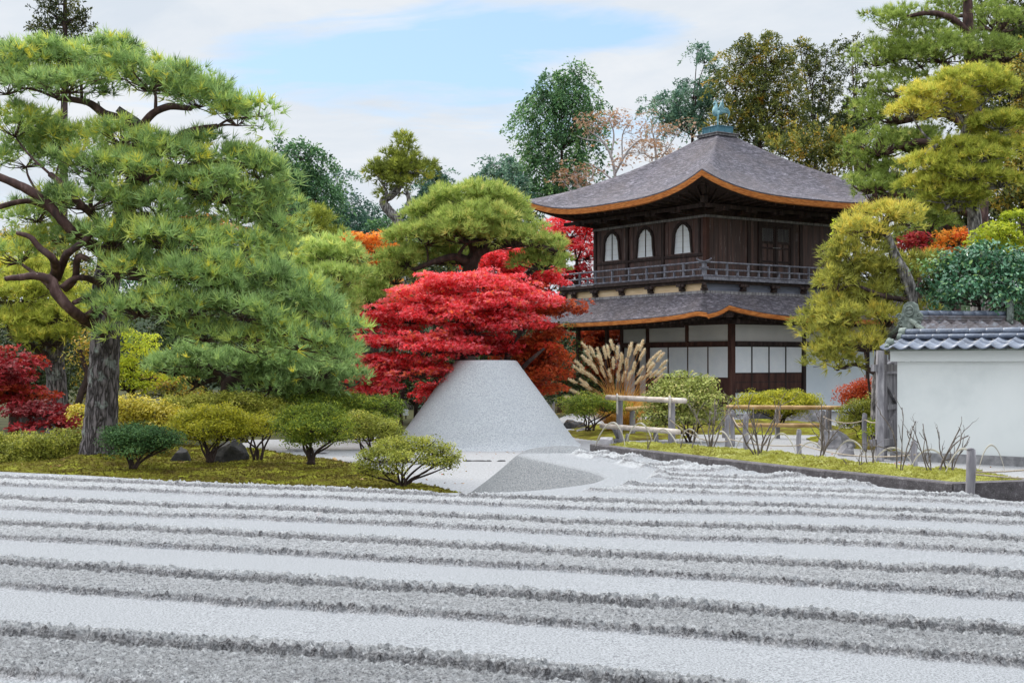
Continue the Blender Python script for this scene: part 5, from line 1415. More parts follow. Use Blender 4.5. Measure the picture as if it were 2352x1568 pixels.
SEED = [100]
COUNT = {}
def tree(name, label, cat, Y0, base, limbs, pads, kind, mat, group=None, barkm='branch', seg=12, dens=1.0, size=1.0, trunk_mat=None, tint=(0.45, 0.22), twigs=True, droop=0.0, depth=0.85, subr=None, low=None, lsize=None, needle=None, flat_n=None, tilt=None, front=0.0):
    """limbs: [(x, y, dY, radius px), ...] polylines in photograph pixels; the first is the trunk.
       pads:  (x, y, rx, ry[, dY[, tint shift]]) foliage masses"""
    SEED[0] += 1; rg = np.random.default_rng(SEED[0])
    if low is None: low = -.08 if kind == 'needle' else -.3
    t_ = thing(name, label, cat, base, group)
    L = []
    for li, pl in enumerate(limbs):
        if front and 1 <= li <= 9: pl = [(q[0], q[1], q[2] - front * min(1, j / 2), q[3] * .8) for j, q in enumerate(pl)]
        pts = np.array([P(q[0], q[1], Y0 + q[2]) for q in pl]); rad = np.array([S(q[3], Y0 + q[2]) for q in pl])
        pts, rad = catmull(pts, rad, 5)
        L.append((pts, rad))
    cen = []; rr = []; tsh = []
    for q in pads:
        Y = Y0 + (q[4] if len(q) > 4 else 0)
        c = P(q[0], q[1], Y); rx = S(q[2], Y); rz = S(q[3], Y)
        cen.append(c); rr.append(np.array([rx, max(rx * depth, rz * .8), rz * (.85 if kind == 'needle' else 1.0)])); tsh.append(q[5] if len(q) > 5 else 0.0)
    tk = MB(); bl = MB()
    for i, (pts, rad) in enumerate(L):
        (tk if i == 0 else bl).tube(pts, rad, seg if i == 0 else 8, True, .12 if i == 0 else .15)
    # pad boughs grow from the closest limb
    sr = subr if subr else 0.34 * size
    Cs = []; Os = []; Ts = []
    for c, r, ts, pq in zip(cen, rr, tsh, pads):
        area = r[0] * r[1] * 2.0 + (r[0] + r[1]) * r[2] * 1.6
        n = max(4, int(area / (sr * sr) * 1.5 * dens))
        d = norm(rg.normal(size=(n * 4, 3))); d = d[d[:, 2] > low][:n]
        rad = np.clip(1 - .10 - .45 * rg.random((len(d), 1)) ** 1.7, .2, 1)
        sc = c + d * rad * r + rg.normal(size=(len(d), 3)) * sr * .25
        if tilt: sc[:, 2] -= (sc[:, 0] - c[0]) * tilt(pq[0]) - .12 * r[2] * np.sin((sc[:, 0] - c[0]) / r[0] * 5 + pq[1])
        Cs.append(sc); Os.append(norm(d / r)); Ts.append(np.full(len(d), ts) + rg.normal(size=len(d)) * tint[1] * .55)
        if L:
            nb = nearest_on(L, c - np.array([0, 0, r[2] * .5]))
            root = c - np.array([0, 0, r[2] * .35])
            if nb[0] > .12:
                mid = (nb[1] + root) / 2 + np.array([0, 0, .12 * nb[0]]) + rg.normal(size=3) * .08 * nb[0]
                r0 = min(nb[2] * .55, S(14, Y0) * size); r0 = max(r0, .018)
                bl.tube([nb[1], mid, root], [r0, r0 * .75, r0 * .5], 6, True, .1, 4)
            else: r0 = .03
            if twigs:
                m_ = min(len(sc), int((10 + 8 * r[0]) * (4 if name == 'bare_autumn_tree' else 1.3)))
                for j in rg.choice(len(sc), m_, replace=False):
                    e = sc[j]; mm_ = root * .45 + e * .55 - np.array([0, 0, .12 * r[2]]) + rg.normal(size=3) * .05 * r[0]
                    bl.tube([root, mm_, e], [r0 * .42, r0 * .26, .006], 4, False, 0, 2)
    Cs = np.concatenate(Cs); Os = np.concatenate(Os); Ts = np.concatenate(Ts)
    if len(L):
        tk.build('trunk', M[trunk_mat or barkm], t_, True)
        if bl.n: bl.build('branches' if False else 'limb', M[barkm], t_, True)
    elif bl.n: bl.build('limb', M[barkm], t_, True)
    m = len(Cs)
    if kind == 'needle':
        nt_ = needle[0] if needle else 16; Ln = needle[1] if needle else .13; nn = needle[2] if needle else 13; wd_ = needle[3] if needle else .013
        k = nt_
        d = norm(rg.normal(size=(m, k, 3)) + np.array([0, 0, .75]) + Os[:, None, :] * .8)
        pts = Cs[:, None, :] + d * sr * np.array([1.15, 1.15, .72]) * (.35 + .65 * rg.random((m, k, 1)) ** .6)
        dr = norm(d + np.array([0, 0, .55]) + .25 * rg.normal(size=(m, k, 3)))
        tt = np.clip(tint[0] + Ts[:, None] + tint[1] * .6 * rg.normal(size=(m, k)), .02, .98)
        odd = rg.random((m, k)) < .012
        tt = np.where(odd, .97, tt)
        V, kk = tufts(pts.reshape(-1, 3), dr.reshape(-1, 3), nn, Ln, wd_, .50, rg)
        tf = np.clip(np.repeat(tt.ravel(), nn) + .05 * rg.normal(size=m * k * nn), 0, 1)
        fol_obj('crown', V, kk, tf, M[mat], t_); COUNT[label[:40]] = len(V) // kk
    elif kind == 'spray':
        ls = lsize or .16
        k = int(needle[0]) if needle else 46
        ax = norm(Os * .9 + np.array([0, 0, .35 - .5 * droop]) + .55 * rg.normal(size=(m, 3)))
        Ls = sr * (1.3 + 1.3 * rg.random((m, 1, 1)))
        f = rg.random((m, k, 1))
        pts = Cs[:, None, :] + ax[:, None, :] * f * Ls + rg.normal(size=(m, k, 3)) * sr * .26 * (1.15 - f)
        pts[:, :, 2] -= (droop * .9 * f[:, :, 0] ** 2 * Ls[:, :, 0])
        tdir = norm(ax[:, None, :] + np.array([0, 0, -.5 * droop]) + .75 * rg.normal(size=(m, k, 3))).reshape(-1, 3)
        pt = pts.reshape(-1, 3); bd = norm(np.cross(tdir, rg.normal(size=pt.shape))); sz = ls * (.6 + .8 * rg.random((len(pt), 1)))
        V = np.stack([pt, pt + tdir * sz * .5 + bd * sz * .2, pt + tdir * sz, pt + tdir * sz * .5 - bd * sz * .2], 1).reshape(-1, 3)
        tt = np.clip(tint[0] + Ts[:, None] + rg.normal(size=(m, 1)) * tint[1] * .5 + tint[1] * .45 * rg.normal(size=(m, k)), .02, .98)
        fol_obj('crown', V, 4, tt.ravel(), M[mat], t_); COUNT[label[:40]] = len(V) // 4
    else:
        ls = lsize or .08
        k = int(max(6, (sr / ls) ** 2 * (7.5 if ls > .12 and kind != 'maple' else 4.2) * (needle[0] if needle else 1.0)))
        k = min(k, 240)
        d = norm(rg.normal(size=(m, k, 3)) + np.array([0, 0, .35]) + Os[:, None, :] * .5)
        fl = flat_n if flat_n else (.45 if kind == 'maple' else .85)
        pts = Cs[:, None, :] + d * sr * np.array([1.25, 1.25, fl]) * (.25 + .75 * rg.random((m, k, 1)) ** .5)
        if droop: pts[:, :, 2] -= droop * sr * rg.random((m, k)) ** 1.5
        nr = norm(d * (.35 if kind == 'maple' else .8) + np.array([0, 0, .8 if kind == 'maple' else .35]) + rg.normal(size=(m, k, 3)) * .5)
        tt = np.clip(tint[0] + Ts[:, None] + tint[1] * .75 * rg.normal(size=(m, k)), .02, .98)
        lob = 3 if kind == 'maple' else 1
        V, kk = leaves(pts.reshape(-1, 3), nr.reshape(-1, 3), ls, .42 if kind == 'maple' else (.36 if kind == 'cedar' else .52), rg, lob)
        fol_obj('crown', V, kk, np.repeat(tt.ravel(), lob), M[mat], t_); COUNT[label[:40]] = len(V) // kk
    return t_

# ---------------------------------------------------------------- the big pine on the left
BP = P(230, 1066, 23); BP[2] = 0.05
tree('pine_tree', 'huge old pine with cracked grey trunk and spreading blue green crown at the left', 'pine tree', 23.0, BP,
     [[(218, 1080, 0, 54), (225, 1045, 0, 43), (231, 980, 0, 38), (236, 900, 0, 35), (240, 820, 0, 33), (243, 750, 0, 33), (241, 690, 0, 30), (246, 640, 0, 30), (262, 560, .2, 24), (285, 480, .3, 21), (308, 415, .4, 19), (335, 360, .3, 15), (330, 300, .2, 12), (270, 250, 0, 8)],
      [(238, 765, -.2, 15), (205, 742, -.3, 18), (165, 712, -.5, 16), (130, 672, -.6, 17), (118, 645, -.6, 15), (82, 634, -.7, 12), (45, 637, -.8, 10), (12, 640, -.8, 7)],
      [(118, 660, -.6, 15), (128, 615, -.5, 14), (118, 590, -.5, 11), (92, 570, -.4, 10), (70, 545, -.4, 8), (40, 535, -.3, 6)],
      [(130, 640, -.6, 13), (150, 590, -.5, 12), (165, 575, -.4, 10), (200, 548, -.3, 9), (215, 520, -.2, 8)],
      [(150, 665, -.55, 9), (172, 640, -.4, 10), (180, 590, -.3, 10), (210, 600, -.2, 8)],
      [(243, 660, 0, 12), (205, 640, -.2, 9), (170, 640, -.35, 8), (140, 660, -.5, 7)],
      [(240, 720, 0, 9), (205, 685, -.3, 8), (170, 695, -.4, 7)],
      [(262, 565, .1, 14), (220, 500, 0, 13), (185, 470, -.1, 11), (150, 430, -.1, 9), (115, 400, 0, 8)],
      [(250, 600, .1, 16), (205, 560, 0, 15), (160, 525, -.2, 14), (120, 480, -.3, 14), (80, 445, -.4, 14), (30, 420, -.5, 12), (-30, 395, -.5, 11)],
      [(120, 480, -.3, 9), (60, 462, -.3, 8), (-20, 480, -.4, 8)],
      [(335, 370, .3, 14), (300, 290, .1, 12), (240, 262, -.1, 10), (200, 235, -.2, 8), (130, 225, -.3, 6)],
      [(320, 300, .1, 11), (350, 262, -.1, 9), (390, 245, -.2, 8), (440, 250, -.2, 6)],
      [(308, 415, .3, 14), (370, 350, 0, 11), (430, 305, -.1, 9), (500, 290, -.1, 6)],
      [(246, 640, 0, 17), (290, 620, -.3, 14), (330, 640, -.5, 12), (375, 690, -.8, 11), (430, 740, -1.1, 9), (520, 765, -1.2, 7), (620, 790, -1.3, 5)],
      [(255, 600, .1, 15), (340, 560, -.3, 11), (430, 590, -.5, 9), (520, 620, -.6, 7), (640, 640, -.7, 5)],
      [(285, 480, .3, 14), (380, 440, .2, 11), (480, 450, .1, 9), (560, 480, .1, 7), (640, 520, 0, 5)],
      [(300, 430, .3, 12), (400, 390, .4, 9), (520, 375, .4, 7), (600, 390, .4, 5)]],
     [(85, 160, 115, 52), (215, 150, 130, 50, .2), (345, 192, 130, 56), (455, 232, 105, 56, .1), (545, 275, 72, 48, 0), (15, 205, 80, 42, -.3), (150, 205, 110, 30, -.6), (590, 262, 32, 20, 0),
      (35, 300, 85, 48, 0, .1), (150, 335, 100, 42, .5), (285, 325, 70, 30, -.5, .15), (400, 372, 120, 48, -.3, .05), (520, 368, 105, 46, .2), (595, 400, 75, 40, 0), (235, 395, 115, 45, -.4, .06), (60, 372, 75, 40, .4), (330, 405, 70, 30, -.8, .1),
      (475, 445, 140, 48, -.2), (600, 458, 88, 44, .3), (360, 490, 115, 48, -.5), (205, 470, 100, 42, -.7), (85, 500, 75, 34, .3, .05), (625, 520, 70, 42, .3), (545, 505, 90, 36, .4),
      (260, 560, 115, 46, -.6), (400, 560, 125, 48, -.8, .05), (540, 570, 110, 46, -.2, .05), (45, 590, 75, 45, .2, .25), (150, 545, 55, 28, .4, .1), (660, 590, 55, 34, .2),
      (330, 630, 95, 40, -.9, .05), (470, 640, 130, 52, -1.0, -.05), (600, 640, 105, 48, -.8, -.05), (710, 690, 90, 46, -.8, -.05), (560, 720, 135, 52, -1.2, -.08), (690, 790, 115, 50, -1.2, .0), (420, 715, 100, 42, -1.3, -.06), (318, 715, 95, 36, -1.2, -.05), (780, 815, 50, 34, -1.0, .0),
      (250, 722, 34, 24, -1.3, -.05), (262, 768, 15, 16, -1.3, -.1), (590, 800, 95, 38, -1.1, .03), (470, 775, 70, 28, -1.1), (400, 640, 70, 30, -1.1, .1), (760, 750, 70, 40, -1.0, -.02)],
     'needle', 'pine_green', None, 'red_bark', 18, .78, 1.0, 'pine_bark', (.47, .22), True, needle=(9, .19, 10, .020), subr=.22, front=.75, tilt=lambda x: .32 * min(max((x - 230) / 350, -.8), 1.0))

# ---------------------------------------------------------------- other pines
def pine(label, Y0, limbs, pads, mat, base, **kw):
    kw.setdefault('needle', (11, .19, 9, .023)); kw.setdefault('subr', .26)
    return tree('pine_tree', label, 'pine tree', Y0, base, limbs, pads, 'needle', mat, 'garden pines', kw.pop('barkm', 'branch'), **kw)
def gb(x, Y, z=0.0): return np.array([(x - CX) * Y / FD, Y, z])
pine('pine with a thick straight trunk and yellow green boughs behind the huge pine', 30, [[(138, 1015, 0, 32), (134, 950, 0, 23), (130, 880, 0, 22), (125, 830, 0, 22), (125, 780, 0, 18), (120, 700, 0, 12)], [(125, 830, 0, 10), (80, 800, -.3, 8), (20, 770, -.3, 5)]],
     [(50, 690, 110, 42), (140, 735, 80, 36, -.4), (30, 755, 75, 36, -.5), (120, 785, 70, 28, -.6), (190, 690, 60, 30, .3), (215, 745, 45, 26, .2), (75, 640, 90, 34, .4)], 'pine_olive', gb(138, 30), trunk_mat='pine_bark', tint=(.55, .18))
pine('low dark green pine sweeping to the right behind the hedge', 28, [[(512, 985, 0, 22), (522, 915, 0, 17), (525, 880, 0, 15), (555, 872, 0, 13), (600, 880, 0, 9), (700, 870, 0, 5)], [(715, 985, .2, 11), (732, 915, .2, 9), (740, 870, .2, 6)]],
     [(470, 835, 80, 34), (560, 850, 85, 34, -.3), (655, 845, 100, 40, .2), (745, 860, 85, 36, -.2), (815, 880, 45, 20, -.3), (620, 890, 70, 20, -.2), (450, 880, 40, 20, .3), (700, 905, 70, 16, .1), (400, 850, 60, 36, .5)], 'pine_green', gb(512, 28), tint=(.33, .15))
pine('pale silvery green pine right behind the crown of the huge pine', 31, [[(790, 995, 0, 16), (785, 850, 0, 12), (775, 750, 0, 10), (760, 650, 0, 7)]],
     [(745, 590, 72, 36, 0, .1), (690, 610, 60, 36, .3), (775, 650, 60, 34, -.3), (745, 700, 70, 38, -.4), (790, 735, 45, 34, 0), (700, 660, 60, 36, .2), (790, 600, 40, 26, .2)], 'pine_pale', gb(790, 31), tint=(.5, .2))
pine('cloud pruned small pine with flat rounded tiers against the dark cedars', 46, [[(715, 935, 0, 12), (715, 650, 0, 8), (715, 540, 0, 5)]],
     [(718, 512, 50, 18), (690, 530, 40, 16, -.3), (745, 540, 40, 16, -.3), (712, 555, 60, 14, -.2)], 'pine_olive', gb(715, 46), tint=(.35, .12), needle=(16, .22, 10, .03), subr=.38)
pine('dome topped yellow green pine rising behind the red maple beside the pavilion', 33.5, [[(1072, 1000, 0, 24), (1071, 800, 0, 21), (1072, 700, 0, 19), (1078, 640, 0, 18), (1082, 605, 0, 17), (1092, 580, 0, 14), (1080, 540, 0, 9), (1090, 490, 0, 6)],
      [(1082, 605, 0, 12), (1050, 590, -.3, 9), (1005, 598, -.4, 7), (950, 620, -.4, 5)], [(1088, 585, 0, 12), (1130, 568, -.3, 9), (1200, 560, -.4, 7), (1280, 575, -.4, 5)], [(1200, 640, .6, 9), (1235, 610, .5, 7), (1270, 600, .4, 5)]],
     [(1092, 468, 108, 38, 0, .05), (1005, 502, 78, 34, .1), (1160, 500, 62, 34, .1), (1100, 515, 110, 36, -.6, .05), (975, 552, 85, 36, -.2), (1080, 545, 105, 34, -.7), (1185, 558, 82, 32, -.5, .03), (1272, 578, 44, 24, -.2, .05), (930, 605, 68, 32, -.1), (1245, 610, 58, 28, 0, -.1), (905, 645, 55, 30, .1), (1020, 600, 55, 18, .4, -.1), (860, 700, 70, 38, .8), (850, 650, 45, 28, .8), (920, 700, 60, 30, .9)],
     'pine_mid', gb(1072, 33.5), tint=(.52, .17), dens=1.15)
pine('tall crooked lone pine leaning above the orange maple', 52, [[(935, 950, 0, 14), (930, 640, 0, 12), (925, 540, 0, 11), (912, 505, 0, 11), (888, 478, 0, 11), (882, 460, 0, 10), (905, 445, 0, 8), (918, 420, 0, 7), (922, 370, 0, 4)], [(912, 505, 0, 7), (938, 470, -.2, 6), (935, 440, -.2, 4)]],
     [(915, 395, 52, 24), (945, 415, 38, 22), (880, 420, 30, 18), (920, 368, 30, 18), (915, 440, 42, 16, -.3), (965, 395, 24, 16), (926, 345, 12, 14), (900, 405, 50, 30, .3), (940, 395, 44, 30, .4), (926, 330, 7, 10)], 'pine_olive', gb(935, 52), tint=(.24, .18), needle=(15, .24, 10, .035), subr=.42, barkm='grey_bark', dens=.85)
pine('tall broad pine rising above the right end of the pavilion roof', 40, [[(2262, 980, 0, 30), (2255, 700, 0, 24), (2248, 450, 0, 20), (2238, 250, 0, 17), (2230, 150, 0, 14), (2224, 60, 0, 12), (2222, -60, 0, 9)], [(2224, 75, 0, 9), (2180, 40, -.3, 8), (2130, 30, -.4, 6), (2080, 40, -.4, 4)], [(2236, 200, 0, 10), (2195, 165, -.4, 8), (2175, 190, -.4, 7), (2160, 210, -.4, 5)]],
     [(2060, 62, 66, 38), (2130, 98, 72, 38, -.4), (2012, 140, 55, 42, .2), (2090, 150, 80, 40, -.2), (2160, 135, 90, 32, -.7, .05), (2055, 215, 72, 44, -.3), (2000, 262, 42, 38, 0), (2070, 270, 70, 38, -.2, .06), (2020, 345, 68, 42, -.3, .06), (2085, 335, 60, 40, .2), (1998, 430, 58, 34, -.4, .05), (2060, 410, 66, 40, -.1), (2120, 330, 50, 40, .4), (2290, 62, 60, 50, .3), (2250, 120, 70, 32, -.2), (2310, 130, 50, 40, .5), (2150, 40, 36, 24, .3), (2015, 455, 60, 26, -.6, .05), (2100, 460, 70, 40, .2), (2130, 530, 70, 40, .3), (2190, 30, 40, 26, .4), (1990, 385, 40, 26, 0)],
     'pine_mid', gb(2262, 40), tint=(.38, .17), needle=(13, .19, 12, .022), subr=.38, barkm='red_bark', dens=1.0)
pine('cloud pruned pine with a grey trunk and flat golden green tiers at the right', 33, [[(2256, 1010, 0, 24), (2250, 700, 0, 19), (2244, 580, 0, 17), (2236, 480, 0, 15), (2228, 400, 0, 13), (2222, 340, 0, 11), (2215, 300, 0, 8), (2250, 245, 0, 6)], [(2224, 345, 0, 7), (2160, 332, -.3, 6), (2110, 372, -.4, 4)], [(2218, 310, 0, 7), (2270, 320, -.2, 6), (2320, 310, -.3, 4)], [(2232, 430, 0, 6), (2200, 455, -.3, 5), (2170, 480, -.4, 4)]],
     [(2225, 192, 92, 26, 0, .05), (2150, 228, 82, 30, -.2, .2), (2280, 212, 60, 24, .1), (2095, 262, 52, 22, -.2, .3), (2180, 255, 60, 22, .2, .15), (2295, 290, 75, 24, -.3), (2250, 310, 40, 14, .2, .1), (2205, 345, 66, 16, -.4, .02), (2290, 345, 66, 18, -.2), (2130, 385, 66, 22, -.3, .12), (2235, 372, 80, 16, -.6, 0), (2215, 408, 90, 20, -.5, 0), (2130, 430, 60, 18, -.2, .1), (2185, 455, 80, 22, -.4, -.05), (2290, 425, 50, 20, -.2), (2210, 475, 50, 20, 0, -.1)],
     'pine_olive', gb(2256, 33), tint=(.58, .2), trunk_mat='grey_bark', barkm='grey_bark', subr=.2, needle=(10, .17, 9, .022))
pine('leaning golden yellow pine with a twisted lichen grey trunk drooping over the tiled wall', 28.6, [[(2012, 1030, 0, 16), (2016, 880, 0, 13), (2024, 810, 0, 12), (2042, 775, 0, 13), (2072, 735, 0, 14), (2092, 700, 0, 15), (2092, 670, 0, 15), (2078, 630, 0, 14), (2058, 592, 0, 12), (2042, 550, 0, 9), (2030, 515, 0, 6)], [(2040, 778, 0, 8), (2000, 800, -.3, 7), (1960, 800, -.4, 5), (1920, 790, -.4, 3)], [(2090, 690, 0, 7), (2030, 680, -.3, 6), (1980, 660, -.4, 4)]],
     [(2030, 505, 66, 26, 0, .28), (1975, 530, 46, 22, -.2, .25), (2085, 512, 30, 18, .1, .2), (2010, 555, 60, 30, .2), (1960, 598, 60, 36, 0), (2010, 635, 62, 40, .3, -.03), (1920, 660, 52, 38, 0), (1985, 690, 70, 40, .2), (1900, 715, 46, 34, .1), (1950, 745, 66, 36, -.3, .12), (1890, 770, 46, 28, -.2, .05), (1960, 795, 60, 26, -.5, .18), (1905, 815, 48, 24, -.3, .02), (2030, 740, 40, 30, -.3, .15), (1930, 838, 36, 24, -.4, 0), (2060, 645, 40, 34, .4, -.08), (1880, 740, 30, 22, 0), (2110, 735, 34, 34, .5, .05), (2095, 620, 40, 40, .7, -.05)],
     'pine_yellow', gb(2012, 28.6), tint=(.44, .22), trunk_mat='grey_bark', dens=1.1)

# ---------------------------------------------------------------- maples
def maple(label, Y0, limbs, pads, mat, base, **kw):
    kw.setdefault('lsize', .085); kw.setdefault('subr', .32); kw.setdefault('flat_n', .34)
    return tree('maple_tree', label, 'maple', Y0, base, limbs, pads, 'maple', mat, 'autumn maples', **kw)
maple('large brilliant red maple spreading in layers behind the sand mound', 30.5, [[(1015, 1012, .3, 16), (1040, 900, .3, 13), (1062, 800, .2, 11), (1075, 740, .2, 8), (1080, 690, 0, 5)], [(1180, 1010, .3, 11), (1165, 880, .3, 9), (1170, 800, .2, 7), (1210, 750, 0, 4)], [(1050, 860, .3, 8), (980, 840, -.2, 6), (900, 860, -.4, 4)], [(925, 1012, 0, 6), (920, 940, 0, 5), (930, 880, 0, 4)], [(1165, 880, .2, 6), (1215, 830, -.2, 5), (1250, 800, -.3, 3)]],
      [(1080, 655, 135, 30, 0, .08), (1190, 690, 95, 34, .1, .02), (990, 685, 105, 34, 0, .08), (940, 730, 100, 34, -.3, .0), (1060, 725, 120, 34, -.6, .1), (1180, 745, 95, 36, -.4, .05), (895, 780, 72, 34, -.3, .0), (1000, 795, 115, 40, -.8, .08), (880, 845, 62, 34, -.5, -.05), (960, 855, 95, 34, -.8, .05), (1100, 800, 90, 34, .2, -.1), (1090, 760, 60, 24, -.8, .05), (830, 868, 52, 16, -.6, .05), (788, 878, 28, 9, -.6, .1), (870, 890, 56, 16, -.7, .05), (830, 908, 26, 8, -.7, .1), (1030, 900, 80, 24, .2, -.15), (1140, 700, 80, 28, -.8, .1)],
      'red_leaf', gb(1015, 30.8), tint=(.47, .26), dens=1.0, lsize=.072, subr=.29, flat_n=.3)
maple('rust brown maple boughs at the right edge of the red maple touching the eaves', 31.5, [[(1205, 1000, .4, 11), (1212, 900, .3, 9), (1222, 820, .2, 7), (1240, 740, .1, 4)]],
      [(1200, 812, 78, 34), (1225, 855, 66, 34, -.2), (1205, 895, 60, 26, .1), (1255, 715, 48, 16, -.3, -.1), (1292, 710, 38, 9, -.4, -.15), (1262, 775, 44, 22, -.1), (1240, 900, 26, 16, -.3, .2), (1262, 812, 44, 16, -.4, .15), (1180, 870, 50, 30, -.4)],
      'rust_leaf', gb(1205, 31.9), tint=(.45, .22), dens=1.2)
maple('deep red maple crown showing just behind the trunk of the dome topped pine', 37, [[(1160, 985, 0, 10), (1150, 750, 0, 8), (1145, 640, 0, 4)]], [(1128, 610, 66, 28), (1190, 598, 58, 30), (1225, 640, 50, 34), (1160, 650, 80, 26), (1260, 660, 34, 26)], 'red_leaf', gb(1160, 37), tint=(.35, .2))
maple('bright red maple glowing under the left eaves of the upper pavilion roof', 55, [[(1335, 935, 0, 9), (1330, 750, 0, 7), (1325, 600, 0, 4)]], [(1310, 535, 62, 32), (1345, 585, 46, 32), (1290, 575, 48, 28), (1350, 520, 36, 16), (1330, 640, 50, 26), (1280, 625, 34, 26)], 'red_leaf', gb(1335, 55), tint=(.5, .2), lsize=.14, subr=.5)
maple('dark rust maple in the shade under the lower pavilion eaves', 54, [[(1395, 940, 0, 10), (1390, 830, 0, 9), (1380, 770, 0, 7), (1360, 720, 0, 4)], [(1390, 850, 0, 6), (1415, 790, 0, 4)]], [(1400, 780, 46, 40), (1355, 790, 40, 36), (1330, 850, 44, 30), (1385, 850, 44, 30), (1300, 880, 40, 22), (1430, 770, 36, 40)], 'rust_leaf', gb(1395, 54), tint=(.3, .2), lsize=.13, subr=.5)
maple('orange maple between the huge pine and the dome topped pine', 42, [[(850, 950, 0, 10), (850, 720, 0, 8), (852, 600, 0, 4)]], [(852, 568, 46, 30), (820, 560, 26, 18), (870, 610, 42, 24), (840, 600, 48, 24, 0, -.2), (865, 645, 40, 20, 0, .1), (810, 620, 24, 16, 0, -.3), (880, 550, 22, 16)], 'orange_leaf', gb(850, 42), tint=(.45, .22), lsize=.11, subr=.42)
maple('small orange maple glimpsed through a gap in the crown of the huge pine', 40, [[(468, 955, 0, 9), (468, 700, 0, 7), (468, 545, 0, 4)]], [(465, 522, 46, 16), (500, 530, 30, 16), (480, 552, 40, 12, 0, .3)], 'orange_leaf', gb(468, 40), tint=(.6, .22), lsize=.11, subr=.4)
maple('crimson maple at the left edge behind the huge pine', 27, [[(30, 1040, 0, 14), (35, 920, 0, 10), (45, 850, 0, 6)]], [(16, 834, 54, 18, 0, .1), (4, 862, 56, 18, -.3), (50, 872, 38, 13, -.2, -.05), (15, 900, 60, 13, -.3, .4), (78, 905, 24, 11, 0, .3), (28, 925, 56, 10, 0, .1)], 'crimson_leaf', gb(30, 27), tint=(.42, .18), dens=1.2)
maple('low purple crimson maple bough spreading over the pond rocks', 26, [[(150, 1050, 0, 8), (140, 990, 0, 6), (110, 955, 0, 4)]], [(95, 950, 66, 12, 0, -.2), (140, 968, 46, 10, -.2, .1), (180, 980, 40, 8, -.3, .2), (110, 968, 40, 8, -.3, .1)], 'crimson_leaf', gb(150, 26), tint=(.35, .15), dens=1.2)
maple('orange red maple between the cloud pruned pine and the camellia', 38, [[(2200, 950, 0, 9), (2200, 700, 0, 7), (2200, 580, 0, 4)]], [(2205, 552, 42, 20, 0, .1), (2185, 575, 30, 12), (2225, 565, 26, 14)], 'orange_leaf', gb(2200, 38), tint=(.7, .2), lsize=.1, subr=.4)
maple('small crimson maple patch right of the golden leaning pine', 37, [[(2112, 960, 0, 8), (2112, 700, 0, 6), (2112, 580, 0, 3)]], [(2112, 556, 24, 14), (2098, 562, 16, 9)], 'crimson_leaf', gb(2112, 37), tint=(.5, .2), lsize=.1, subr=.35)
maple('lime green maple at the right edge above the camellia', 31, [[(2320, 1000, 0, 10), (2315, 750, 0, 8), (2310, 580, 0, 4)]], [(2300, 548, 56, 24), (2335, 575, 36, 22), (2345, 520, 30, 30), (2270, 572, 40, 14)], 'lime_leaf', gb(2320, 31), tint=(.4, .2), lsize=.09, subr=.36)

# ---------------------------------------------------------------- broadleaf and conifer background
def leafy(name, label, cat, Y0, pads, mat, x, ls=.16, sr=.6, grp=None, limbs=None, kind='leaf', **kw):
    if Y0 > 54 or kind == 'cedar': kind = 'spray'; sr = sr * .85; kw['tint'] = (kw.get('tint', (.45, .22))[0], .28); kw['dens'] = kw.get('dens', 1.0) * 2.1; pads = [(q[0], q[1], q[2] * .86, q[3] * .82) + tuple(q[4:]) for q in pads]
    cxp = x
    top = min(p[1] for p in pads)
    by = HY + EYE * FD / Y0
    if limbs is None: limbs = [[(cxp, by, 0, 11), (cxp + 3, (by + top) / 2, 0, 7), (cxp, top * .75 + by * .25, 0, 3)]]
    return tree(name, label, cat, Y0, gb(x, Y0), limbs, pads, kind, mat, grp, lsize=ls, subr=sr, **kw)
grp_bg = 'trees on the slope behind the garden'
leafy('cedar_tree', 'dense dark green cedar just right of the huge pine crown', 'cedar', 60, [(690, 358, 48, 34), (720, 395, 50, 40), (675, 405, 56, 46), (735, 445, 54, 44), (690, 465, 66, 46), (715, 520, 62, 44), (655, 350, 26, 18), (700, 580, 70, 40), (668, 440, 40, 40)], 'cedar', 700, .16, .62, grp_bg, kind='cedar', droop=1.1, tint=(.42, .22), dens=1.2)
leafy('cedar_tree', 'blue green cedar with a stepped top right of the dense dark cedar', 'cedar', 66, [(775, 425, 26, 30), (790, 470, 38, 34), (765, 500, 46, 40), (800, 515, 32, 32), (780, 560, 50, 40), (815, 560, 26, 40), (740, 590, 60, 40), (830, 600, 40, 40)], 'bluegreen', 785, .16, .62, grp_bg, kind='cedar', droop=1.1, tint=(.4, .2), dens=1.2)
leafy('fir_tree', 'dark spiky fir rising above the crown of the huge pine at the top left', 'fir', 45, [(135, 5, 48, 20), (150, -20, 40, 24), (138, 42, 62, 18), (165, 62, 46, 18), (120, 62, 44, 16), (80, 75, 22, 13), (190, 84, 28, 12), (140, 90, 56, 14), (108, 22, 30, 12), (195, 50, 26, 12)], 'dark_leaf', 143, .10, .26, None, [[(143, 955, 0, 13), (145, 500, 0, 10), (148, 200, 0, 7), (150, -30, 0, 4)]], kind='cedar', tint=(.55, .25), dens=.42, needle=(24,))
leafy('fir_tree', 'spray of dark fir foliage at the top left corner of the sky', 'fir', 48, [(-8, 128, 22, 14), (-14, 95, 18, 16)], 'dark_leaf', -30, .10, .26, None, [[(-30, 950, 0, 12), (-28, 400, 0, 8), (-25, 80, 0, 3)]], kind='cedar', tint=(.55, .2), dens=.7)
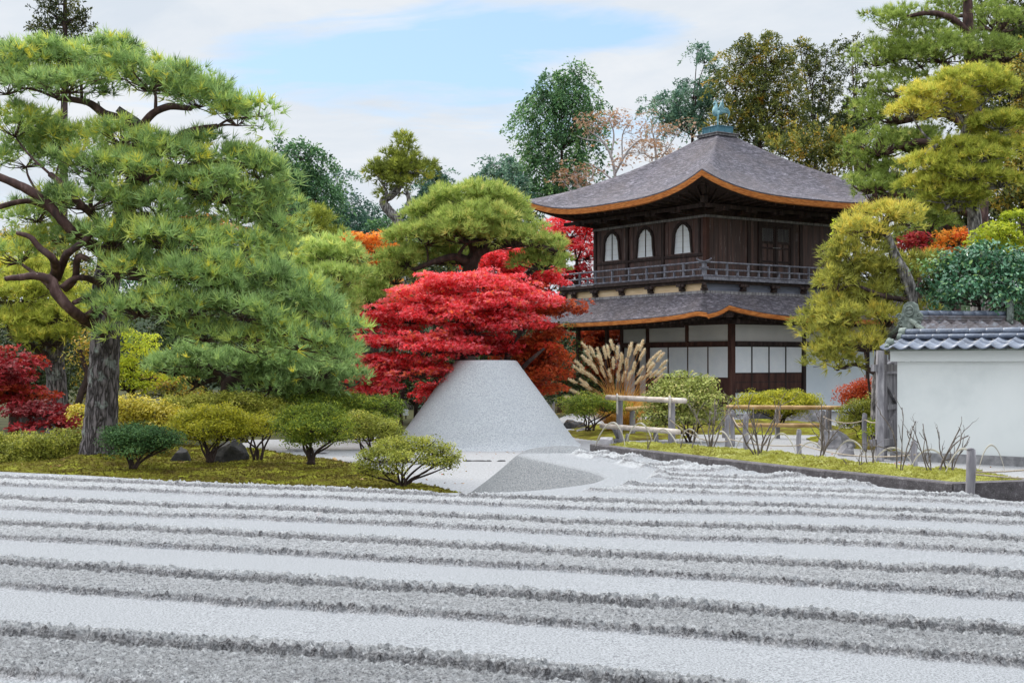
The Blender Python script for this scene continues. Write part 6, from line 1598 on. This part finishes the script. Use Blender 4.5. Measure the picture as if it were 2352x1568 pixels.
for x, top, w, lab in ((860, 470, 26, 'slender blue green cypress left of the crooked pine'), (1000, 385, 40, 'layered blue green cypress right of the crooked pine'), (962, 480, 34, 'blue green cypress directly behind the crooked pine trunk'), (1048, 455, 34, 'blue green cypress behind the left shoulder of the dome topped pine'), (830, 520, 22, 'low blue green cypress above the orange maple')):
    leafy('cypress_tree', lab, 'cypress', 62 + (x % 7), [(x, top + 14, w * .4, 16), (x - w * .3, top + 40, w * .7, 22), (x + w * .35, top + 55, w * .7, 22), (x, top + 80, w * 1.0, 26), (x - w * .3, top + 115, w * 1.0, 26), (x + w * .3, top + 140, w * 1.0, 28)], 'bluegreen', x, .15, .48, grp_bg, kind='cedar', droop=.6, tint=(.36, .22), dens=1.7)
for x, top, w, Y0, lab in ((640, 420, 40, 57, 'dark conifer half hidden behind the right edge of the huge pine'), (805, 560, 34, 55, 'dark low conifer above the flat tiered small pine'), (900, 500, 44, 59, 'dark conifer behind the trunk of the crooked pine'), (1010, 500, 50, 56, 'dark conifer just left of the dome topped pine crown'), (1195, 470, 40, 60, 'dark conifer in the gap left of the pavilion eaves'), (1110, 440, 34, 63, 'dark conifer peeping over the top of the dome topped pine')):
    leafy('cedar_tree', lab, 'cedar', Y0, [(x, top + 16, w * .4, 18), (x - w * .3, top + 45, w * .75, 26), (x + w * .35, top + 60, w * .75, 26), (x, top + 95, w * 1.1, 34), (x - w * .4, top + 140, w * 1.1, 36), (x + w * .4, top + 160, w * 1.1, 40)], 'dark_leaf' if x % 4 else 'cedar', x, .16, .55, grp_bg, kind='cedar', droop=.7, tint=(.5, .25), dens=1.3)
leafy('cedar_tree', 'tall billowing green cedar left of the pavilion roof', 'cedar', 62, [(1285, 200, 46, 34), (1245, 222, 40, 30), (1320, 215, 44, 36), (1225, 265, 34, 34), (1290, 260, 62, 44), (1350, 250, 38, 30), (1240, 320, 42, 44), (1310, 320, 56, 44), (1350, 300, 30, 30), (1255, 385, 58, 44), (1320, 385, 56, 46), (1230, 430, 34, 34), (1285, 440, 76, 34), (1325, 172, 17, 20), (1322, 155, 7, 10), (1285, 180, 26, 16)], 'cedar', 1290, .16, .62, grp_bg, kind='cedar', droop=1.3, tint=(.5, .22), dens=1.25)
leafy('cypress_tree', 'feathery blue green tree between the dome topped pine and the tall cedar', 'cypress', 58, [(1150, 385, 40, 16), (1125, 402, 30, 14), (1170, 405, 36, 18), (1150, 430, 48, 18), (1180, 450, 40, 26)], 'bluegreen', 1155, .14, .45, grp_bg, kind='cedar', droop=.9, tint=(.6, .2))
# half bare autumn trees with pale limbs
tree('bare_autumn_tree', 'half bare tree with white limbs and orange leaves left of the roof ridge', 'autumn tree', 58, gb(1420, 58),
     [[(1420, 928, 0, 6.00), (1418, 500, 0, 4.80), (1412, 400, 0, 3.60), (1402, 355, 0, 3.00), (1380, 320, 0, 2.40), (1350, 300, 0, 1.20)], [(1412, 400, 0, 3.00), (1440, 350, -.2, 2.40), (1470, 320, -.3, 1.20)], [(1403, 360, 0, 2.40), (1410, 310, .2, 1.80), (1400, 275, .2, 1.20)], [(1385, 325, 0, 1.80), (1345, 320, -.2, 1.20), (1325, 312, -.2, 0.90)], [(1415, 420, 0, 2.40), (1370, 385, .3, 1.80), (1340, 372, .3, 0.90)], [(1430, 372, 0, 1.80), (1430, 310, 0, 1.50), (1450, 275, 0, 0.90)]],
     [(1370, 282, 46, 20), (1420, 275, 50, 22), (1350, 310, 36, 16), (1450, 300, 40, 24), (1470, 345, 40, 22, 0, .1), (1440, 375, 30, 16, 0, .2)], 'maple', 'faded_leaf', None, 'pale_bark', 8, .8, 1.0, None, (.4, .3), True, lsize=.12, subr=.55, needle=(.2,))
tree('bare_autumn_tree', 'smaller greyish bare shrub tree with rusty top leaves beside the eaves', 'autumn tree', 57, gb(1330, 57),
     [[(1332, 930, 0, 3.60), (1332, 600, 0, 3.00), (1330, 460, 0, 2.40), (1325, 415, 0, 1.50), (1315, 385, 0, 0.90)], [(1330, 450, 0, 1.80), (1355, 415, 0, 1.20), (1365, 390, 0, 0.60)], [(1330, 460, 0, 1.80), (1300, 425, 0, 1.20), (1288, 412, 0, 0.60)]],
     [(1325, 395, 40, 16), (1300, 415, 28, 14), (1358, 405, 28, 14), (1330, 425, 40, 16)], 'maple', 'faded_leaf', None, 'pale_bark', 8, .9, 1.0, None, (.3, .25), True, lsize=.13, subr=.5, needle=(.22,))
tree('bare_autumn_tree', 'thin leafed autumn tree with scattered orange leaves directly left of the ridge statue', 'autumn tree', 63, gb(1510, 63),
     [[(1510, 920, 0, 4.80), (1510, 450, 0, 3.60), (1505, 340, 0, 2.40), (1495, 290, 0, 1.20)], [(1508, 380, 0, 2.40), (1540, 330, 0, 1.20), (1560, 300, 0, 0.60)]],
     [(1500, 300, 40, 24), (1530, 330, 44, 24), (1480, 345, 40, 24), (1560, 300, 34, 22), (1520, 365, 50, 20)], 'maple', 'faded_leaf', None, 'pale_bark', 8, .8, 1.0, None, (.45, .25), True, lsize=.12, subr=.55, needle=(.2,))
# slope trees right of centre
leafy('bamboo_grove_tree', 'feathery pale green bamboo tops left of the ridge statue', 'bamboo', 68, [(1500, 232, 26, 12), (1488, 255, 20, 10), (1550, 235, 40, 30), (1590, 215, 46, 40), (1620, 140, 26, 18), (1602, 112, 22, 12), (1645, 160, 22, 16), (1570, 280, 56, 30), (1610, 265, 50, 40), (1530, 275, 30, 20), (1640, 215, 30, 30)], 'bluegreen', 1590, .14, .45, grp_bg, kind='cedar', droop=1.0, tint=(.62, .22), dens=.75)
leafy('broadleaf_tree', 'large olive tree with orange touches right above the ridge statue', 'tree', 66, [(1740, 112, 44, 26), (1705, 140, 40, 30), (1770, 135, 46, 32), (1690, 195, 52, 40), (1750, 195, 62, 44), (1800, 180, 38, 36), (1700, 255, 62, 42), (1770, 260, 66, 44), (1825, 255, 34, 40), (1680, 290, 40, 30), (1740, 315, 70, 36), (1800, 325, 60, 40), (1760, 95, 22, 14)], 'olive_leaf', 1745, .15, .55, grp_bg, tint=(.34, .25), dens=1.05, droop=.6)
leafy('broadleaf_tree', 'tall airy tree with gaps of sky right of the olive tree', 'tree', 70, [(1850, 120, 30, 18), (1880, 140, 34, 22), (1862, 170, 42, 22), (1905, 185, 26, 20), (1840, 205, 28, 20), (1888, 225, 38, 24), (1910, 270, 24, 22), (1865, 262, 34, 24), (1838, 110, 16, 10), (1900, 118, 18, 10), (1880, 300, 50, 30)], 'olive_leaf', 1872, .14, .42, grp_bg, tint=(.22, .2), dens=.62, droop=.5)
leafy('broadleaf_tree', 'olive green shrub trees peering over the right slope of the roof', 'tree', 58, [(1880, 345, 60, 32), (1935, 350, 50, 34), (1840, 350, 40, 26), (1900, 390, 70, 30), (1960, 395, 46, 30), (1800, 350, 40, 20)], 'olive_leaf', 1900, .14, .5, grp_bg, tint=(.4, .2))
leafy('cedar_tree', 'dark green cedar between the airy tree and the tall broad pine', 'cedar', 64, [(1962, 120, 22, 26), (1968, 165, 22, 26), (1950, 270, 30, 40), (1940, 310, 46, 30), (1980, 230, 24, 40), (1975, 300, 40, 50), (1960, 90, 14, 14)], 'dark_leaf', 1965, .15, .48, grp_bg, kind='cedar', droop=.8, tint=(.5, .25), dens=.9)
leafy('cedar_tree', 'dark brownish conifer filling the top right corner', 'cedar', 56, [(2300, 40, 80, 60), (2330, 120, 70, 60), (2270, 150, 60, 50), (2320, 210, 80, 60), (2260, 260, 70, 50), (2330, 300, 70, 60), (2380, 60, 60, 80), (2385, 200, 60, 90)], 'dark_leaf', 2310, .16, .58, grp_bg, kind='cedar', droop=.9, tint=(.62, .25))
leafy('broadleaf_tree', 'yellow green leafy tree at the right edge of the picture', 'tree', 42, [(2335, 205, 40, 60), (2345, 130, 24, 30), (2340, 400, 34, 60), (2335, 480, 44, 50), (2320, 440, 40, 40), (2360, 300, 30, 60)], 'olive_leaf', 2345, .14, .42, None, tint=(.55, .2))
leafy('evergreen_tree', 'dark shaded evergreen between the leaning pine and the cloud pruned pine', 'tree', 44, [(2130, 480, 66, 50), (2180, 540, 90, 46), (2120, 560, 60, 50), (2260, 500, 80, 50), (2290, 570, 80, 40), (2200, 610, 120, 50), (2110, 640, 60, 60), (2200, 440, 70, 40)], 'dark_leaf', 2190, .16, .55, None, tint=(.6, .25))
# dark evergreen shade behind the left pines
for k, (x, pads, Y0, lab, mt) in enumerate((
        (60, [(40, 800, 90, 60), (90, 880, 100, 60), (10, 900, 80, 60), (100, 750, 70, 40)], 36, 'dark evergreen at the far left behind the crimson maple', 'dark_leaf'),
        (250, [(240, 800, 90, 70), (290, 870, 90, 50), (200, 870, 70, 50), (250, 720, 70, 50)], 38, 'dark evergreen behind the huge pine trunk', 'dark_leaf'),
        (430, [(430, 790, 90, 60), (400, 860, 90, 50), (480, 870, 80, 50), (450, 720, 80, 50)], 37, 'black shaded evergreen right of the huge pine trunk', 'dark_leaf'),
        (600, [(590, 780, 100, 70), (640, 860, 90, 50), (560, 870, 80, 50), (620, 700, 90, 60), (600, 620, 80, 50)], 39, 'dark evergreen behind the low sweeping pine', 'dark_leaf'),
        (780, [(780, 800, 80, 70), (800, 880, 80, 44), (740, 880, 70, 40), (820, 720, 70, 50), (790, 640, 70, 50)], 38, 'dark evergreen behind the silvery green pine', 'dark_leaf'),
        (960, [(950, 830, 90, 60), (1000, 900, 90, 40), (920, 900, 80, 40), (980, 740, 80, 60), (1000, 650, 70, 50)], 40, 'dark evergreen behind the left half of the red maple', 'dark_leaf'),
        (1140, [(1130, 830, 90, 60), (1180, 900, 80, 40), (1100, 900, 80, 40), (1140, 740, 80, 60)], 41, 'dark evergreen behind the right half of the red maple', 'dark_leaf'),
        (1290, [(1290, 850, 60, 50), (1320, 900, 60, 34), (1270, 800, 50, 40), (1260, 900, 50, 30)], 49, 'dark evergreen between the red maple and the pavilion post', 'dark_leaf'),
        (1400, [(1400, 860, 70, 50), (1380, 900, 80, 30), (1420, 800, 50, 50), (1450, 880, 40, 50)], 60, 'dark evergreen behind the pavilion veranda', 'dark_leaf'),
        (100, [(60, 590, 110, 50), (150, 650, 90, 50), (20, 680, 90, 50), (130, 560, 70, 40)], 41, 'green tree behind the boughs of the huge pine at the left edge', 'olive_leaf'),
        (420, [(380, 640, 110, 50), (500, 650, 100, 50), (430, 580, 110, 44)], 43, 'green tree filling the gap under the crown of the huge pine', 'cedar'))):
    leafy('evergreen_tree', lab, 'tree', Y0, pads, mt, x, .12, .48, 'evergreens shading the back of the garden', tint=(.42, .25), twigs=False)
leafy('lime_tree', 'bright yellow green tree right behind the huge pine trunk', 'tree', 30, [(320, 790, 40, 26), (340, 820, 36, 22, 0, .1), (305, 845, 44, 26), (290, 885, 50, 30, 0, -.1), (345, 865, 36, 20, 0, -.1)], 'lime_leaf', 300, .075, .26, None, tint=(.5, .2), flat_n=.5)
leafy('orange_shrub', 'dull orange and green layered shrub in the shade right of the lime tree', 'shrub', 31, [(378, 870, 40, 16, 0, .2), (400, 888, 46, 14, -.2, .1), (375, 905, 48, 18, 0, -.2), (425, 905, 40, 14)], 'olive_leaf', 385, .07, .26, None, tint=(.62, .2), flat_n=.45)
leafy('sapling', 'slim curved dark tree between the two big trunks at the left', 'tree', 28.5, [(215, 790, 40, 22), (190, 830, 30, 16), (225, 870, 34, 22, .4), (235, 925, 40, 30, .5)], 'olive_leaf', 165, .07, .26, None, [[(162, 1025, 0, 12), (172, 960, 0, 9), (186, 905, 0, 8), (200, 865, 0, 7), (190, 825, 0, 6), (180, 790, 0, 4)], [(186, 905, 0, 6), (215, 880, 0, 5), (232, 860, 0, 3)], [(198, 860, 0, 4), (220, 840, 0, 3)]], tint=(.65, .2))
leafy('camellia_bush', 'large glossy broad leaved camellia behind the tiled wall', 'camellia', 28.2, [(2180, 640, 46, 40, 0, -.05), (2235, 625, 66, 42), (2300, 640, 70, 50), (2160, 685, 40, 30), (2230, 680, 80, 40, -.3), (2310, 690, 70, 40, -.3), (2350, 640, 40, 60), (2260, 595, 60, 26), (2330, 730, 50, 30), (2150, 620, 26, 34, .2, .5)], 'gloss_leaf', 2250, .105, .3, None, tint=(.42, .25), dens=1.1)
leafy('leafy_sapling', 'few yellow green leaf sprays poking out before the right wall of the pavilion', 'sapling', 30, [(1922, 520, 14, 8), (1935, 540, 16, 8), (1916, 562, 16, 9), (1930, 580, 14, 8), (1905, 640, 20, 10)], 'lime_leaf', 1950, .085, .16, None, [[(2010, 1010, 0, 3), (1985, 800, 0, 2.5), (1950, 620, 0, 2), (1930, 530, 0, 1)]], tint=(.35, .2), dens=.6)

# ---------------------------------------------------------------- shrubs
def shrub(name, label, x, yb, Y, pads, mat, ls=.036, sr=.14, stems=6, grp='clipped azaleas of the garden', z0=.1, cat='shrub', sd=0, stem_r=.022, **kw):
    base = P(x, yb, Y); base[2] = z0
    rs = np.random.default_rng(700 + int(x))
    limbs = []
    cx_ = np.mean([p[0] for p in pads]); cy_ = np.max([p[1] for p in pads])
    for k in range(stems):
        p = pads[k % len(pads)]
        ex = p[0] + rs.uniform(-.6, .6) * p[2]; ey = p[1] + .2 * p[3]
        dy = rs.uniform(-.5, .5) * S(p[2], Y) * .7 + (p[4] if len(p) > 4 else 0)
        rpx = stem_r * FD / Y
        bx = x + rs.uniform(-1, 1) * 10
        limbs.append([(bx, yb + 4, dy * .1, rpx), (bx * .75 + ex * .25 + rs.uniform(-8, 8), yb * .65 + ey * .35, dy * .3, rpx * .8), (bx * .35 + ex * .65 + rs.uniform(-8, 8), yb * .3 + ey * .7, dy * .7, rpx * .6), (ex, ey, dy, rpx * .35)])
    return tree(name, label, cat, Y, base, limbs, pads, 'leaf', mat, grp, 'branch', 6, kw.pop('dens', 1.25), 1.0, None, kw.pop('tint', (.45, .22)), kw.pop('twigs', True), lsize=ls, subr=sr, low=kw.pop('low', -.05), depth=kw.pop('depth', .9), **kw)
shrub('azalea_bush', 'dark green spreading shrub at the foot of the huge pine', 305, 1072, 21.3, [(280, 1005, 48, 22), (330, 1005, 60, 26), (365, 1022, 44, 22), (265, 1028, 36, 18), (320, 1035, 60, 18), (390, 1010, 24, 16)], 'azalea_dark', .036, .14, 7, tint=(.42, .2))
shrub('azalea_bush', 'long clipped olive hedge left of the huge pine trunk', 60, 1085, 23.2, [(25, 1035, 60, 28), (85, 1030, 60, 28), (140, 1020, 44, 26), (50, 1055, 60, 18), (-20, 1030, 60, 30), (120, 1050, 50, 22), (172, 1015, 24, 24)], 'azalea_olive', .04, .15, 7, tint=(.5, .22))
shrub('azalea_bush', 'yellow green umbrella shaped azalea above the black boulder', 480, 1058, 22.6, [(440, 965, 44, 18), (490, 958, 56, 20), (535, 970, 40, 18), (420, 985, 44, 20), (480, 985, 60, 20, -.2), (545, 990, 34, 18), (450, 1005, 40, 14), (515, 1005, 40, 14)], 'azalea_yellow', .036, .14, 9, tint=(.52, .2))
shrub('azalea_bush', 'small yellow green azalea on a bent stem right of the black boulder', 592, 1052, 22.8, [(575, 980, 32, 14), (610, 975, 34, 14), (590, 995, 40, 14), (630, 985, 26, 12)], 'azalea_yellow', .036, .13, 6, tint=(.55, .2), dens=1.0)
shrub('azalea_bush', 'tall dark topped azalea on two crooked stems beside the pale gravel', 715, 1062, 21.6, [(690, 960, 50, 22), (735, 955, 52, 22), (665, 985, 38, 24), (770, 985, 38, 24), (715, 985, 66, 22, -.3), (700, 1010, 60, 16), (765, 1010, 36, 14)], 'azalea_green', .036, .14, 8, tint=(.42, .22), stem_r=.026)
shrub('azalea_bush', 'olive azalea at the left foot of the sand mound', 845, 1052, 24.5, [(835, 975, 42, 18), (880, 985, 40, 18), (810, 1000, 34, 18), (860, 1005, 50, 16), (905, 1005, 30, 14), (815, 965, 26, 14)], 'azalea_olive', .04, .15, 7, tint=(.48, .2))
shrub('azalea_bush', 'open crowned azalea on bare twisting stems in front of the sand mound', 925, 1122, 18.4, [(905, 1030, 52, 18), (965, 1026, 46, 18), (1010, 1040, 32, 16), (870, 1055, 46, 18, -.2), (940, 1055, 56, 16, -.3), (1000, 1062, 40, 16), (835, 1078, 36, 12, -.1), (1035, 1070, 20, 12), (900, 1085, 30, 10, -.3), (1040, 1050, 14, 8)], 'azalea_olive', .032, .115, 10, tint=(.5, .2), stem_r=.02, dens=1.1)
shrub('azalea_bush', 'yellow leafed shrub glowing behind the huge pine trunk', 330, 1012, 25.4, [(290, 935, 40, 18), (330, 945, 50, 20), (375, 955, 40, 20), (300, 965, 50, 22), (355, 980, 60, 20), (195, 950, 34, 18), (230, 970, 44, 20), (400, 970, 30, 18)], 'yellow_leaf', .06, .17, 6, 'clipped azaleas of the garden', tint=(.55, .22))
shrub('azalea_bush', 'long low olive hedge along the back left of the sand mound', 560, 1012, 27.5, [(420, 935, 50, 22), (490, 928, 56, 22), (560, 930, 60, 22), (620, 945, 50, 22), (450, 955, 60, 20), (540, 955, 60, 20), (600, 965, 60, 20)], 'azalea_olive', .045, .17, 7, tint=(.62, .2))
shrub('azalea_bush', 'dark green hedge at the back between the tall azalea and the mound', 780, 1008, 28.0, [(680, 925, 60, 24), (750, 930, 66, 24), (820, 932, 56, 24), (880, 940, 44, 24), (720, 955, 70, 22), (800, 960, 70, 22), (870, 965, 46, 24)], 'azalea_green', .045, .17, 7, tint=(.35, .2))
shrub('azalea_bush', 'low twin dark green shrub between the mound and the pampas grass', 1355, 985, 33.0, [(1320, 932, 34, 16), (1350, 925, 36, 14), (1390, 938, 36, 18), (1420, 940, 26, 16), (1340, 948, 40, 12)], 'azalea_green', .045, .17, 8, 'clipped azaleas of the garden', z0=.04, tint=(.42, .2))
shrub('pieris_bush', 'pale olive pieris bush behind the bamboo frame', 1585, 1015, 30.6, [(1560, 890, 50, 24), (1605, 895, 46, 26), (1525, 915, 44, 26), (1580, 925, 66, 28, -.3), (1630, 920, 34, 28), (1520, 950, 44, 24), (1570, 965, 60, 24), (1630, 965, 34, 28), (1500, 975, 26, 16)], 'pieris', .075, .2, 7, None, z0=.02, tint=(.5, .25))
shrub('azalea_bush', 'broad umbrella clipped azalea in front of the white pavilion wall', 1790, 968, 37.0, [(1735, 925, 50, 16), (1790, 918, 60, 14), (1840, 925, 46, 14), (1720, 938, 40, 14), (1790, 935, 80, 16), (1860, 935, 30, 10), (1810, 950, 50, 10)], 'azalea_yellow', .05, .19, 9, 'clipped azaleas of the garden', z0=.05, tint=(.5, .2), low=0)
shrub('red_azalea_bush', 'low shrub with rusty red autumn leaves beside the gate prop', 1985, 985, 31.0, [(1960, 905, 34, 16), (1995, 893, 36, 16), (1985, 915, 44, 14), (1945, 922, 22, 10)], 'rust_leaf', .05, .17, 5, None, z0=.1, tint=(.5, .25))
shrub('azalea_bush', 'grey green azalea below the rusty red shrub by the gate prop', 1980, 1020, 29.6, [(1965, 945, 34, 20), (2005, 940, 30, 22), (1985, 970, 44, 18), (1950, 975, 22, 12)], 'azalea_olive', .05, .17, 5, 'clipped azaleas of the garden', z0=.1, tint=(.5, .2))
shrub('fern_clump', 'bright lime green clump at the foot of the gate prop', 2005, 1020, 27.5, [(2008, 985, 18, 16), (2000, 1000, 20, 14)], 'lime_leaf', .06, .13, 4, None, z0=.05, tint=(.4, .2), cat='plant')
shrub('low_plant', 'dark leafy plant under the red maple at the left of the mound', 1005, 990, 31.5, [(990, 915, 24, 12), (1020, 925, 28, 14), (1000, 940, 30, 14)], 'bluegreen', .07, .17, 4, None, z0=0, tint=(.5, .2), cat='plant')

# pampas grass
def pampas():
    rs = np.random.default_rng(77)
    Y = 34.5
    c = P(1425, 962, Y); c[2] = .02
    t_ = thing('pampas_grass', 'tall clump of dry pampas grass with cream plumes before the pavilion', 'grass clump', c, None)
    # blades
    n = 1500
    a = rs.random(n) * 2 * math.pi; r = .35 * np.sqrt(rs.random(n))
    b0 = c + np.stack([r * np.cos(a), r * np.sin(a), np.zeros(n)], 1)
    lean = rs.normal(size=(n, 2)) * .55 + np.stack([np.cos(a), np.sin(a)], 1) * .35
    h = .9 + .55 * rs.random(n)
    V = []
    F3 = 6
    for i in range(F3):
        pass
    tt = np.linspace(0, 1, 6)
    pts = b0[:, None, :] + np.stack([lean[:, 0:1] * tt ** 1.8 * h[:, None] * .95, lean[:, 1:2] * tt ** 1.8 * h[:, None] * .8, h[:, None] * (tt - .32 * tt ** 3 * np.abs(lean).sum(1)[:, None])], 2)
    wv = norm(rs.normal(size=(n, 1, 3)) * np.array([1, 1, 0.1])) * (.010 * (1 - tt[None, :, None] * .85))
    lo_ = pts - wv; hi_ = pts + wv
    quads = np.stack([lo_[:, :-1], hi_[:, :-1], hi_[:, 1:], lo_[:, 1:]], 2).reshape(-1, 3)
    fol_obj('blades', quads, 4, np.clip(np.repeat(rs.random(n), 5) * .8 + .1, 0, 1), M['straw'], t_)
    # plumes on stalks, placed through the fan of the clump
    px = [(1345, 800), (1362, 805), (1376, 815), (1392, 812), (1397, 806), (1405, 796), (1420, 812), (1443, 808), (1448, 800), (1463, 806), (1472, 795), (1475, 815), (1491, 833), (1504, 815), (1517, 822), (1522, 838), (1515, 852), (1492, 848), (1470, 850), (1455, 845), (1440, 836), (1425, 838), (1410, 836), (1335, 835), (1345, 828), (1360, 838), (1330, 850), (1345, 858), (1372, 850), (1385, 856), (1320, 875), (1340, 880), (1360, 870), (1400, 862), (1418, 866), (1432, 868), (1446, 862), (1482, 866), (1500, 862), (1322, 900), (1350, 890), (1465, 872), (1508, 872), (1380, 830), (1352, 818), (1430, 822), (1495, 845), (1310, 915)]
    for (x, y) in px:
        x += rs.uniform(-3, 3); y += rs.uniform(-3, 3)
        dy = rs.uniform(-.45, .45)
        tip = P(x, y, Y + dy)
        root = c + np.array([rs.uniform(-.2, .2), rs.uniform(-.2, .2), 0])
        mid = root * .45 + tip * .55 + np.array([-(tip[0] - root[0]) * .18, 0, .12])
        b = MB(); cur, rr_ = catmull(np.array([root, mid, tip]), [.008, .006, .004], 6)
        b.tube(cur, rr_, 4)
        st = b.build('stalk', M['straw'], t_)
        dirp = norm((cur[-1] - cur[-3])[None])[0]
        m = 260
        f = rs.random(m); L = rs.uniform(.24, .34)
        side = rs.normal(size=(m, 3))
        bp = tip + dirp * (f[:, None] - .55) * L
        env = .030 * np.sin(math.pi * np.clip(f, .03, .97)) ** .7
        dd = norm(dirp * 1.6 + side * .55 + np.array([.25 if x > 1400 else -.25, 0, -.15]))
        V, kk = tufts(bp + norm(side) * env[:, None] * .5, dd, 1, .085, .012, .12, rs)
        fol_obj('plume', V, kk, np.clip(rs.random(m), 0, 1), M['plume'], t_)
pampas()

# bare peony bushes on the moss strip
def bare(label, xs, yb, height, spread, nst, seed, tilt=0.0, rad=.012, knots=True):
    rs = np.random.default_rng(seed)
    q = G(xs * D, yb * D, .68)
    t_ = thing('bare_peony', label, 'bare shrub', q, 'bare peony stems on the moss strip')
    k = q[1] / FD * D
    def grow(b, p, d, r, L, lvl):
        n = 6; pts = [p]; rads = [r]
        for i in range(n):
            d = norm((d + rs.normal(size=3) * np.array([.20, .12, .10]) + np.array([0, 0, .06]))[None])[0]
            p = p + d * L / n; pts.append(p); rads.append(r * (1 - .45 * (i + 1) / n) * (1.25 if knots and i % 2 else 1))
        b.tube(pts, rads, 5)
        if lvl > 0:
            for i in range(rs.integers(2, 4)):
                j = rs.integers(2, n + 1)
                dd = norm((d * .8 + rs.normal(size=3) * np.array([.55, .3, .25]) + np.array([0, 0, .35]))[None])[0]
                grow(b, pts[j], dd, rads[j] * .7, L * rs.uniform(.2, .45), lvl - 1)
        else:
            b.tube([p, p + d * .018], [r * .9, r * .2], 4)
    for s in range(nst):
        b = MB()
        f = (s + .5) / nst - .5
        d0 = norm(np.array([[tilt + f * spread * 1.6 + rs.normal() * .06, rs.normal() * .15, 1.0]]))[0]
        H = height * k * rs.uniform(.65, 1.0)
        grow(b, q + np.array([f * spread * .12, rs.normal() * .03, -.04]), d0, rad * .72 * rs.uniform(.8, 1.2), H * .8, 2 if (height > 90 and s % 2 == 0) else 1)
        b.build('stem', M['twig'], t_, True)
bare('single thin bare stem under the bamboo frame', 1699, 1127, 130, .2, 1, 1)
bare('slender grey stem right of the bamboo frame', 1726, 1127, 150, .15, 1, 2, -.08)
bare('tangled pale bare peony bush reaching over the pieris', 1775, 1124, 190, .45, 6, 3, .05, .013)
bare('largest bare peony bush with a thick knotted base and spreading grey branches', 1900, 1143, 185, .75, 7, 4, 0, .015)
bare('tiny bare twig cluster beside the tall twig bundle', 2022, 1154, 38, .9, 5, 5, 0, .008)
bare('tall narrow bundle of upright bare twigs before the tall twin post', 2055, 1149, 200, .12, 5, 6, .02, .013)
bare('lone dark twig leaning left before the boulder', 2125, 1168, 55, .2, 1, 7, -.5, .009)
bare('two thin dark twigs before the boulder', 2150, 1169, 75, .2, 2, 8, 0, .008)
bare('thin bare stems before the gate prop', 2181, 1168, 110, .3, 3, 9, -.1, .009)
bare('tall dark bare peony against the left end of the white wall', 2247, 1181, 230, .22, 3, 10, .05, .012)
bare('widely branching dark bare peony against the middle of the white wall', 2335, 1183, 200, .65, 5, 11, -.02, .012)
bare('dark bare peony against the white wall left of the corner post', 2380, 1184, 165, .25, 3, 12, .0, .012)
bare('small bare stem stub with moss at the left of the strip', 1620, 1123, 60, .4, 2, 13, .1, .01)

# ---------------------------------------------------------------- moss texture and fallen leaves
def sprigs(name, label, hf, poly, n, mat, L, Wd, seed, zoff=0.0):
    rs = np.random.default_rng(seed); q = np.array(poly)
    x = rs.uniform(q[:, 0].min(), q[:, 0].max(), n * 3); y = rs.uniform(q[:, 1].min(), q[:, 1].max(), n * 3)
    ok = (sdist(x, y, poly) < -.02) & (np.abs(x) < .5 * y) & (sdist(x, y, sand_poly) > .2)
    x = x[ok][:n]; y = y[ok][:n]
    ATTR_save = dict(ATTR)
    z = hf(x, y, x, y)
    pt = np.stack([x, y, z - .004], 1)
    t_ = np.clip(.2 + 1.0 * (fbm2(x * 2.6 + 5, y * 2.6, 4) - .25) + .12 * rs.normal(size=len(x)), 0, 1)
    V, k = tufts(pt, norm(np.array([0, 0, 1.0]) + .5 * rs.normal(size=pt.shape)), 5, L, Wd, .6, rs)
    me = raw_mesh(name, V, np.arange(len(V)), np.full(len(V) // 3, 3), mat, False, np.repeat(t_, 5))
    o = link(name, me); tag(o, label, None, None, 'stuff')
M['moss_sprig'] = foliage('moss_sprig', [(0.05, 0.032, 0.008), (0.10, 0.075, 0.010), (0.17, 0.16, 0.014), (0.30, 0.32, 0.03)], 0.2, gain=1.05)
M['bright_sprig'] = foliage('bright_moss_sprig', [(0.14, 0.11, 0.02), (0.22, 0.22, 0.03), (0.34, 0.34, 0.08), (0.44, 0.43, 0.16)], 0.25)
sprigs('moss_sprigs', 'fine moss sprigs on the olive bank below the big pine', moss_h, mp_s, 42000, M['moss_sprig'], .035, .012, 5)
sprigs('moss_sprigs', 'fine moss sprigs on the bright strip behind the stone edging', strip_h, st_s, 16000, M['bright_sprig'], .022, .009, 6)
def litter(name, label, hf, poly, n, mat, seed, size):
    rs = np.random.default_rng(seed); q = np.array(poly)
    x = rs.uniform(q[:, 0].min(), q[:, 0].max(), n * 3); y = rs.uniform(q[:, 1].min(), q[:, 1].max(), n * 3)
    ok = sdist(x, y, poly) < -.05; x = x[ok][:n]; y = y[ok][:n]
    pt = np.stack([x, y, hf(x, y, x, y) + .012], 1)
    V, k = leaves(pt, norm(np.array([0, 0, 1.0]) + .25 * rs.normal(size=pt.shape)), size, .6, rs, 1)
    me = raw_mesh(name, V, np.arange(len(V)), np.full(len(V) // 4, 4), mat, False, rs.random(len(V) // 4))
    o = link(name, me); tag(o, label, None, None, 'stuff')
M['litter'] = foliage('fallen_leaf', [(0.16, 0.07, 0.02), (0.30, 0.13, 0.03), (0.36, 0.06, 0.02), (0.42, 0.28, 0.08)], 0.2, gain=1.0)
litter('fallen_leaves', 'scattered dry fallen leaves on the olive moss bank', moss_h, mp_s, 420, M['litter'], 8, .05)
litter('fallen_leaves', 'few dry fallen leaves on the gravel around the sand mound', lambda X, Y, U, V: X * 0, [(-5, 27), (-2.6, 21.5), (-1.4, 18.6), (1.2, 19.6), (4, 15), (9, 15), (10.5, 24), (10, 40), (4.5, 39), (0.8, 34.5)], 500, M['litter'], 9, .05)
